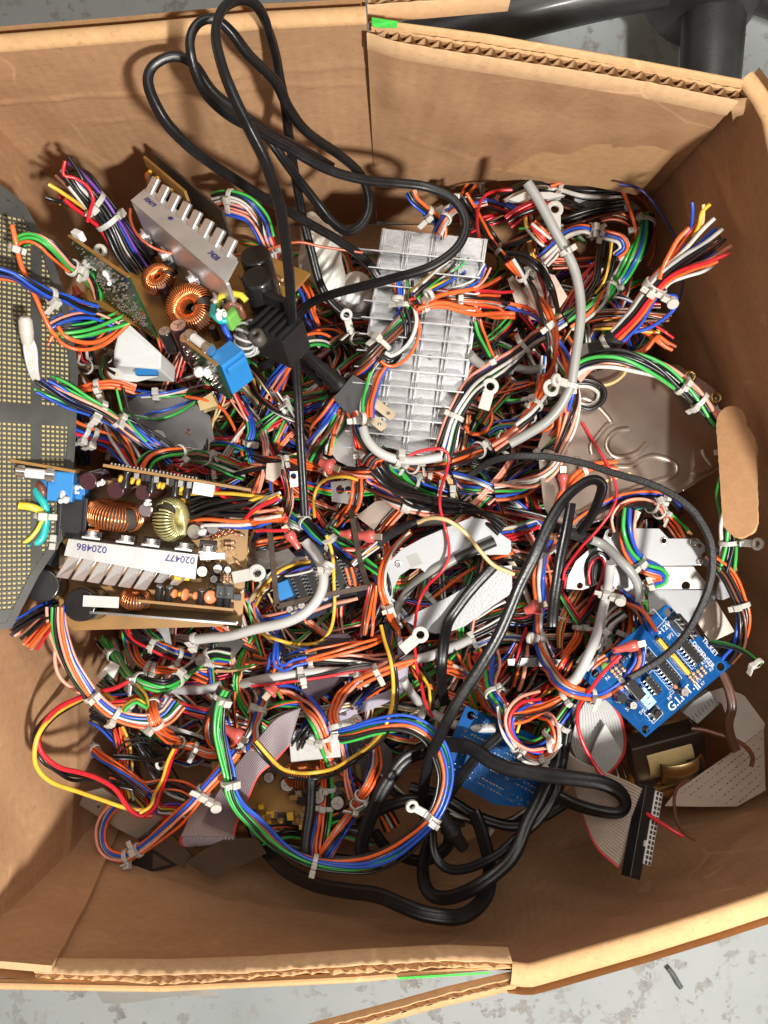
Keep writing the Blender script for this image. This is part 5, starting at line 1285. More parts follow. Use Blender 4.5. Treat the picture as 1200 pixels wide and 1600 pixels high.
def ribbon_mauve():
    r = empty('ribbon_cable', 'wide mauve grey ribbon cable folded back on itself at its lower left end', 'ribbon cable', Matrix(), 'ribbon cables')
    loft_ribbon([(303, 1243), (296, 1275), (283, 1306)], [(350, 1238), (362, 1272), (367, 1306)], (.154, .156, .158), (.154, .156, .158), 16, 'rib_dim', None, parent=r, name='folded_under')
    loft_ribbon([(470, 1105), (432, 1122), (400, 1158), (372, 1192), (337, 1243), (317, 1284)], [(450, 1166), (428, 1192), (405, 1212), (388, 1250), (372, 1285), (367, 1304)], (.165, .17, .172, .171, .169, .166), (.16, .166, .17, .171, .169, .166), 14, 'rib_grey', 1, parent=r)
    loft_ribbon([(283, 1306), (279, 1314), (285, 1321), (300, 1321)], [(367, 1306), (366, 1311), (330, 1318), (312, 1316)], (.158, .154, .150, .147), (.158, .155, .151, .147), 16, 'rib_lilac', 0, parent=r, name='curled_end')
M['rib_dim'] = mat('ribbon_mauve_back', (.36, .27, .28), .38, noise=.06, nscale=60)

def ribbon_right():
    r = empty('ribbon_cable', 'pale grey ribbon cable twisting down from under the ticket board', 'ribbon cable', Matrix(), 'ribbon cables')
    loft_ribbon([(898, 1090), (891, 1130), (893, 1170), (915, 1205)], [(948, 1088), (973, 1125), (977, 1175), (950, 1212)], (.160, .158, .152, .140), (.168, .160, .148, .136), 18, 'rib_white', 1, parent=r)
    loft_ribbon([(945, 1130), (930, 1160), (922, 1185)], [(974, 1180), (962, 1200), (945, 1212)], (.166, .164, .158), (.160, .156, .15), 13, 'rib_white', 1, parent=r, name='folded_over')
    r = empty('ribbon_cable', 'beige ribbon cable lying on the box edge with a black and white connector', 'ribbon cable', Matrix(), 'ribbon cables')
    loft_ribbon([(878, 1150), (893, 1180), (930, 1200), (975, 1218), (1014, 1237)], [(872, 1195), (895, 1222), (908, 1262), (930, 1322), (966, 1358)], (.155, .165, .178, .190, .200), (.150, .162, .176, .192, .203), 27, 'rib_beige', 1, parent=r)
    fr = Frame(1000, 1305, .204, (.40, .917, 0), (.38, .22, .9)); 
    ro = empty('ribbon_connector', 'long black and white connector on the end of the beige ribbon cable', 'connector', fr.M)
    e0, e1 = fr.loc(1028, 1237), fr.loc(977, 1366); Ln = (e0 - e1).length; mid = (e0 + e1) / 2
    b = MB(); b.box(mid + Vector((0, .0025, 0)), (Ln, .0075, .0085)); b.build('body', M['black_pl'], ro, bev=.0004)
    b = MB(); b.box(mid + Vector((.004, -.0035, .0007)), (Ln * .80, .0055, .0088)); b.build('white_face', M['white_pl'], ro, bev=.0003)
    b = MB()
    for k in range(15):
        for s in (-1, 1): b.box(mid + Vector((.004 - Ln * .375 + k * Ln * .75 / 14, -.0036 + s * .00125, .0051)), (.0020, .0017, .0003))
    b.build('contact_holes', M['coil_core'], ro); b = MB(); b.box(mid + Vector((-.006, .0002, .0044)), (.0034, .0015, .002)); b.build('key', M['white_pl'], ro)

def flat_cable_right():
    root, at, n = plate('flat_cable', 'beige flat cable with a sharp fold in the front right corner of the box', 'flat cable', [(780, 1000), (1000, 850), (1180, 715), (1188, 1005), (1055, 1080), (900, 1082), (716, 1078)], 'L', .136, 'flat_beige', (.15, .22), .0008, bev=0)
    b = MB(); rr = np.random.default_rng(17)
    def seg(x0, y0, x1, y1): b.bar(at(x0, y0, .0002), at(x1, y1, .0002), .0005, .00012, n)
    for row in range(7):
        x, y = 795 + row * 26, 1040 - row * 4 + 8 * row
        for k in range(22):
            t0 = k * .045 + rr.uniform(0, .012); t1 = t0 + rr.uniform(.008, .03)
            X0, Y0 = 790 + row * 42 + 385 * t0, 1020 + row * 10 - (300 + row * 6) * t0; X1, Y1 = 790 + row * 42 + 385 * t1, 1020 + row * 10 - (300 + row * 6) * t1
            if X1 < 1175 and Y0 < 1068 and rr.random() < .85: seg(X0, Y0, X1, Y1)
    b.build('printed_dashes', M['print_d'], root)
    at2, n2 = plane_z(1150, 1110, .142, .25, -.2); base = Vector(root.matrix_basis.translation)
    b = MB(); b.prism([at2(*q) - base for q in cr('L', [(930, 540), (1000, 520), (1090, 562), (1186, 692), (1180, 716), (1045, 815), (1020, 700), (985, 600), (940, 575)])], n2, .0008); b.build('folded_over', M['rib_beige'], root)
    stamp_poly(cr('L', [(930, 540), (1000, 520), (1186, 692), (1188, 1005), (1055, 1080), (716, 1078), (780, 1000)]), .143)

def metal_cover():
    root, at, n = plate('stamped_metal_cover', 'large reflective sheet metal cover with stamped channels at the right side of the box', 'metal cover',
        [(840, 700), (860, 640), (905, 588), (960, 572), (1060, 570), (1098, 600), (1118, 640), (1146, 716), (1088, 752), (1062, 768), (1000, 790), (930, 815), (872, 832), (850, 790)], '', .150, 'steel_br', (-.16, -.17), .0012, bev=.0003)
    def emb(pts, w=.0021, h=.0015, crop='I'):
        b = MB(); pr = [(math.cos(q) * w, math.sin(q) * h) for q in np.linspace(0, math.pi, 7)] + [(-w, -.0004), (w, -.0004)]
        b.sweep([tuple(at(*p[:2], 0)) for p in spline(cr(crop, pts), 3)], pr, None); b.build('stamped_channel', M['steel_br'], root)
    emb([(470, 180), (440, 200), (400, 250), (370, 290), (375, 330)]); emb([(545, 212), (490, 222), (450, 260), (445, 300), (475, 335), (530, 340), (590, 320), (632, 278)])
    emb([(490, 388), (560, 385), (620, 350), (680, 340), (760, 370), (770, 410), (740, 435), (640, 465), (500, 515)]); emb([(895, 308), (900, 330), (935, 380), (925, 395), (870, 412), (850, 425)])
    emb([(300, 610), (370, 580), (440, 555)]); emb([(290, 70), (340, 65), (390, 95), (450, 160), (465, 190)])
    for (x, y) in ((835, 1015), (957, 1113)):
        (gx, gy), = cr('F', [(x, y)]); b = MB(); c = at(x, y, 0) if False else None
        at_, n_ = plane_z(gx, gy, .150, 0, 0); p = at_(gx, gy) - Vector(root.matrix_basis.translation); b.ring(p, (0, 0, 1), .0042, .002, .003, 20); b.build('brass_bush', M['brass'], root)
    (a, c, d, e) = [plane_z(1085, 600, .147, 0, 0)[0](*q) - Vector(root.matrix_basis.translation) for q in cr('F', [(800, 1000), (850, 1000), (985, 1105), (970, 1140)])]; f = plane_z(1085, 600, .147, 0, 0)[0](1090, 640) - Vector(root.matrix_basis.translation)
    b = MB(); b.prism([a, c, d, e, f][::-1], Z3, .0012); b.build('ear', M['steel_br'], root, recalc=True)
    b = MB(); b.cyl(at(1129, 736, .0), at(1129, 736, .0015), .0022, n=14); b.build('rivet', M['solder'], root)
    for (q0, q1) in (((1146, 716), (1088, 752)), ((1088, 752), (1062, 768)), ((1062, 768), (1000, 790)), ((1000, 790), (930, 815)), ((930, 815), (872, 832)), ((1098, 600), (1118, 640)), ((1118, 640), (1146, 716))):
        b = MB(); b.bar(at(*q0, -.003), at(*q1, -.003), .0014, .009, n); b.build('folded_lip', M['steel'], root, bev=.0004)
    b = MB(); b.prism([at(*cr('I', [q])[0], .0004) for q in ((420, 455), (555, 412), (560, 422), (425, 468))], n, .0003); b.build('tape_scrap', M['tape'], root, recalc=True)
M['steel_br'] = mat('bright_sheet_steel', (.50, .41, .345), .33, .86, noise=.16, nscale=30, bump=.22, bscale=16, rvar=.1)  # warm base colour carries the brown reflection of the cardboard

def white_plates():
    root, at, n = plate('white_plate', 'curved white painted plate with a grey sticker in the middle of the pile', 'plate', [(605, 890), (592, 790), (618, 692), (680, 628), (780, 572), (900, 520), (1010, 476), (1080, 486), (1130, 540), (1195, 585), (1195, 650), (1000, 650), (900, 695), (800, 740), (770, 714), (720, 716), (672, 750), (642, 812), (635, 880)], 'H', .146, 'white_paint', (0, .05), .0012)
    b = MB(); c = at(742, 676); b.prism([at(*q) + n * .0002 for q in ((703, 660), (755, 642), (780, 690), (728, 712))], n, .0001); b.build('grey_sticker', M['sheath'], root, recalc=True)
    b = MB(); c = at(667, 693); b.ring(c + n * .0004, n, .0022, .0012, .0010, 18); b.cyl(c - n * .0002, c + n * .0002, .0012, n=12); b.build('rivet', M['solder'], root)
    plate('white_plate', 'lower white dimpled plate under the grey cable in the middle of the pile', 'plate', [(690, 955), (760, 918), (900, 850), (1050, 762), (1150, 705), (1200, 700), (1200, 830), (1110, 890), (980, 985), (900, 1015), (840, 1020), (780, 1004)], 'H', .140, 'white_dimple', (.02, .08), .0012)
    root, at, n = plate('white_bracket', 'white painted bracket with screw holes below the stamped metal cover', 'bracket', [(420, 745), (440, 690), (458, 676), (690, 678), (735, 725), (870, 725), (905, 758), (905, 785), (890, 796), (884, 850), (700, 853), (560, 852), (480, 850)], 'I', .150, 'white_paint', (.02, .0), .0014, holes=[(460, 706, .0016), (712, 735, .0016), (880, 758, .0014)])
    for (x, y) in ((460, 706), (712, 735), (850, 745), (880, 832)): b = MB(); b.ring(at(x, y) + n * .0002, n, .0026, .0016, .0006, 18); b.build('rivet', M['solder'], root)
    plate('white_bracket', 'white angled bracket lying left of the pale upright cable', 'bracket', [(255, 960), (262, 905), (300, 830), (362, 775), (440, 760), (560, 852), (640, 960), (600, 1000), (500, 965), (400, 940), (330, 965)], 'I', .138, 'white_paint', (.05, .1), .0014, holes=[(318, 945, .0022)])
    plate('grey_bracket', 'pale grey bracket face with one round hole above the ticket board', 'bracket', [(690, 856), (850, 856), (905, 925), (955, 962), (640, 964), (650, 900)], 'I', .140, 'grey_paint', (0, .12), .0014, holes=[(815, 946, .003)])
    plate('white_bracket', 'white bracket arm with a notch standing near the right wall', 'bracket', [(885, 815), (965, 822), (1020, 872), (1022, 905), (1012, 908), (1020, 1000), (990, 1012), (955, 1008), (962, 970), (975, 915), (940, 862), (885, 850)], 'I', .148, 'white_paint', (0, 0), .0014)
    plate('white_bracket', 'white bracket face sloping behind the top of the ticket board', 'bracket', [(636, 966), (952, 966), (955, 1006), (900, 1060), (825, 1130), (700, 1090), (645, 1080)], 'I', .142, 'white_paint', (.03, -.15), .0014)
    plate('beige_block', 'plain beige block tucked behind the right corner of the ticket board', 'block', [(855, 1095), (955, 1014), (1043, 1160), (930, 1212)], 'I', .146, 'flat_beige', (.05, 0), .010, bev=.0006)
M['white_dimple'] = mat('white_dimpled', (.33, .34, .36), .38, coat=.1, bump=.2, bscale=600)

def plates_low():
    plate('grey_plate', 'pale grey metal plate in the lower left corner of the box', 'plate', [(372, 165), (400, 115), (480, 95), (560, 150), (760, 235), (690, 300), (640, 330), (560, 290), (375, 175)], 'M', .148, 'steel_lo', (.0, .2), .0012, holes=[(462, 182, .0012)])
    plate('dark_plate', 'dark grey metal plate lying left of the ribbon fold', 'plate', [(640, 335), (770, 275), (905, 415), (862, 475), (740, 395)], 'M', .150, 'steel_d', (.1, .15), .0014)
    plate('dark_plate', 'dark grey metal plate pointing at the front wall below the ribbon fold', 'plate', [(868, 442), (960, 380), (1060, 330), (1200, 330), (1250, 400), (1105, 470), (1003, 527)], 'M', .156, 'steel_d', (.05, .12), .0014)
    root, at, n = plate('dark_board', 'black board with a small window under the nylon tie by the front wall', 'board', [(560, 500), (582, 468), (650, 420), (720, 385), (840, 455), (760, 478), (665, 492), (640, 505)], 'M', .146, 'black_pl', (0, .1), .0014)
    b = MB(); b.prism([at(*q) + n * .0002 for q in ((716, 400), (800, 450), (716, 472))], n, .0002); b.build('window', M['steel_d'], root)
    plate('shiny_sheet', 'curved shiny grey sheet reflecting the lamp between the two upper power supplies', 'metal sheet', [(520, 190), (600, 90), (660, 40), (760, 25), (900, 80), (985, 150), (1005, 260), (930, 320), (800, 330), (690, 300), (600, 240)], 'G', .128, 'steel_gl', (-.12, .10), .0010)
    b = MB(); r = empty('white_plastic_wedge', 'white translucent plastic wedge left of the upper power supply', 'plastic part', Matrix.Translation(P(215, 540, .14)))
    o = P(215, 540, .14); t = [P(x, y, z) - o for (x, y, z) in ((187, 508, .168), (200, 505, .170), (252, 552, .158), (250, 577, .156), (176, 571, .156), (178, 545, .160))]; bt = [q + Vector((.002, -.004, -.03)) for q in t]
    k = len(t); b.add(t + bt, [tuple(range(k))[::-1], tuple(range(k, 2 * k))] + [(i, (i + 1) % k, k + (i + 1) % k, k + i) for i in range(k)]); b.build('shell', M['white_pl'], r, bev=.001, recalc=True)
    b = MB(); q = [P(x, y, .1705 - (y - 505) * .00018 - .0012) - o for (x, y) in ((195, 540), (240, 562), (238, 570), (190, 562))]
    b = MB(); b.box(P(230, 582, .152) - o, (.014, .004, .006)); b.build('blue_tab', M['blue_pl'], r)
    plate('white_card', 'folded white plastic card just below the white wedge', 'plastic part', [(490, 1030), (620, 1045), (760, 1045), (740, 1075), (640, 1100), (540, 1095), (500, 1070)], 'D', .138, 'white_pl', (.1, .1), .002)
    # milky connector with leads at the left
    r = empty('milky_connector', 'milky plastic connector with pale leads lying over the perforated panel', 'connector', Matrix.Translation(P(40, 510, .250))); o = P(40, 510, .250)
    b = MB(); b.lathe(P(39, 495, .254) - o, P(43, 535, .248) - P(39, 495, .254), [(.0024, 0), (.0036, .002), (.0038, .008), (.0034, .012), (.003, .0145)], 16); b.build('shell', M['nylon'], r)
    for k in range(5):
        b = MB(); b.tube(spline([tuple(P(x, y, z) - o) for (x, y, z) in ((39 + k * 1.6, 522, .249), (39 + k * 4.0, 545, .246), (45 + k * 3.0, 575, .240), (52 + k * 2.0, 592, .232))], .002), .0011, 8); b.build('lead', WM['w' if k % 2 else 'i'], r)
    plate('yellow_wrapped_part', 'yellow wrapped part under the tip of the upper power supply', 'component', [(925, 80), (990, 40), (1020, 100), (940, 125)], 'G', .150, 'tape', (0, 0), .012, bev=.002)
    plate('dull_bracket', 'dull steel bracket with a slot right of the vertical power cord', 'bracket', [(350, 310), (440, 300), (490, 330), (480, 420), (355, 400)], 'H', .150, 'steel', (.1, 0), .0015, holes=[(395, 345, .003), (432, 347, .0026)])
    plate('dull_sheet', 'dull brown reflecting sheet above the white plate', 'metal sheet', [(470, 470), (560, 400), (650, 390), (720, 410), (620, 520), (560, 540)], 'H', .134, 'steel_br', (.1, -.1), .0012)
    plate('metal_case', 'plain metal case side left of the finned heatsink', 'metal part', [(400, 1020), (470, 960), (480, 1150), (465, 1300), (380, 1260), (320, 1180)], 'E', .142, 'steel', (.05, .05), .004)
    plate('white_card', 'white card with a hole left of the vertical power cord', 'plastic part', [(158, 260), (195, 258), (198, 330), (160, 335)], 'H', .165, 'white_pl', (0, 0), .0015, holes=[(175, 282, .002)])
    plate('beige_card', 'plain beige card beside the vertical power cord', 'card', [(50, 222), (115, 218), (118, 275), (80, 310), (45, 295)], 'H', .158, 'flat_beige', (0, 0), .001)
    plate('steel_plate', 'grey sheet of metal right of the cut output leads', 'metal sheet', [(-80, 600), (60, 590), (90, 640), (150, 620), (185, 660), (150, 700), (40, 720), (-60, 740)], 'H', .150, 'steel', (.1, .05), .0015)
    plate('steel_plate', 'metal plate glimpsed under the wires at the back right', 'metal sheet', [(-20, 560), (60, 500), (200, 540), (260, 640), (180, 760), (40, 740)], 'F', .122, 'steel_br', (.1, .0), .0015)
    plate('metal_case', 'pale metal case under the braid of wires at the back right', 'metal part', [(280, 80), (420, 150), (560, 180), (600, 230), (520, 240), (300, 230)], 'F', .112, 'white_paint', (0, .1), .004)
    plate('milky_tube', 'milky plastic strip under the black bundles at the back', 'plastic part', [(-20, 185), (60, 150), (180, 150), (250, 165), (160, 185), (40, 200)], 'F', .140, 'clear_pl', (0, 0), .004)
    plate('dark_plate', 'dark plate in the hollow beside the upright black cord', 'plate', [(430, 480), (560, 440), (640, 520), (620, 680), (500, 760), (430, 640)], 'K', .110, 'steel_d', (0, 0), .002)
    plate('paper_scrap', 'small pale paper with handwriting under the left tangle', 'paper', [(560, 430), (600, 330), (650, 340), (640, 450), (590, 480)], 'J', .138, 'flat_beige', (0, 0), .0006)
    plate('white_card', 'bent white plastic card below the green swing of wires', 'plastic part', [(455, 320), (520, 250), (560, 270), (515, 360)], 'J', .150, 'white_pl', (.2, 0), .001)
    plate('mesh_panel', 'pale mesh panel under the left end of the pale cable', 'metal panel', [(1000, 190), (1060, 120), (1150, 160), (1090, 240)], 'J', .128, 'zinc', (0, 0), .001)
    r_, at, n = plate('pale_bracket', 'pale metal bracket with ring hole at the left of the lower white plate', 'bracket', [(-20, 720), (20, 700), (60, 760), (20, 790)], 'H', .168, 'white_paint', (0, 0), .0015, holes=[(10, 745, .003)])
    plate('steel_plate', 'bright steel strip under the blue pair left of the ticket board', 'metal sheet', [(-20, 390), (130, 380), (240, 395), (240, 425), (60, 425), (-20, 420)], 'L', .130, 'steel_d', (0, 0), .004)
M['steel_gl'] = mat('glossy_sheet_steel', (.50, .50, .51), .20, 1, noise=.12, nscale=18, bump=.12, bscale=14)
M['steel_lo'] = mat('pale_sheet_steel', (.50, .48, .44), .42, .8, noise=.1, nscale=30)

def chip_under_board():
    r = empty('grey_chip_module', 'grey printed module sticking out below the right edge of the ticket board', 'component', Matrix.Translation(P(1095, 1110, .155))); o = P(1095, 1110, .155)
    b = MB(); q = [P(x, y, .158) - o for x, y in cr('L', [(800, 640), (850, 590), (925, 540), (972, 600), (870, 692)])]; b.prism(q, Z3, .006); b.build('body', M['sheath'], r, bev=.0004, recalc=True)
    b = MB()
    for k in range(9): a = P(1077 + k * 4.6, 1124 - k * 4.6, .1583) - o; c = P(1082 + k * 4.6, 1131 - k * 4.6, .1583) - o; b.bar(a, c, .0005, .0001)
    b.build('print_marks', M['print_d'], r)

def eyelet(label, crop, x, y, z, d=(0, 1, 0)):
    (X, Y), = cr(crop, [(x, y)]); p = P(X, Y, z); d = Vector(d).normalized(); s = Vector((d.y, -d.x, 0)); r = empty('nylon_clip', label, 'cable clip', Matrix.Translation(p), 'loose nylon eyelet clips')
    b = MB(); b.ring(Vector(), Z3, .0054, .0026, .0026, 22); b.build('eye', M['nylon'], r, bev=.0004); b = MB(); b.box(-d * .0098, (.0074, .0112, .0026), Matrix((s, d, Z3)).transposed()); b.build('strap', M['nylon'], r, bev=.0004)

def wire_fill():
    """the mass of thin wires deep in the box: nobody could count them"""
    keys = 'okbgwrpkoknkwptg'; ks = sorted(set(keys)); b = MB(); rr = np.random.default_rng(77)
    for i in range(520):
        hi = i >= 300
        x = rr.uniform(-.175, .205); y = rr.uniform(-.165, .175); a = rr.uniform(0, 6.28); L = rr.uniform(.14, .30); n = 30; z0 = rr.uniform(.092, .124) if hi else rr.uniform(.045, .100); pts = []; k = rr.uniform(-16, 16)
        for t in range(n):
            edge = max(abs(x) / .215, abs(y) / .195)
            pts.append((x, y, z0 - .045 * max(0, edge - .65) / .3 + .005 * math.sin(t * .35 + i)))
            k = k * .93 + rr.normal(0, 5); a += k * L / n
            if edge > .86:
                c_ = math.atan2(-y, -x); a += math.sin(c_ - a) * .55
            x += math.cos(a) * L / n; y += math.sin(a) * L / n
        m = rr.integers(3, 8); c0 = rr.choice(list(keys)); P_ = np.array(pts); P_[:, 0] = np.clip(P_[:, 0], -.197 - P_[:, 2] * .02, .212); P_[:, 1] = np.clip(P_[:, 1], -.205, .222); P_[:, 2] += .003 * np.sin(np.arange(n) * .7 + i); T_ = np.gradient(P_, axis=0); T_ /= np.linalg.norm(T_, axis=1, keepdims=True); A_ = np.cross(T_, (0, 0, 1.0)); tw = rr.uniform(-9, 9)
        for j in range(m):
            ph = tw * np.linspace(0, 1, n) + j * 2.4; rad = .0010 * math.sqrt(j + .3) * (1.2 + .4 * np.sin(np.linspace(0, 7, n) + j)); off = A_ * (np.cos(ph) * rad)[:, None] + np.array([0, 0, 1.0]) * (np.sin(ph) * rad)[:, None]
            c = c0 if rr.random() < .2 else rr.choice(list(keys)); b.tube(P_ + off, rr.uniform(.0007, .0010), 6, ks.index(c))
    o = b.build('wire_tangle', [WM[c] for c in ks]); tag(o, 'dense tangle of thin coloured wires filling the depth of the box', 'wire tangle', kind='stuff')
# ------------------------------------------------------------------ every bundle, cable and wire, traced (crop, points), lowest layer first
# --- top left
H(2, 'thick tied bundle of black, yellow, red and blue cut wires against the back left corner', 'D', [(265, 140), (330, 175), (420, 250), (500, 330), (560, 410), (620, 500), (690, 575)], 'kkkkkkyyrrbwvnk', f0=1.6, z=(.215, .21, .2, .19, .185, .18), ties=[(430, 265)], r=.00125)
H(2, 'single red wire wrapped round the cut bundle in the back left corner', 'D', [(305, 65), (297, 130), (350, 145), (410, 185), (437, 240), (425, 290), (410, 350)], 'r', z=(.232, .226, .222, .22, .216, .206), r=.001)
H(3, 'green, orange and black bundle arching over the perforated panel beside the green board', 'D', [(78, 490), (95, 445), (150, 428), (210, 450), (280, 510), (340, 565), (400, 600), (445, 650), (465, 710), (480, 760)], 'kggogk', ties=[(82, 480), (478, 750)], mounts=[(375, 585)], z=(.25, .256, .252, .24, .22, .2, .18))
H(3, 'single orange wire hanging down over the perforated panel at the far left', 'D', [(57, 365), (75, 450), (92, 530), (120, 605), (165, 700), (205, 790), (240, 860), (270, 890)], 'o', r=.0013, z=(.262, .258, .252, .245, .238, .232, .226))
H(3, 'blue, orange and black bundle entering from the left edge over the perforated panel', 'D', [(-60, 590), (20, 598), (80, 612), (160, 655), (240, 695), (310, 712), (380, 740), (450, 755)], 'bbokd', ties=[(245, 712)], z=(.27, .262, .256, .245, .23, .21))
H(2, 'green wires sweeping across to the corner of the green soldered board', 'D', [(230, 855), (300, 862), (400, 852), (500, 825), (590, 795)], 'ggkg', loose=1.6, z=(.222, .222, .215, .205, .2))
H(2, 'bright blue wires running just above the green sweep beside the white plastic wedge', 'D', [(225, 845), (290, 815), (360, 800), (440, 802), (500, 825), (550, 850)], 'bbkb', loose=1.5, z=(.225, .224, .216, .21, .204, .2))
H(1, 'blue and orange wires dipping below the green sweep at the left', 'D', [(280, 885), (340, 905), (420, 900), (480, 870), (535, 830)], 'bbok', loose=1.4, z=(.22, .215, .208, .2, .196))
H(2, 'two orange wires looping down around the top of the white plastic wedge', 'D', [(260, 850), (290, 900), (350, 932), (430, 935), (500, 912), (560, 868), (605, 818)], 'oo', r=.0011, z=(.225, .225, .22, .212, .205, .2, .2))
H(1, 'orange and red wires dropping down beside the white translucent connector', 'D', [(240, 880), (205, 930), (190, 1000), (188, 1090)], 'or', r=.0011, z=(.224, .226, .225, .222))
H(1, 'orange and pink wires curving down left of the white plastic wedge', 'D', [(350, 925), (280, 970), (245, 1040), (235, 1110)], 'ooopw', loose=1.2, z=(.2, .205, .21, .21))
H(1, 'black, yellow and red wires descending under the blue bundle below the wedge', 'D', [(355, 930), (390, 1000), (425, 1080), (450, 1160), (480, 1250), (560, 1370), (620, 1430)], 'ykroknkw', loose=1.4)
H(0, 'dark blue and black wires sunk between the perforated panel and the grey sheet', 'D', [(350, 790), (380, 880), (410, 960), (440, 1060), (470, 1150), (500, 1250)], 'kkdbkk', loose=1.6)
H(4, 'short green and orange wires bent over left of the white wedge tie', 'D', [(515, 975), (488, 1010), (490, 1055), (530, 1095)], 'gok', ties=[(510, 985)])
H(3, 'black and orange bundle passing under the tie below the white wedge', 'D', [(350, 1160), (420, 1130), (500, 1112), (570, 1115), (635, 1135)], 'koko', ties=[(450, 1115)], z=(.2, .206, .206, .202, .196))
H(4, 'loop of blue, black and green wires behind the silver heatsink at the back', 'D', [(1000, 245), (1050, 232), (1110, 238), (1170, 270), (1230, 340), (1260, 420)], 'kopbkwg', ties=[(1075, 240)], z=(.165, .172, .175, .17, .16, .15))
H(4, 'second loop of blue and orange wires lower behind the silver heatsink', 'D', [(1010, 300), (1060, 285), (1120, 300), (1180, 330), (1225, 400), (1260, 500)], 'bobkpb', z=(.155, .16, .16, .155, .15))
H(6, 'long thin red brown wire lying across the silver heatsink and the white film', 'D', [(610, 290), (612, 340), (640, 405), (700, 460), (770, 490), (880, 508), (1000, 505), (1120, 503), (1200, 500), (1290, 468), (1400, 445), (1500, 465), (1600, 480), (1700, 495)], 'e', r=.0008, z=(.215, .235, .222, .217, .222, .215, .205, .2, .195, .19))
# --- left, between the two power supplies
H(2, 'big bundle of blue and green wires running diagonally over the shiny grey sheet', 'G', [(125, -10), (200, 20), (280, 55), (350, 90), (450, 130), (560, 182), (650, 240), (740, 305), (810, 360)], 'bbbkkgdb', ties=[(455, 130)], loose=1.3, f0=.6, z=(.232, .228, .222, .215, .208, .2, .195, .19, .186))
H(3, 'green wires with black lying along the top of the diagonal blue bundle', 'G', [(230, -10), (300, 20), (380, 65), (460, 110), (540, 165), (640, 245), (730, 305), (800, 325)], 'ggkp', loose=1.1, z=(.222, .222, .22, .214, .206, .198, .192, .188))
H(1, 'orange and red bundle with a white tie left of the grey sheet', 'G', [(180, 70), (250, 80), (290, 140), (350, 200), (430, 240), (520, 272), (580, 320), (640, 375)], 'ookrokbr', ties=[(390, 222)], loose=1.3, z=(.224, .222, .212, .2, .19, .185, .18, .176))
H(0, 'red, pink and black wires below the orange bundle above the lower power supply', 'G', [(300, 230), (380, 250), (470, 285), (560, 320), (640, 370), (720, 400)], 'rrkpkbo', loose=1.5)
H(0, 'black and blue wires running down the back of the perforated panel edge', 'G', [(330, 60), (350, 140), (370, 220), (390, 310), (400, 380)], 'kdkgbk', loose=1.5)
H(1, 'yellow, orange and black wires crossing steeply under the diagonal bundle', 'G', [(415, 30), (440, 90), (475, 160), (530, 230), (590, 300), (650, 380)], 'yokorkw', loose=1.5)
H(2, 'thin green and blue arc over the shiny grey sheet, upper one', 'G', [(560, 30), (640, 50), (760, 50), (860, 40), (960, 25)], 'gpkb', loose=1.6, r=.0008)
H(3, 'thin blue and green arc sagging across the middle of the shiny grey sheet', 'G', [(560, 150), (640, 155), (740, 145), (830, 115), (900, 80), (960, 50)], 'bg', loose=1.6, r=.0009)
H(3, 'steep green and black pair crossing onto the shiny grey sheet', 'G', [(560, 20), (575, 80), (590, 130), (640, 200), (700, 260)], 'gk', r=.0009)
H(3, 'single orange wire curving down along the right side of the grey sheet', 'G', [(870, 58), (960, 75), (1040, 115), (1090, 190), (1120, 270), (1138, 340)], 'o', r=.0011)
H(3, 'orange, green and black bundle arching above the lower power supply board', 'G', [(670, 395), (710, 345), (780, 320), (870, 325), (970, 350), (1060, 390), (1150, 435)], 'okoggwk', ties=[(968, 350)], loose=.9)
H(2, 'red and black bundle right below the orange arch', 'G', [(800, 385), (880, 405), (980, 412), (1090, 402), (1210, 370)], 'rrkor', loose=1.2)
H(4, 'green, blue and black bundle standing right of the grey sheet', 'G', [(1140, 60), (1165, 140), (1180, 220), (1165, 290), (1185, 370)], 'bgkgb', ties=[(1165, 270)])
H(5, 'heavy output bundle of black wires leaving the lower power supply', 'G', [(905, 590), (980, 572), (1060, 570), (1140, 572), (1220, 575), (1300, 560)], 'kkkkkkkk', z=(.195, .2, .205, .205, .205), r=.00115, loose=.7, f1=.6)
H(5, 'yellow output wires above the black ones of the lower power supply', 'G', [(830, 520), (900, 530), (980, 525), (1080, 530), (1180, 540), (1270, 545)], 'yyyk', z=(.185, .195, .2, .204, .204), r=.0011, f1=.8)
H(5, 'orange, blue and white output wires under the black ones of the lower power supply', 'G', [(880, 650), (960, 635), (1050, 640), (1140, 645), (1230, 625), (1320, 600)], 'woobk', z=(.19, .2, .2, .2, .2), r=.0011, f1=.8)
H(6, 'red leads with clipped ends at the right of the lower power supply', 'G', [(1000, 480), (1060, 530), (1120, 555), (1200, 580), (1290, 600), (1340, 640)], 'rr', z=(.2, .205, .205, .208), r=.0011)
H(6, 'fan of clipped red and orange wire ends beside the vertical power cord', 'G', [(1180, 630), (1230, 610), (1290, 600), (1330, 590)], 'rooorp', z=(.205, .21, .212, .212), f1=1.6, r=.0012)
H(6, 'fan of clipped yellow and white wire ends beside the vertical power cord', 'G', [(1190, 590), (1240, 575), (1280, 565), (1320, 560)], 'yywyv', z=(.208, .212, .215, .215), f1=1.4, r=.0012)
H(4, 'yellow and black pair hanging at the right end of the lower power supply', 'G', [(1185, 690), (1150, 760), (1130, 860), (1130, 950), (1155, 1040), (1200, 1110)], 'yk', r=.0011)
H(4, 'fat fan of cut black, orange and blue wires at the bottom of the perforated panel', 'J', [(270, 0), (230, 25), (185, 60), (130, 105), (75, 155)], 'kkkkoobbrpko', z=(.2, .215, .225, .232, .235), f1=1.5, r=.001)
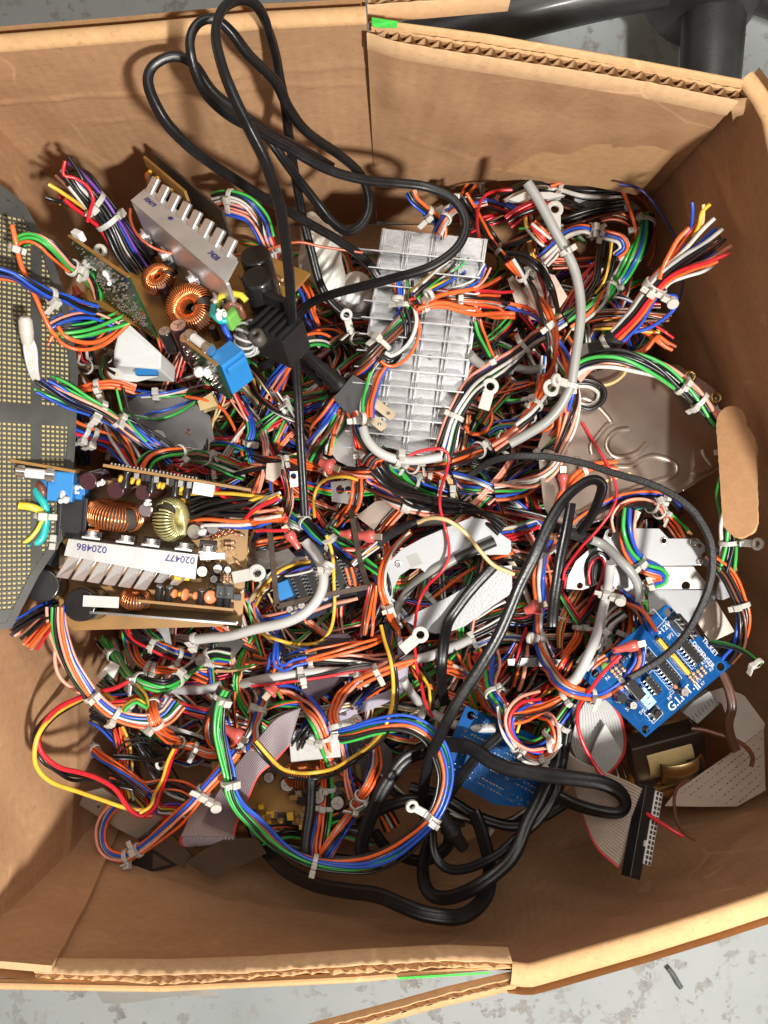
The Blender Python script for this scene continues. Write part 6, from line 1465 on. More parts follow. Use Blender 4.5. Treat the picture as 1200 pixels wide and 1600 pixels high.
# --- bottom left
H(3, 'pink, orange and blue bundle hanging down the left wall', 'J', [(268, -10), (272, 80), (292, 170), (330, 265), (395, 365), (455, 440), (520, 490), (600, 522), (700, 530), (780, 505), (835, 440)], 'opbbkpgk', ties=[(530, 505)], z=(.22, .217, .213, .208, .204, .2, .194, .188, .182, .178, .175), loose=.9)
H(4, 'single pink wire bowing out left of the hanging pink bundle', 'J', [(262, 110), (258, 250), (285, 330), (355, 385), (450, 435), (560, 485)], 'p', r=.0011, z=(.2, .2, .195, .184, .172))
H(5, 'thick red wire looping out against the left wall', 'J', [(600, 345), (540, 375), (470, 392), (370, 422), (270, 470), (205, 545), (178, 620), (205, 690), (280, 748), (370, 770), (460, 800), (540, 850), (600, 935), (650, 973), (712, 975)], 'r', r=.0014, z=(.17, .185, .205, .225, .228, .22, .205, .19, .178, .17))
H(5, 'thick yellow wire looping out widest against the left wall', 'J', [(530, 432), (490, 402), (440, 402), (370, 432), (265, 492), (190, 575), (163, 660), (172, 745), (240, 815), (370, 862), (480, 900), (600, 940), (695, 950)], 'y', r=.0013, z=(.17, .185, .21, .23, .232, .226, .21, .19, .175, .168))
H(4, 'two black wires inside the red and yellow loop by the left wall', 'J', [(400, 420), (280, 475), (195, 560), (175, 620), (190, 680), (235, 740), (330, 790), (430, 800), (540, 832), (615, 855)], 'kk', r=.0011, z=(.168, .18, .2, .212, .214, .2, .18, .17, .162))
H(5, 'red and yellow pair rising steeply from the left end of the loop', 'J', [(828, 660), (795, 740), (755, 840), (705, 930), (655, 965)], 'ry', r=.0012)
H(4, 'bright green and black bundle swinging below the lower power supply', 'J', [(470, 150), (530, 220), (610, 312), (700, 352), (780, 360), (850, 322), (920, 262), (1000, 215), (1085, 222)], 'ggkkkg', ties=[(525, 222)], mounts=[(990, 240)], loose=.7, r=.001)
H(2, 'orange, blue and white bundle under the edge of the lower power supply', 'J', [(605, 70), (625, 130), (700, 170), (800, 212), (900, 235), (1000, 255), (1100, 262), (1200, 275)], 'okbwookr', ties=[(715, 178), (830, 225)], loose=1.1)
H(1, 'orange and green loop deep under the lower power supply', 'J', [(608, 80), (605, 140), (635, 230), (700, 280), (800, 292), (890, 300), (980, 330)], 'oogkob', ties=[(690, 275)], loose=1.3)
H(0, 'flat rainbow strip of wires just below the lower power supply', 'J', [(600, 40), (660, 90), (700, 130), (760, 170)], 'bwogkbw', r=.001)
H(3, 'big orange and black loop with two nylon ties left of the grey ribbon', 'J', [(742, 400), (712, 470), (740, 560), (820, 622), (900, 655), (980, 690), (1060, 682), (1125, 650)], 'ookwoo', ties=[(735, 465)], mounts=[(845, 625)], loose=.9, r=.001)
H(3, 'small orange loop curling round the red vinyl terminals', 'J', [(1010, 480), (980, 540), (985, 610), (1030, 660), (1100, 670), (1160, 600), (1190, 500), (1170, 400), (1090, 340)], 'ookwk', loose=1.0)
H(5, 'green and black wires dropping onto the ribbon and ringing the bottom of the pile', '', [(353, 1077), (343, 1100), (340, 1140), (347, 1173), (357, 1210), (360, 1237), (373, 1262), (396, 1285), (425, 1313), (452, 1332), (487, 1347), (527, 1353), (573, 1350), (613, 1335), (647, 1310), (673, 1283), (690, 1253), (698, 1217), (693, 1187), (680, 1160), (657, 1140), (627, 1132), (587, 1137), (553, 1147), (530, 1152)], 'oggbkkg', z=(.19, .188, .188, .188, .188, .188, .188, .188, .186, .186, .186, .186, .186, .188, .19, .192, .192, .19, .188, .186, .185, .185, .184, .182, .18), ties=[(347, 1092), (363, 1225)], mounts=[(683, 1280)], r=.0010, loose=.8)
H(6, 'white, black, blue and orange wires running to the bottom left tie', 'J', [(1110, 670), (1030, 770), (950, 860), (885, 935), (800, 1015), (720, 1085), (640, 1140), (580, 1168), (515, 1155), (478, 1110), (472, 1040), (495, 975), (540, 920)], 'wbko', ties=[(592, 1165)], mounts=[(950, 862)], r=.0011, loose=.8, z=(.185, .182, .18, .178, .172, .165, .16, .158, .155, .152, .152, .155))
H(3, 'stub of cut orange and blue wires with a tie at the left of the tangle', 'J', [(395, 622), (440, 668), (500, 725), (575, 780), (640, 830), (690, 870)], 'obkopn', ties=[(437, 660)], r=.001)
H(3, 'black wires with a bare twisted copper end in the left tangle', 'J', [(540, 690), (590, 640), (660, 618), (730, 640), (790, 690), (800, 660), (830, 640)], 'kk', r=.0009)
H(3, 'second loop of thin black wires right under the copper end', 'J', [(530, 700), (600, 700), (690, 712), (770, 705), (830, 665)], 'kkk', r=.0009)
H(2, 'blue wire running down through the middle of the left tangle', 'J', [(405, 505), (480, 545), (540, 610), (590, 700), (640, 790), (720, 880)], 'bbk', r=.0011)
H(2, 'orange wires standing in the middle of the left tangle', 'J', [(560, 560), (580, 640), (590, 740), (580, 840), (600, 920)], 'oroy', loose=1.6)
H(1, 'black wires fanning left of the grey ribbon', 'J', [(620, 600), (680, 680), (740, 760), (800, 830), (880, 880)], 'kkkkck', loose=2.2)
H(1, 'red, violet and yellow wires along the bottom of the left tangle', 'J', [(640, 830), (700, 900), (740, 960), (820, 960), (900, 980)], 'ryvyrk', loose=1.8)
H(2, 'violet wire standing upright beside the red and yellow pair', 'J', [(760, 850), (735, 900), (730, 960), (745, 995)], 'v', r=.0012)
H(2, 'red wires curving right towards the ribbon fold in the left tangle', 'J', [(520, 775), (600, 790), (680, 830), (760, 820), (850, 830), (920, 870)], 'rrko', loose=1.6)
H(1, 'black wires crossing beneath the pink bundle at the left wall', 'J', [(480, 330), (560, 400), (620, 480), (700, 560), (760, 620)], 'kkkgk', loose=2.0)
H(2, 'red and orange wires between the green swing and the big orange loop', 'J', [(520, 440), (600, 425), (680, 410), (760, 430), (850, 460), (960, 490), (1060, 500)], 'rorkb', loose=1.5)
H(3, 'short yellow and green wires curling above the left tangle', 'J', [(640, 370), (680, 410), (690, 470), (640, 440), (590, 470), (580, 490)], 'gy', r=.0011)
# --- bottom centre
H(5, 'red edged white cable wires tied along the pale sheathed cable', 'K', [(-20, 225), (100, 208), (200, 188), (350, 160), (480, 130), (600, 110)], 'rk', ties=[(215, 180)], r=.001)
H(5, 'orange and pink bundle curving up to clipped ends at the middle', 'K', [(375, 405), (365, 340), (410, 260), (480, 200), (560, 150), (640, 110), (722, 68)], 'opoko', ties=[(572, 140)], mounts=[(430, 425)], r=.0011, f1=.4)
H(5, 'pair of orange wires with clipped ends below the other clipped pair', 'K', [(470, 215), (560, 172), (650, 135), (755, 95)], 'oo', r=.0012)
H(4, 'pink, green and orange bundle curving down to the foot of the ribbon', 'K', [(105, 210), (170, 232), (235, 290), (290, 375), (320, 465), (335, 560), (338, 660), (330, 760), (312, 860), (292, 950), (288, 1015)], 'pobgkop', ties=[(315, 785)], r=.0011, loose=.9)
H(6, 'yellow wire with a black companion drooping over the ribbon and up to the centre', 'K', [(-10, 480), (60, 562), (130, 620), (230, 640), (350, 622), (440, 572), (540, 500), (605, 425), (640, 330), (652, 220), (640, 100), (610, 0), (595, -70)], 'yk', r=.0011, loose=.5)
H(4, 'orange, blue and black bundle going down right of the pink one', 'K', [(545, 480), (555, 560), (535, 660), (490, 740), (440, 830), (380, 920), (320, 1010)], 'obkdob', ties=[(495, 735)], loose=1.0)
H(2, 'short blue and orange wires between the ribbon and the pink bundle', 'K', [(410, 470), (430, 560), (440, 650), (460, 740)], 'okbk', loose=1.4)
H(4, 'upright orange and blue wires left of the mauve ribbon', 'K', [(105, 70), (85, 150), (60, 230), (20, 330), (0, 430), (-20, 520)], 'obkp', ties=[(20, 345)], r=.0011)
H(5, 'short blue wires with cut ends above the mauve ribbon', 'K', [(235, 70), (170, 85), (120, 110), (110, 40), (100, -40)], 'bbk', r=.0011)
H(3, 'orange and black horizontal bundle over the striped ribbon end', 'K', [(-20, 150), (100, 140), (250, 105), (400, 55), (520, 25), (600, -5)], 'okok', ties=[(290, 95)], r=.001)
H(3, 'black wires running under the pale cable at the bottom centre', 'K', [(-10, 170), (120, 120), (260, 100), (420, 95), (560, 95), (660, 60)], 'kkkwk', loose=1.3)
H(2, 'blue and white wires crossing behind the orange curve', 'K', [(560, 170), (520, 220), (490, 270), (460, 320)], 'wbbk', r=.0011)
H(2, 'black wires curving deep at the right of the clear ribbon', 'K', [(430, 200), (380, 260), (340, 330), (250, 420), (170, 520)], 'kkkk', loose=1.5)
H(2, 'orange wires running down the left of the black strap', 'K', [(720, 80), (780, 180), (880, 240), (980, 290), (1060, 330)], 'okor', loose=1.2)
H(5, 'yellow and red wires going down the left of the black strap', 'K', [(735, 110), (790, 160), (825, 210), (828, 260), (826, 330)], 'yk', r=.001)
H(5, 'red wire parallel to the yellow one left of the black strap', 'K', [(745, 100), (770, 190), (790, 280), (810, 330), (830, 360)], 'r', r=.0011)
H(5, 'spray of orange wires with clipped ends at the right of the black strap', 'K', [(1180, 370), (1120, 330), (1060, 270), (1010, 190), (960, 140), (870, 95)], 'oooo', f1=1.8, r=.0012)
H(5, 'upright orange and red clipped wires beside the black strap', 'K', [(1150, 330), (1110, 250), (1070, 180), (1040, 110), (1030, 30)], 'oork', f1=1.6, r=.0012)
H(5, 'blue and green clipped wires rising from the rainbow knot', 'K', [(1190, 400), (1150, 320), (1100, 230), (1100, 150), (1120, 80)], 'bbgg', f1=1.5, r=.0012)
# --- rainbow knot
H(5, 'rainbow knot of white, blue and red wires curled on the blue solder board', '', [(783, 1100), (790, 1130), (803, 1162), (830, 1186), (857, 1180), (870, 1155), (862, 1125), (835, 1112), (812, 1120)], 'wbrpow', ext=False, r=.00095, loose=2.2, ties=[(806, 1165)])
H(6, 'short curve of blue, pink and red wires on top of the rainbow knot', '', [(845, 1090), (815, 1098), (797, 1120), (800, 1148), (822, 1168), (848, 1172)], 'bpr', ext=False, r=.0010, loose=.8)
H(5, 'yellow, white and red wires leaving the rainbow knot to the upper right', 'L', [(-10, 720), (20, 640), (60, 580), (120, 560), (185, 542)], 'ywrokr', r=.001, f1=.8, loose=1.3)
H(4, 'blue, orange and green wires curving right out of the rainbow knot', 'L', [(20, 790), (90, 800), (160, 760), (220, 680), (280, 590), (340, 500), (380, 410)], 'obgokb', mounts=[(180, 745)], loose=1.2)
H(5, 'orange and black wires sweeping from the knot under the ticket board', 'L', [(0, 660), (90, 640), (190, 600), (270, 545), (340, 470), (400, 410), (440, 380)], 'okok', loose=1.0, r=.001)
# --- centre
H(6, 'single bright red wire snaking down over the centre of the pile', 'H', [(715, 188), (760, 168), (820, 155), (875, 157), (903, 190), (893, 260), (868, 340), (862, 420), (880, 500), (900, 580), (903, 660), (870, 730), (800, 800), (762, 880), (745, 980), (742, 1060), (750, 1140)], 'r', r=.0010, dz=.002)
H(4, 'long horizontal bundle of orange and black wires across the middle', 'H', [(-10, 208), (120, 216), (250, 236), (400, 265), (540, 266), (700, 272), (820, 290), (950, 310), (1100, 322), (1210, 315)], 'okoko', ties=[(120, 218), (820, 290)], r=.001, loose=.9)
H(3, 'orange bundle dropping from the left edge of the finned heatsink', 'H', [(470, -20), (485, 60), (495, 130), (512, 210), (535, 290), (585, 352), (665, 402), (765, 430), (880, 452), (1000, 462)], 'onrbkpoo', ties=[(700, 408)], r=.001, loose=1.1)
H(4, 'green and blue bundle running right below the finned heatsink', 'H', [(560, 170), (620, 240), (700, 295), (780, 330), (880, 352), (1000, 352), (1100, 350), (1210, 350)], 'gbgkpkb', ties=[(910, 345)], mounts=[(735, 315)], r=.001, loose=1.1)
H(5, 'black and orange bundle sweeping along the foot of the finned heatsink', 'H', [(535, 245), (560, 205), (620, 190), (690, 215), (770, 238), (860, 225), (960, 195), (1060, 152), (1200, 98), (1300, 50)], 'kkkoor', ties=[(665, 205), (1165, 120)], r=.0012, loose=.7)
H(5, 'pair of thick black wires running down right through the centre', 'H', [(585, 225), (640, 300), (720, 362), (800, 402), (900, 422), (1000, 440), (1090, 480), (1155, 535)], 'kkk', r=.0014, loose=.6)
H(5, 'two shorter black wires left of the thick black pair', 'H', [(545, 255), (600, 322), (660, 372), (725, 400), (820, 420)], 'kk', r=.0013)
H(2, 'orange and brown bundle crossing the dull metal bracket', 'H', [(700, 420), (640, 480), (590, 540), (540, 600), (500, 660)], 'onkoo', loose=1.1)
H(4, 'orange, green and blue bundle with a tie right of the vertical power cord', 'H', [(140, 430), (230, 500), (300, 562), (370, 622), (440, 672), (500, 690)], 'okbkgb', ties=[(230, 497)], r=.001)
H(3, 'orange and black wires swinging left of the dull metal bracket', 'H', [(490, 290), (470, 400), (420, 470), (340, 520), (240, 560), (120, 590), (0, 605)], 'okook', loose=1.1, r=.001)
H(5, 'red and white thin wires meeting at a blue tip left of the white plate', 'H', [(405, 622), (480, 622), (565, 592)], 'rp', r=.0008)
H(5, 'yellow and white thin wires meeting at a blue tip left of the white plate', 'H', [(450, 695), (510, 645), (575, 598)], 'ywb', r=.0008)
H(3, 'bunch of green wire ends between the bracket and the white plate', 'H', [(330, 545), (400, 590), (470, 640), (520, 690), (580, 740)], 'gggk', loose=1.4, r=.001)
H(5, 'long yellow wire loop hanging below the pale cable loop', 'H', [(-20, 985), (30, 1020), (90, 1045), (190, 1070), (290, 1062), (345, 1010), (367, 910), (365, 780), (358, 650), (330, 560)], 'y', r=.0012)
H(5, 'yellow, black and white wires rising left of the pale cable loop', 'H', [(-10, 870), (40, 800), (110, 730), (190, 692), (245, 682)], 'ykw', r=.001)
H(6, 'long yellow wire loop hanging beside the vertical power cord', 'H', [(275, 480), (270, 400), (290, 330), (340, 292), (420, 285), (480, 300)], 'y', r=.0011)
H(4, 'violet and blue thin wires under the pale cable loop', 'H', [(100, 745), (170, 735), (240, 715), (260, 705)], 'vrwb', r=.0008)
H(6, 'orange and black bundle curving round the left end of the white plate', 'H', [(730, 545), (655, 618), (605, 700), (590, 790), (612, 880), (640, 955), (665, 1000)], 'oko', ties=[(615, 885)], r=.0011, loose=.5)
H(5, 'orange and black wires lying over the white plate to the right', 'H', [(660, 995), (740, 912), (850, 822), (950, 742), (1050, 692), (1210, 655)], 'ok', ties=[(805, 862)], r=.0012)
H(6, 'thick pale yellow wire arching over the white plate', 'H', [(760, 500), (800, 482), (850, 478), (910, 495), (985, 552), (1050, 632), (1115, 700), (1210, 742)], 't', r=.0014)
H(4, 'white and blue wires crossing the dark blue board', 'H', [(-10, 950), (150, 932), (300, 882), (380, 858), (475, 838)], 'wbkp', r=.0011)
H(3, 'orange and brown bundle standing below the bent rusty strip', 'H', [(560, 790), (545, 860), (530, 940), (515, 1030)], 'onkoro', loose=1.3, r=.001)
H(3, 'three orange wire ends standing over the dark blue board', 'H', [(430, 710), (440, 760), (450, 810)], 'ooo', f0=.8, r=.0012)
H(2, 'blue and black wires right beside the lower white plate', 'H', [(580, 720), (600, 800), (590, 880), (560, 960), (500, 1040)], 'bkkw', loose=1.3)
H(3, 'orange and black wires below the striped ribbon end', 'H', [(-20, 1140), (80, 1160), (200, 1140), (320, 1110), (450, 1080), (600, 1045)], 'oko', r=.001)
H(2, 'blue and black wires left of the striped ribbon', 'H', [(90, 1010), (120, 1080), (150, 1150), (180, 1230)], 'bdok', r=.001)
H(3, 'orange, black and white wires sliding under the black strap', 'H', [(740, 1140), (850, 1090), (960, 1060), (1080, 1000), (1180, 930)], 'kkwko', loose=1.1)
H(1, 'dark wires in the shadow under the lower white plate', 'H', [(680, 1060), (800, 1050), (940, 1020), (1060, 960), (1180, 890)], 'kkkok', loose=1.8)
# --- around the finned heatsink
H(5, 'orange, blue and brown bundle bent over the left side of the finned heatsink', 'E', [(690, 395), (702, 480), (700, 570), (650, 645), (590, 715), (520, 805), (445, 890), (380, 975), (330, 1065), (285, 1170), (260, 1260)], 'okobrnkbg', ties=[(440, 892)], mounts=[(700, 535)], r=.001, loose=.9, f0=.4)
H(5, 'black and orange loop hanging on the face of the finned heatsink', 'E', [(712, 545), (735, 620), (720, 710), (680, 770), (630, 798), (590, 780)], 'kok', r=.0012)
H(6, 'orange and red fan of cut wires lying on the finned heatsink', 'E', [(735, 540), (790, 512), (860, 500), (950, 497), (1060, 503), (1175, 515)], 'ororokor', mounts=[(775, 555)], f1=1.6, r=.0011, loose=.8)
H(6, 'upper fan of yellow, blue and pink cut wires on the finned heatsink', 'E', [(740, 490), (800, 440), (870, 395), (940, 350), (985, 305)], 'ywbkpgy', f1=1.2, r=.0009)
H(7, 'long orange wires of the fan reaching past the right of the finned heatsink', 'E', [(760, 545), (860, 530), (960, 550), (1080, 572), (1215, 580)], 'oo', r=.0013)
H(7, 'orange wire tip pointing up right over the finned heatsink', 'E', [(780, 520), (880, 480), (980, 462), (1070, 440), (1142, 402)], 'o', r=.0013)
H(6, 'thin pink and white wires reaching the top right of the finned heatsink', 'E', [(900, 470), (980, 450), (1040, 420), (1080, 348)], 'pwb', r=.0008)
H(3, 'orange and blue arc beside the vertical power cord left of the plug', 'E', [(50, 960), (90, 880), (140, 800), (210, 720), (290, 668), (370, 655), (445, 685)], 'obkbok', r=.001, loose=1.0)
H(3, 'black and orange arch under the orange and blue arc', 'E', [(190, 760), (230, 705), (300, 685), (360, 705), (392, 760), (370, 830)], 'kokg', r=.001)
H(4, 'green and brown bundle tied left of the finned heatsink', 'E', [(360, 720), (400, 695), (460, 688), (520, 695), (575, 725)], 'gkng', ties=[(560, 720)], mounts=[(470, 690)], r=.001)
H(3, 'green and black bundle sweeping into the lower left of the plug', 'E', [(-20, 1140), (60, 1070), (150, 1005), (240, 965), (330, 940)], 'gkbog', ties=[(165, 985)], r=.001, loose=1.1)
H(2, 'orange and black bundle low beside the vertical power cord', 'E', [(100, 1210), (120, 1110), (170, 1045), (260, 1010), (340, 990)], 'okorb', loose=1.2, r=.001)
H(2, 'blue and orange wires standing left of the vertical power cord', 'E', [(40, 1060), (70, 980), (110, 900), (150, 820)], 'obko', loose=1.1)
H(2, 'orange and red wires running behind the plug', 'E', [(210, 830), (300, 770), (380, 730), (430, 800), (470, 830)], 'orkw', loose=1.1)
H(4, 'bundle with white and green wires dropping from the plug to the heatsink foot', 'E', [(470, 1060), (480, 1120), (520, 1180), (560, 1240)], 'nboko', mounts=[(480, 1080)], r=.001)
H(4, 'green, blue and orange wires between the plug and the heatsink', 'E', [(600, 800), (560, 860), (540, 930), (520, 1000), (520, 1060)], 'obgw', r=.001)
H(3, 'orange and pink wires below the plug prongs', 'E', [(410, 1010), (380, 1080), (350, 1150), (330, 1230)], 'gpkbo', r=.001)
H(5, 'big green, black and pink bundle sweeping down the right side of the finned heatsink', '', [(878, 498), (853, 517), (827, 537), (800, 560), (767, 583), (740, 603), (720, 633), (707, 660), (697, 695), (690, 720)], 'gkbpkwg', r=.0011, loose=.9)
H(3, 'orange and white bundle standing beside the right edge of the finned heatsink', 'E', [(1035, 600), (1050, 660), (1085, 740), (1115, 800)], 'okwpg', ties=[(1115, 790)], r=.001)
H(3, 'orange loop with a small nylon tie right of the heatsink foot', 'E', [(980, 1090), (1000, 1130), (1060, 1130), (1105, 1080), (1095, 1010), (1040, 970)], 'o', r=.0012)
H(2, 'green and orange wires curving right of the heatsink foot', 'E', [(1050, 1080), (1100, 1010), (1160, 950), (1210, 900)], 'ggook', loose=1.1)
H(2, 'green and blue wires along the lower right of the finned heatsink', 'E', [(1080, 1130), (1130, 1100), (1210, 1090), (1300, 1080)], 'gbbog', r=.001)
H(2, 'blue and red loop at the left of the white film', 'E', [(-10, 50), (35, 130), (65, 220), (95, 310), (95, 400)], 'bokr', ties=[(90, 285)], r=.001)
H(2, 'orange and blue wires below the white film', 'E', [(215, 430), (245, 500), (250, 570), (280, 640)], 'obko', r=.001)
H(1, 'yellow wires along the edge of the upper power supply board', 'E', [(0, 870), (20, 940), (60, 1000)], 'ykoy', r=.001)
# --- top right
H(2, 'small tied bundle hanging free against the back wall', 'B', [(725, 895), (745, 940), (790, 985), (840, 1030), (870, 1075), (860, 1120)], 'wbok', ties=[(812, 1000)], r=.001, z=(.2, .195, .188, .18, .175))
H(3, 'orange and brown arch at the back right of the finned heatsink', 'B', [(985, 1060), (975, 980), (985, 900), (1030, 850), (1100, 835), (1190, 860)], 'konk', ties=[(1030, 848)], r=.0011)
H(3, 'blue, black and orange arch under the brown arch at the back', 'B', [(850, 1100), (880, 1030), (930, 970), (1000, 950), (1080, 930)], 'obkwk', ties=[(885, 1020)], r=.001)
H(2, 'red wires of several shades crossing at the back of the heatsink', 'B', [(1000, 1090), (1060, 1050), (1130, 1020), (1210, 990), (1320, 950)], 'rrkrr', r=.0011, loose=1.2)
H(4, 'red wire arcing up and over the red crossing', 'B', [(1060, 1170), (1040, 1080), (1040, 990), (1070, 920), (1130, 895), (1200, 890)], 'r', r=.0011)
H(3, 'black and brown bundle falling from the back wall to the right of the heatsink', 'B', [(965, 920), (1010, 990), (1060, 1060), (1130, 1150), (1200, 1230), (1280, 1330)], 'kkok', r=.0012, loose=.6)
H(2, 'blue and white wires crossing the red ones at the back', 'B', [(1070, 960), (1120, 970), (1180, 990), (1240, 1020)], 'bwkr', r=.001)
H(3, 'thick black bundle arcing along the back wall', 'F', [(-60, 190), (20, 150), (110, 122), (220, 130), (320, 156), (420, 165), (510, 160)], 'kkkk', r=.0014, loose=.8)
H(3, 'second thick black bundle rising across the back right corner', 'F', [(-30, 410), (60, 360), (170, 325), (260, 290), (390, 245), (520, 218)], 'kkkn', r=.0013, loose=.7)
H(3, 'two orange wires arching along the back wall', 'F', [(180, 120), (250, 98), (340, 97), (430, 110), (505, 130)], 'oo', ties=[(395, 105)], r=.0012)
H(4, 'single orange wire bending down with a bare tip at the back wall', 'F', [(497, 108), (530, 170), (560, 255), (578, 320), (582, 370)], 'o', r=.0013)
H(4, 'dark blue wire looping out along the back right corner', 'F', [(500, 112), (590, 132), (655, 190), (720, 285), (778, 390), (802, 500), (795, 610), (770, 685)], 'd', r=.0009, z=(.165, .16, .158, .155, .152, .15, .15))
H(3, 'red brown wire curving down behind the braided green bundle', 'F', [(560, 160), (620, 200), (655, 270), (670, 350), (665, 440), (640, 500)], 'en', r=.001)
H(4, 'white, blue and orange arc with a nylon tie in the back right', 'F', [(130, 470), (190, 410), (250, 350), (320, 325), (380, 333), (440, 350), (510, 370), (530, 420), (490, 460)], 'wbow', ties=[(415, 345)], r=.0012, loose=.6)
H(2, 'dark orange ring of wires around the back right hollow', 'F', [(330, 300), (420, 260), (500, 262), (565, 310), (575, 390), (510, 450), (400, 475), (290, 482), (190, 480)], 'noeno', r=.001, loose=1.0)
H(2, 'brown and black wires dipping through the back right hollow', 'F', [(230, 210), (330, 250), (440, 350), (460, 430), (440, 520), (390, 590)], 'knkk', r=.001, loose=1.4)
H(4, 'braid of green, blue and white wires rising to the back right', 'F', [(640, 262), (612, 370), (565, 465), (505, 555), (435, 635), (355, 700), (260, 760)], 'gbowkgc', ties=[(628, 285)], r=.0011, loose=.8)
H(3, 'red and white wires right of the grey cable', 'F', [(410, 500), (360, 560), (300, 640), (250, 720), (210, 790)], 'rworw', r=.001, loose=1.2)
H(3, 'yellow and black wires crossing right of the grey cable', 'F', [(440, 360), (420, 480), (400, 570), (330, 660), (250, 740)], 'ykn', r=.001)
H(5, 'large cut bundle of orange, black and pink wires sticking up by the right wall', 'F', [(990, 345), (900, 410), (800, 480), (700, 560), (630, 650), (570, 740), (500, 820), (430, 880), (320, 915)], 'ookkwpbkrnoc', ties=[(448, 855)], mounts=[(675, 585)], f0=1.5, r=.0011, loose=.6, z=(.232, .225, .218, .21, .2, .19, .18, .172, .165), sleeves=[(490, 830, 370, 905, 'shrink', 1.12), (365, 906, 320, 918, 'sheath', 1.2)])
H(6, 'lone orange wire left of the large cut bundle', 'F', [(832, 318), (780, 370), (745, 430), (715, 490), (690, 560)], 'o', r=.0014, z=(.226, .22, .214, .21))
H(6, 'yellow and blue thin tips at the top of the large cut bundle', 'F', [(875, 175), (880, 240), (870, 310), (835, 365), (800, 440)], 'bt', r=.0009, z=(.24, .236, .23, .222, .216), f0=1.2)
H(6, 'short yellow wire tip bent up at the large cut bundle', 'F', [(930, 205), (890, 245), (878, 300), (850, 360)], 'y', r=.0011, z=(.24, .236, .232, .225))
H(6, 'white wire drooping from the large cut bundle', 'F', [(962, 435), (955, 480), (900, 520), (820, 545), (750, 570), (715, 600)], 'w', r=.0011, z=(.212, .212, .21, .21, .206))
H(5, 'bright blue wire loop under the large cut bundle', 'F', [(680, 632), (730, 635), (768, 640), (765, 690), (710, 745), (640, 788), (570, 808)], 'b', r=.0012, z=(.195, .192, .188, .182, .178, .174))
H(6, 'thick blue and orange pair arching left of the grey cable', 'F', [(-20, 678), (70, 705), (150, 758), (210, 838), (250, 920), (270, 1010), (272, 1090), (255, 1180)], 'bo', r=.0013, loose=.4, ties=[(180, 790)])
H(6, 'orange and black bundle running down left of the grey cable', 'F', [(-10, 470), (60, 560), (120, 650), (172, 760), (195, 860), (185, 970), (150, 1080), (90, 1180), (20, 1250)], 'oko', ties=[(45, 545), (110, 1155)], r=.0013, loose=.4)
H(4, 'thick black wires curving down at the top right of the heatsink', 'F', [(-30, 440), (50, 445), (130, 500), (185, 590), (210, 690), (212, 800)], 'kk', r=.0016)
H(3, 'red wires with cut ends pointing at the right wall', 'F', [(330, 745), (440, 722), (560, 712), (660, 712), (755, 722)], 'rknro', f1=.8, r=.001, z=(.15, .155, .155, .155, .155))
H(3, 'black and brown cut wires pointing at the right wall below the red ones', 'F', [(380, 765), (480, 760), (580, 768), (660, 775), (735, 785)], 'knyko', f1=.9, r=.001, z=(.146, .15, .15, .15, .15))
H(3, 'orange red cut wire ends lowest by the right wall', 'F', [(560, 920), (620, 880), (660, 830), (690, 820), (745, 870)], 'oo', f1=.6, r=.0011, z=(.15, .155, .158, .155, .15))
H(3, 'dark red cut wire ends beside the orange red ones', 'F', [(590, 770), (650, 810), (700, 850), (748, 882)], 'reeo', f1=.6, r=.0011, z=(.146, .15, .15, .148))
H(5, 'pink, green and blue bundle arching over the stamped metal cover', 'F', [(290, 1010), (340, 965), (410, 938), (500, 930), (600, 950), (700, 990), (790, 1050), (880, 1128), (955, 1210), (1010, 1250), (1040, 1370), (1052, 1480), (1035, 1590), (1012, 1710), (1018, 1810), (1008, 1930)], 'pkgbkpwk', ties=[(878, 1128)], mounts=[(1012, 1790)], r=.0011, loose=.7, z=(.18, .185, .19, .19, .188, .186, .184, .182, .18, .18, .18, .18, .18, .178, .176, .174))
H(4, 'orange and black small loop at the top of the stamped metal cover', 'F', [(295, 1045), (370, 1048), (420, 1085), (412, 1140), (355, 1170), (290, 1150)], 'okw', r=.0012)
H(4, 'thin tan wire crossing the stamped metal cover near its top', 'F', [(545, 960), (520, 1010), (470, 1045), (410, 1060)], 't', r=.0011)
H(3, 'red wires behind the thick blue arch', 'F', [(40, 700), (110, 790), (170, 890), (220, 980), (250, 1040)], 'rrk', r=.001)
H(2, 'green and black wires left of the thick blue arch', 'F', [(60, 900), (100, 980), (140, 1060), (170, 1130)], 'gkwo', r=.0011)
H(2, 'mixed white and orange wires deep left of the grey cable', 'F', [(100, 440), (140, 520), (170, 600), (180, 690)], 'wopr', r=.001)
H(3, 'pink and orange wires crossing below the grey cable tie', 'F', [(150, 470), (200, 420), (150, 370), (90, 300)], 'orow', r=.001)
H(2, 'red wires left of the pale eyelet at the back', 'F', [(-20, 290), (40, 250), (110, 220), (180, 230)], 'rrrk', r=.0011)
H(2, 'yellow, black and orange wires in the hollow left of the pale eyelet', 'F', [(80, 260), (95, 340), (110, 420), (130, 470)], 'yokt', r=.001)
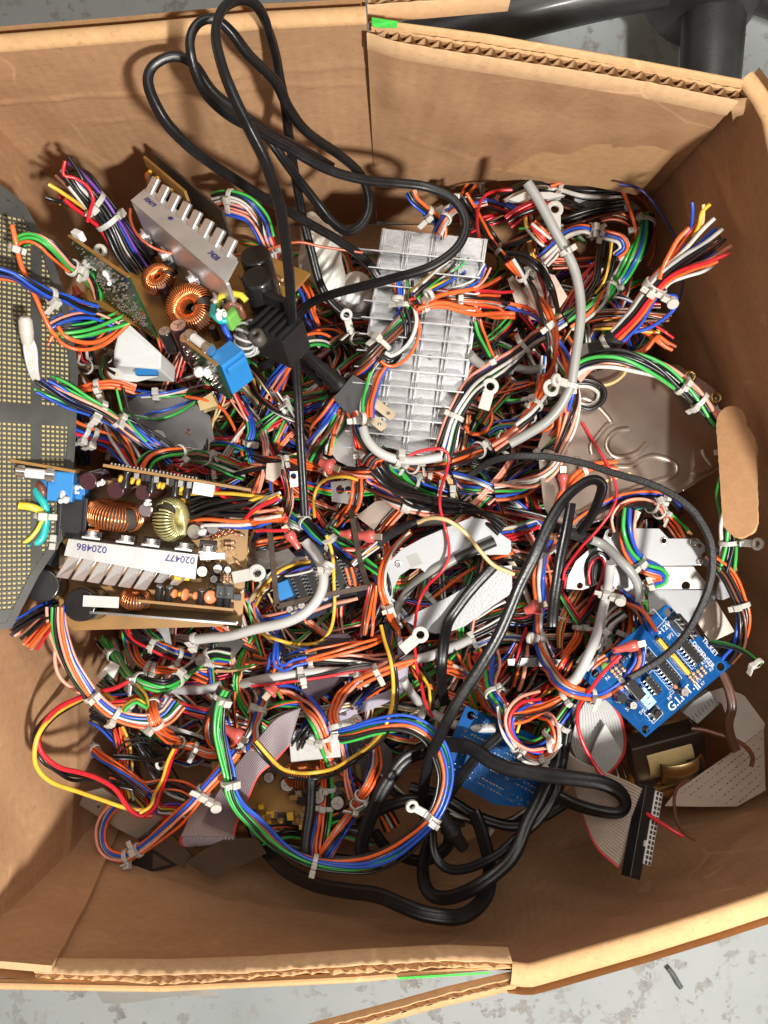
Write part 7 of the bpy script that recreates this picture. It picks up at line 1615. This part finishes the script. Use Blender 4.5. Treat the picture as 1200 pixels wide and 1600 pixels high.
# --- right
H(5, 'pink, black and orange bundle bending left of the stamped metal cover', 'I', [(150, -40), (130, 60), (60, 180), (-10, 250), (-80, 300)], 'okpko', ties=[(115, 105)], r=.0011, loose=.8)
H(5, 'large bundle curving down along the left edge of the stamped metal cover', 'I', [(270, -20), (278, 100), (262, 210), (230, 300), (190, 390), (110, 455), (0, 490), (-80, 500)], 'obgpkpw', r=.001, loose=1.0)
H(4, 'pink and orange loops bunched under the pale printed cable', 'I', [(210, 140), (200, 210), (130, 240), (70, 235), (0, 250)], 'popkb', r=.001, loose=1.0)
H(4, 'black, blue and green bundle rising to the left edge of the cover', 'I', [(-20, 450), (60, 382), (150, 325), (230, 255), (270, 190)], 'kbgkp', r=.0011, loose=.9)
H(5, 'two clipped orange wires lying on the stamped metal cover', 'I', [(492, 380), (410, 380), (345, 400), (285, 450), (235, 520), (200, 600)], 'oo', ties=[(338, 408)], r=.0013)
H(7, 'long thin red wire hanging over the left part of the cover', 'I', [(328, 178), (388, 280), (440, 362), (478, 450), (490, 530), (462, 600), (400, 685), (320, 770), (252, 865), (240, 920)], 'r', r=.0009)
H(5, 'blue, black and orange bundle under the cover to its right tie', 'I', [(250, 700), (300, 650), (370, 602), (470, 552), (580, 524), (680, 520), (750, 538), (800, 595)], 'bko', ties=[(705, 528)], r=.0011, loose=.6)
H(5, 'pink, orange and green bundle hanging over the white bracket', 'I', [(520, 680), (508, 625), (550, 575), (630, 560), (690, 592), (745, 655), (810, 722)], 'okpbgk', ties=[(675, 612)], r=.0011, loose=.9)
H(5, 'looped bundle dropping in front of the white bracket', 'I', [(565, 590), (545, 680), (560, 780), (610, 850), (690, 888), (700, 915), (640, 932)], 'okpbgw', ties=[(650, 935)], r=.0012, loose=.7)
H(6, 'blue, orange and white loop coming down to the ticket board', '', [(867, 840), (850, 867), (843, 907), (843, 950), (841, 990), (850, 1027), (867, 1060), (893, 1080), (933, 1087), (967, 1073), (987, 1053), (1000, 1033), (1000, 1010)], 'bowb', ties=[(857, 857), (972, 1068)], mounts=[(842, 995)], r=.0012, loose=.5)
H(5, 'red and black loop left of the white bracket', 'I', [(370, 940), (360, 880), (375, 825), (410, 805), (435, 840), (420, 930), (370, 1040), (320, 1130)], 'krk', r=.0012)
H(4, 'orange bundle curling over the top left of the ticket board', 'L', [(480, 75), (530, 145), (545, 225), (520, 300), (470, 360), (395, 405)], 'okooo', loose=1.0, r=.0011)
H(5, 'orange wire ending at the top left corner of the ticket board', 'L', [(500, 80), (570, 130), (625, 190), (670, 265)], 'ob', r=.0012)
H(4, 'blue, white and black wires under the orange curls', 'L', [(540, 95), (590, 150), (605, 230), (600, 320), (590, 400)], 'bwkp', r=.001)
H(5, 'green, white and orange bundle fanned left of the ticket board', 'L', [(520, 160), (460, 210), (420, 280), (390, 350), (330, 430)], 'gwwoc', r=.0011, loose=1.0)
H(4, 'orange and red bundle leaning along the pale cable', 'L', [(370, 130), (320, 200), (310, 290), (250, 400), (200, 500)], 'oroko', mounts=[(330, 235)], r=.0011, loose=.9)
H(7, 'long red wire running from the pink terminal down over the ribbons', 'L', [(510, 372), (430, 450), (362, 540), (312, 620), (312, 720), (360, 840), (450, 965), (530, 1032), (640, 1120), (750, 1190), (800, 1220)], 'r', r=.0012, z=(.2, .196, .19, .18, .178, .178, .182, .19, .2, .212, .216))
H(2, 'red, orange and black bundle left of the pale cable', 'L', [(70, 250), (50, 350), (30, 450), (10, 520)], 'rko', r=.0012)
H(4, 'orange, black and blue bundle in the gap by the right wall', 'I', [(930, 790), (1010, 880), (1060, 1000), (1085, 1100), (1060, 1220), (1000, 1290)], 'obkkon', r=.0011, loose=1.0, z=(.17, .175, .18, .182, .178, .165))
H(3, 'green and black wire pair with a tie on the right wall', 'L', [(930, 310), (1000, 320), (1060, 338), (1110, 370), (1165, 420)], 'gk', ties=[(1150, 405)], r=.0011, z=(.16, .175, .19, .2, .208))
H(3, 'single green wire hanging by the punched tab', 'I', [(975, 440), (960, 520), (975, 600), (985, 700), (985, 760), (945, 800)], 'g', r=.0011, z=(.17, .172, .174, .174, .172, .165))
H(2, 'red and white wires under the black strap beside the white bracket', 'I', [(120, 660), (60, 680), (0, 690), (-60, 700)], 'wrby', r=.001)
H(3, 'black and red wires left of the white bracket', 'I', [(330, 760), (280, 820), (240, 890), (230, 960)], 'krkt', r=.0011)
H(2, 'orange and blue wires left of the black double cord', 'I', [(180, 730), (130, 800), (150, 900), (160, 1000), (150, 1100)], 'obno', r=.0011)
H(3, 'dark red and black bundle crossing low left of the black strap', 'I', [(-40, 1100), (40, 1110), (110, 1090), (180, 1060)], 'kdkr', r=.0012)

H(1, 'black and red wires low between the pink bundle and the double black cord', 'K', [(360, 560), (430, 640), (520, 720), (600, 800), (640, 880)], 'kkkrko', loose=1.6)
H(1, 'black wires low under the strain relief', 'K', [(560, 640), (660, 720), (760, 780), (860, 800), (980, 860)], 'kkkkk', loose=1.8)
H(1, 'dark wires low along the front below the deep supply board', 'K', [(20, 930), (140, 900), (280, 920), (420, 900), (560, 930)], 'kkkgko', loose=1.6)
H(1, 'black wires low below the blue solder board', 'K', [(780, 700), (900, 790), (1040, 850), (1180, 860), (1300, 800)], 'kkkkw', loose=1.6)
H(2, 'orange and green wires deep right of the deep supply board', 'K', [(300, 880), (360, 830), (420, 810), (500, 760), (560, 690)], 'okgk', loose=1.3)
# ------------------------------------------------------------------ sheathed cables and power cords
def CB(lay, label, pts, **k): HARN.append((lay, len(HARN), lambda: cable(label, pts, **k)))
def CD(lay, label, pts, **k): HARN.append((lay, len(HARN), lambda: cord(label, pts, **k)))
def AT(lay, fn): HARN.append((lay, len(HARN), fn))

CB(6, 'long grey sheathed cable standing up at the back and curving down with two ties', [(72, 108), (130, 200), (200, 330), (255, 430), (300, 540), (322, 680), (315, 800), (298, 920), (285, 1010), (275, 1060), (230, 1150), (170, 1220), (90, 1275), (-10, 1330)], crop='F', r=.0045, z=(.215, .214, .21, .206, .202, .2, .2, .2, .196, .192, .188, .182), ties=[(265, 415)], mounts=[(268, 1055)])
CB(5, 'pale sheathed cable curving round the foot of the finned heatsink', [(500, 55), (520, 110), (570, 165), (640, 198), (720, 208), (790, 204), (870, 190)], crop='H', r=.0044, matr='sheath_w', ties=[(660, 200)])
CB(5, 'pale sheathed cable looping right of the lower power supply', [(232, 590), (280, 648), (312, 725), (312, 800), (282, 868), (222, 928), (130, 970), (0, 998), (-120, 1030), (-220, 1040), (-290, 1050)], crop='H', r=.0048, matr='sheath_w', mounts=[(302, 730)], ties=[(-300, 1030)], z=(.175, .185, .19, .192, .192, .19, .186, .18, .172))
CB(5, 'grey cable with black heat shrink arching over the white plate', [(655, 955), (668, 890), (725, 800), (800, 742), (900, 690), (1000, 640), (1120, 588)], crop='H', r=.0044, matr='sheath', sleeves=[(930, 675, 1125, 585, 'shrink', 1.15)])
CB(5, 'grey cable with a black heat shrink end above the white plate', [(570, 595), (640, 545), (720, 512), (800, 497), (900, 492)], crop='H', r=.0044, matr='sheath', sleeves=[(565, 598, 762, 503, 'shrink', 1.18)])
CB(4, 'pale cable lying under the clipped orange ends', [(-60, 205), (0, 190), (150, 165), (300, 150), (450, 147), (560, 128), (680, 100), (800, 80), (930, 30), (1000, 0)], crop='K', r=.0048, matr='sheath_w', ties=[(215, 180)])
CB(3, 'pale cable curving below the black strap to the rainbow knot', [(690, 185), (740, 265), (830, 345), (920, 392), (1020, 412), (1120, 412)], crop='K', r=.0046, matr='sheath_w', mounts=[(770, 330)])
CB(3, 'pale cable hidden under the green swing of wires', [(735, 365), (850, 383), (950, 382), (1035, 362)], crop='J', r=.0050, matr='sheath_w')
CB(5, 'grey cable with a long black sleeve bending in front of the white bracket', [(195, 670), (280, 700), (350, 722), (430, 755), (500, 820), (560, 885), (592, 950), (600, 1020)], crop='I', r=.0046, matr='sheath', sleeves=[(190, 668, 362, 728, 'shrink', 1.2)])
CB(5, 'pale upright cable tied left of the ticket board', [(462, 838), (450, 950), (425, 1060), (395, 1180), (350, 1290), (300, 1380), (262, 1410)], crop='I', r=.0048, matr='sheath_w', ties=[(440, 975)], mounts=[(405, 960)])
CB(2, 'pale cable in the hollow left of the grey standing cable', [(-40, 950), (30, 975), (90, 985), (150, 970)], crop='F', r=.0046, matr='sheath')
CB(2, 'printed pale cable below the braid at the right of the heatsink', [(1000, 760), (1040, 800), (1100, 830), (1200, 835)], crop='E', r=.0046, matr='sheath')

# big looped cord at the back
Z = dict(z=None)
CD(8, 'black power cord looped highest over the back wall, dropping straight to the centre', [(476, 806), (470, 700), (461, 560), (451, 430), (438, 330), (421, 270), (396, 215), (370, 160), (348, 110), (338, 60), (346, 20), (370, 2), (396, 6), (416, 32), (430, 80), (440, 130), (450, 200), (460, 270), (473, 340), (488, 400), (505, 452), (532, 485), (562, 495), (585, 480)],
   z=(.2, .205, .212, .222, .235, .262, .285, .305, .325, .342, .352, .355, .352, .342, .325, .30, .275, .25, .225, .205, .19, .178, .168, .16), wd=.0052, ht=.0040, twist=(0, 0, .5, 1.2, 1.2, .4, .2))
CD(8, 'black power cord loop leaning left over the back wall and ending under the white film', [(590, 432), (570, 405), (530, 376), (470, 341), (400, 301), (330, 256), (280, 216), (246, 170), (232, 130), (240, 102), (268, 88), (300, 100), (330, 138), (362, 166), (420, 206), (470, 232), (520, 262)],
   z=(.175, .19, .205, .22, .24, .258, .275, .292, .304, .31, .312, .306, .296, .284, .268, .25, .236), wd=.0054, ht=.0044, twist=(0, .2, .8, 1.0, .6))
CD(8, 'black power cord looping beside the tall loop and lying across the finned heatsink', [(462, 505), (476, 481), (500, 466), (550, 451), (610, 436), (670, 418), (713, 388), (728, 350), (711, 316), (670, 293), (620, 286), (560, 279), (500, 260), (450, 231), (400, 203), (366, 184), (330, 155), (306, 115), (297, 68), (310, 38), (336, 31), (362, 50), (390, 88), (430, 128), (452, 172), (480, 206), (530, 242), (564, 274), (578, 312), (570, 344), (546, 361), (520, 347), (490, 311), (452, 262), (420, 215)],
   z=(.175, .19, .203, .213, .219, .222, .222, .221, .221, .223, .228, .236, .246, .258, .27, .282, .298, .31, .322, .328, .328, .322, .312, .298, .284, .27, .252, .236, .222, .212, .206, .21, .222, .238, .25), wd=.0052, ht=.0041, twist=(0, .3, .1, .2, .9, 1.2, .4, .2, .9, .3))
# flat strap and cords at the lower right
CD(7, 'flat black power cord bent over in a hook and running down across the pile', [(905, 832), (925, 805), (938, 775), (940, 758), (928, 750), (908, 757), (882, 780), (860, 815), (836, 866), (812, 918), (776, 1000), (734, 1067), (692, 1140), (668, 1200), (661, 1262), (672, 1290)], wd=.0070, ht=.0038, z=(.185, .2, .21, .214, .216, .216, .215, .214, .212, .21, .207, .203, .196, .185, .165, .15), twist=(1.2, .9, .2, 0, 0, .2, .3, .4))
CD(5, 'double black cord hanging beside the hooked strap', [(892, 786), (884, 830), (874, 885), (866, 935), (863, 978)], wd=.0070, ht=.004, z=(.19, .188, .184, .18, .172), twist=(.6, .3, .1))
CD(5, 'glossy double black cord curving across the white plate to the bottom', [(775, 880), (747, 910), (720, 943), (700, 975), (693, 1018), (690, 1060), (695, 1100)], wd=.0072, ht=.004, twist=(.2, .3, .1))
CD(6, 'thick black cord looping over the blue solder board to the right', [(690, 1163), (733, 1168), (767, 1190), (800, 1203), (850, 1210), (900, 1217), (940, 1223), (967, 1237), (977, 1256), (966, 1270), (933, 1267), (900, 1257), (873, 1244)], wd=.0092, ht=.0056, z=(.165, .172, .18, .186, .19, .196, .2, .203, .202, .2, .196, .19), twist=(.2, .1, .5, .9, .6))
CD(3, 'double black cord bending down left of the strap', [(668, 1172), (633, 1187), (605, 1222), (585, 1262), (569, 1302), (564, 1328), (574, 1341), (600, 1336), (634, 1318), (660, 1298)], wd=.0098, ht=.0054, z=(.16, .165, .165, .165, .165, .165, .166, .17, .172, .17), twist=(.4, .2, .3, .9, .5))
CD(2, 'longest black cord lying lowest along the front wall', [(390, 1270), (402, 1310), (422, 1336), (452, 1363), (493, 1383), (540, 1391), (587, 1398), (628, 1414), (668, 1430), (710, 1434), (740, 1421), (762, 1393), (764, 1350), (753, 1300), (740, 1268)], wd=.0092, ht=.0052, z=(.135, .14, .15, .165, .18, .19, .198, .208, .214, .214, .206, .19, .175, .16, .15), twist=(.6, .2, .1, .3, .9, .4), grooves=2)
CD(3, 'glossy black cord curve just above the lowest cord', [(672, 1310), (662, 1345), (664, 1380), (678, 1399), (707, 1401), (747, 1384), (783, 1358), (805, 1330), (823, 1285), (848, 1240), (868, 1190), (872, 1140), (880, 1110)], wd=.0084, ht=.005, z=(.15, .165, .182, .192, .198, .196, .19, .184, .178, .174, .17, .166, .165), twist=(.7, .4, .1, .3, .8, .6))
CD(3, 'thin double cord ring below the strain relief', [(688, 1258), (676, 1298), (681, 1335), (701, 1357), (733, 1357), (774, 1337), (805, 1312), (840, 1285), (868, 1240), (876, 1190), (884, 1140), (900, 1110)], wd=.0060, ht=.0036, z=(.162, .165, .17, .178, .182, .182, .18, .176, .172, .168, .168, .168), twist=(.5, .2, .2, .7))
CD(3, 'upright black cord going down left of the pink bundle', [(486, 1215), (484, 1262), (478, 1315), (477, 1352)], wd=.0068, ht=.0044, z=(.15, .155, .16, .165), twist=(.3, .1))
CD(4, 'black cord crossing from the strain relief up over the blue solder board', [(688, 1265), (715, 1222), (745, 1185), (775, 1155), (800, 1130)], wd=.0066, ht=.004, z=(.158, .166, .172, .176, .178), twist=(.4, .2))
CD(4, 'black cord left of the white ribbon going up under the ticket board', [(872, 1240), (878, 1190), (886, 1150), (898, 1112), (915, 1080)], wd=.0062, ht=.004, z=(.15, .16, .166, .17, .17), twist=(.4, .2))
CD(7, 'round cloth covered black cord arching over the white bracket to the ticket board', [(735, 742), (765, 722), (800, 713), (840, 713), (877, 718), (917, 727), (960, 740), (1007, 753), (1043, 770), (1073, 790), (1093, 813), (1110, 850), (1112, 890), (1103, 930), (1083, 973), (1060, 1005), (1032, 1030), (1006, 1046), (985, 1058)], wd=.0043, ht=.0040, matr='cord_matte', grooves=2, z=(.168, .182, .19, .192, .196, .2, .205, .21, .214, .218, .22, .222, .222, .22, .215, .21, .203, .198, .195))
CD(2, 'black cord of the moulded plug running into the dark left of the heatsink', [(505, 600), (475, 570), (440, 560), (405, 575)], wd=.0062, ht=.005, z=(.162, .155, .148, .14))
# brown cords at the right
HARN.append((6, len(HARN), lambda: tag(cord('brown cord hanging over the beige flat cable under the ticket board', [(1128, 1052), (1140, 1080), (1145, 1105), (1140, 1130), (1144, 1155), (1150, 1172)], wd=.0058, ht=.0044, z=(.165, .172, .174, .172, .168, .164), matr='brown_cord', group='brown cords', grooves=1))))
H(6, 'thin brown wire curving beside the brown cord', 'L', [(840, 715), (900, 722), (960, 740), (1040, 765), (1100, 805), (1128, 850), (1122, 892)], 'n', r=.0014, z=(.16, .163, .166, .168, .166, .162))
H(6, 'thin dark grey wire drooping over the edge of the beige flat cable', 'O', [(830, 55), (785, 80), (762, 130), (762, 190), (775, 255), (810, 305), (862, 342)], 'n', r=.0010, z=(.165, .17, .178, .185, .195, .205, .212))
M['brown_cord'] = mat('brown_cord', (.10, .045, .03), .38, coat=.15, noise=.2, nscale=90)

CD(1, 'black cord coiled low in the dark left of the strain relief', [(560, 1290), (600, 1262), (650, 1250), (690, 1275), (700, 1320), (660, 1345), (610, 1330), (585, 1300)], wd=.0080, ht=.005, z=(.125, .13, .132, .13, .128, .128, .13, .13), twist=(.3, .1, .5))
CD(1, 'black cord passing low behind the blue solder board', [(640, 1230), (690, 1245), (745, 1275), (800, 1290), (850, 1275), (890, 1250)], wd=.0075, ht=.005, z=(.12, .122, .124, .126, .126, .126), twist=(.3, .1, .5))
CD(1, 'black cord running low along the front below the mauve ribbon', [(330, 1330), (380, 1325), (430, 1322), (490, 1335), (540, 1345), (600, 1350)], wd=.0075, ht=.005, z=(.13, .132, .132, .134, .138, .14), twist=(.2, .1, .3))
# ------------------------------------------------------------------ lay everything down, lowest first
AT(-5, wire_fill); AT(-4, perforated_panel); AT(-3, plates_low); AT(-3, deep_supply); AT(-3, dark_blue_board); AT(-3, transformer); AT(-2, film_bag)
AT(-1, ribbons_low); AT(-1, metal_cover); AT(1.5, solder_blue_board); AT(1.6, white_plates); AT(1.8, finned_heatsink); AT(-1, flat_cable_right); AT(2.4, ribbon_right); AT(3.5, chip_under_board); AT(4.6, ticket_board)
AT(3.5, moulded_plug); AT(3.6, ribbon_mauve); AT(4.5, lower_supply); AT(4.5, upper_supply); AT(5.5, strain_relief); AT(6, rusty_strip)
AT(5, lambda: terminal('long pink crimp terminal lying on the ticket board', 'L', (470, 350), (590, 322), .190))
AT(5, lambda: terminal('pink crimp terminal among the clipped output leads', 'H', (200, 620), (150, 545), .196))
AT(4, lambda: terminal('red crimp terminal beside the end of the heat shrink', 'H', (395, 550), (455, 555), .170))
AT(4, lambda: terminal('orange red crimp terminal touching the heat shrink of the grey cable', 'H', (460, 560), (555, 565), .172, 'red_tr', .005))
AT(2, lambda: terminal('large pink crimp sleeve left of the glossy double cord', 'L', (60, 165), (130, 140), .152, 'red_tr', .006))
AT(2, lambda: terminal('red crimp terminal under the green arch over the perforated panel', 'D', (350, 655), (370, 705), .185))
AT(2, lambda: terminal('red vinyl terminal inside the small orange loop', 'J', (1050, 560), (1130, 610), .165, 'red_tr', .006))
AT(2, lambda: terminal('red vinyl terminal above the mauve ribbon end', 'K', (90, 215), (60, 250), .168, 'red_tr', .006))
AT(2, lambda: terminal('red brown crimp sleeve left of the dull bracket', 'H', (300, 215), (360, 240), .168, 'red_tr', .006))
AT(4, lambda: terminal('orange red terminal at the left edge of the stamped metal cover', 'I', (240, 500), (240, 420), .165))
AT(4, lambda: eyelet('nylon eyelet clip standing in the back right hollow', 'F', 200, 232, .17, (0, 1, 0)))
AT(4, lambda: eyelet('nylon eyelet clip below the heatsink right edge', 'E', 1098, 912, .168, (.3, 1, 0)))
AT(4, lambda: eyelet('nylon eyelet clip on the shiny grey sheet', 'G', 738, 255, .165, (-.6, .7, 0)))
AT(4, lambda: eyelet('nylon eyelet clip left of the lower white plate', 'H', 770, 1025, .165, (.7, .6, 0)))
AT(5, lambda: eyelet('nylon eyelet clip by the upper left of the pale cable loop', 'H', 5, 735, .185, (1, .2, 0)))
AT(5, lambda: eyelet('nylon eyelet clip at the left end of the printed pale cable', 'F', 185, 1068, .19, (-1, 0, 0)))
for _l, _i, _f in sorted(HARN, key=lambda q: (q[0], q[1])):
    if callable(_f): _f()
    else: harness(**_f)
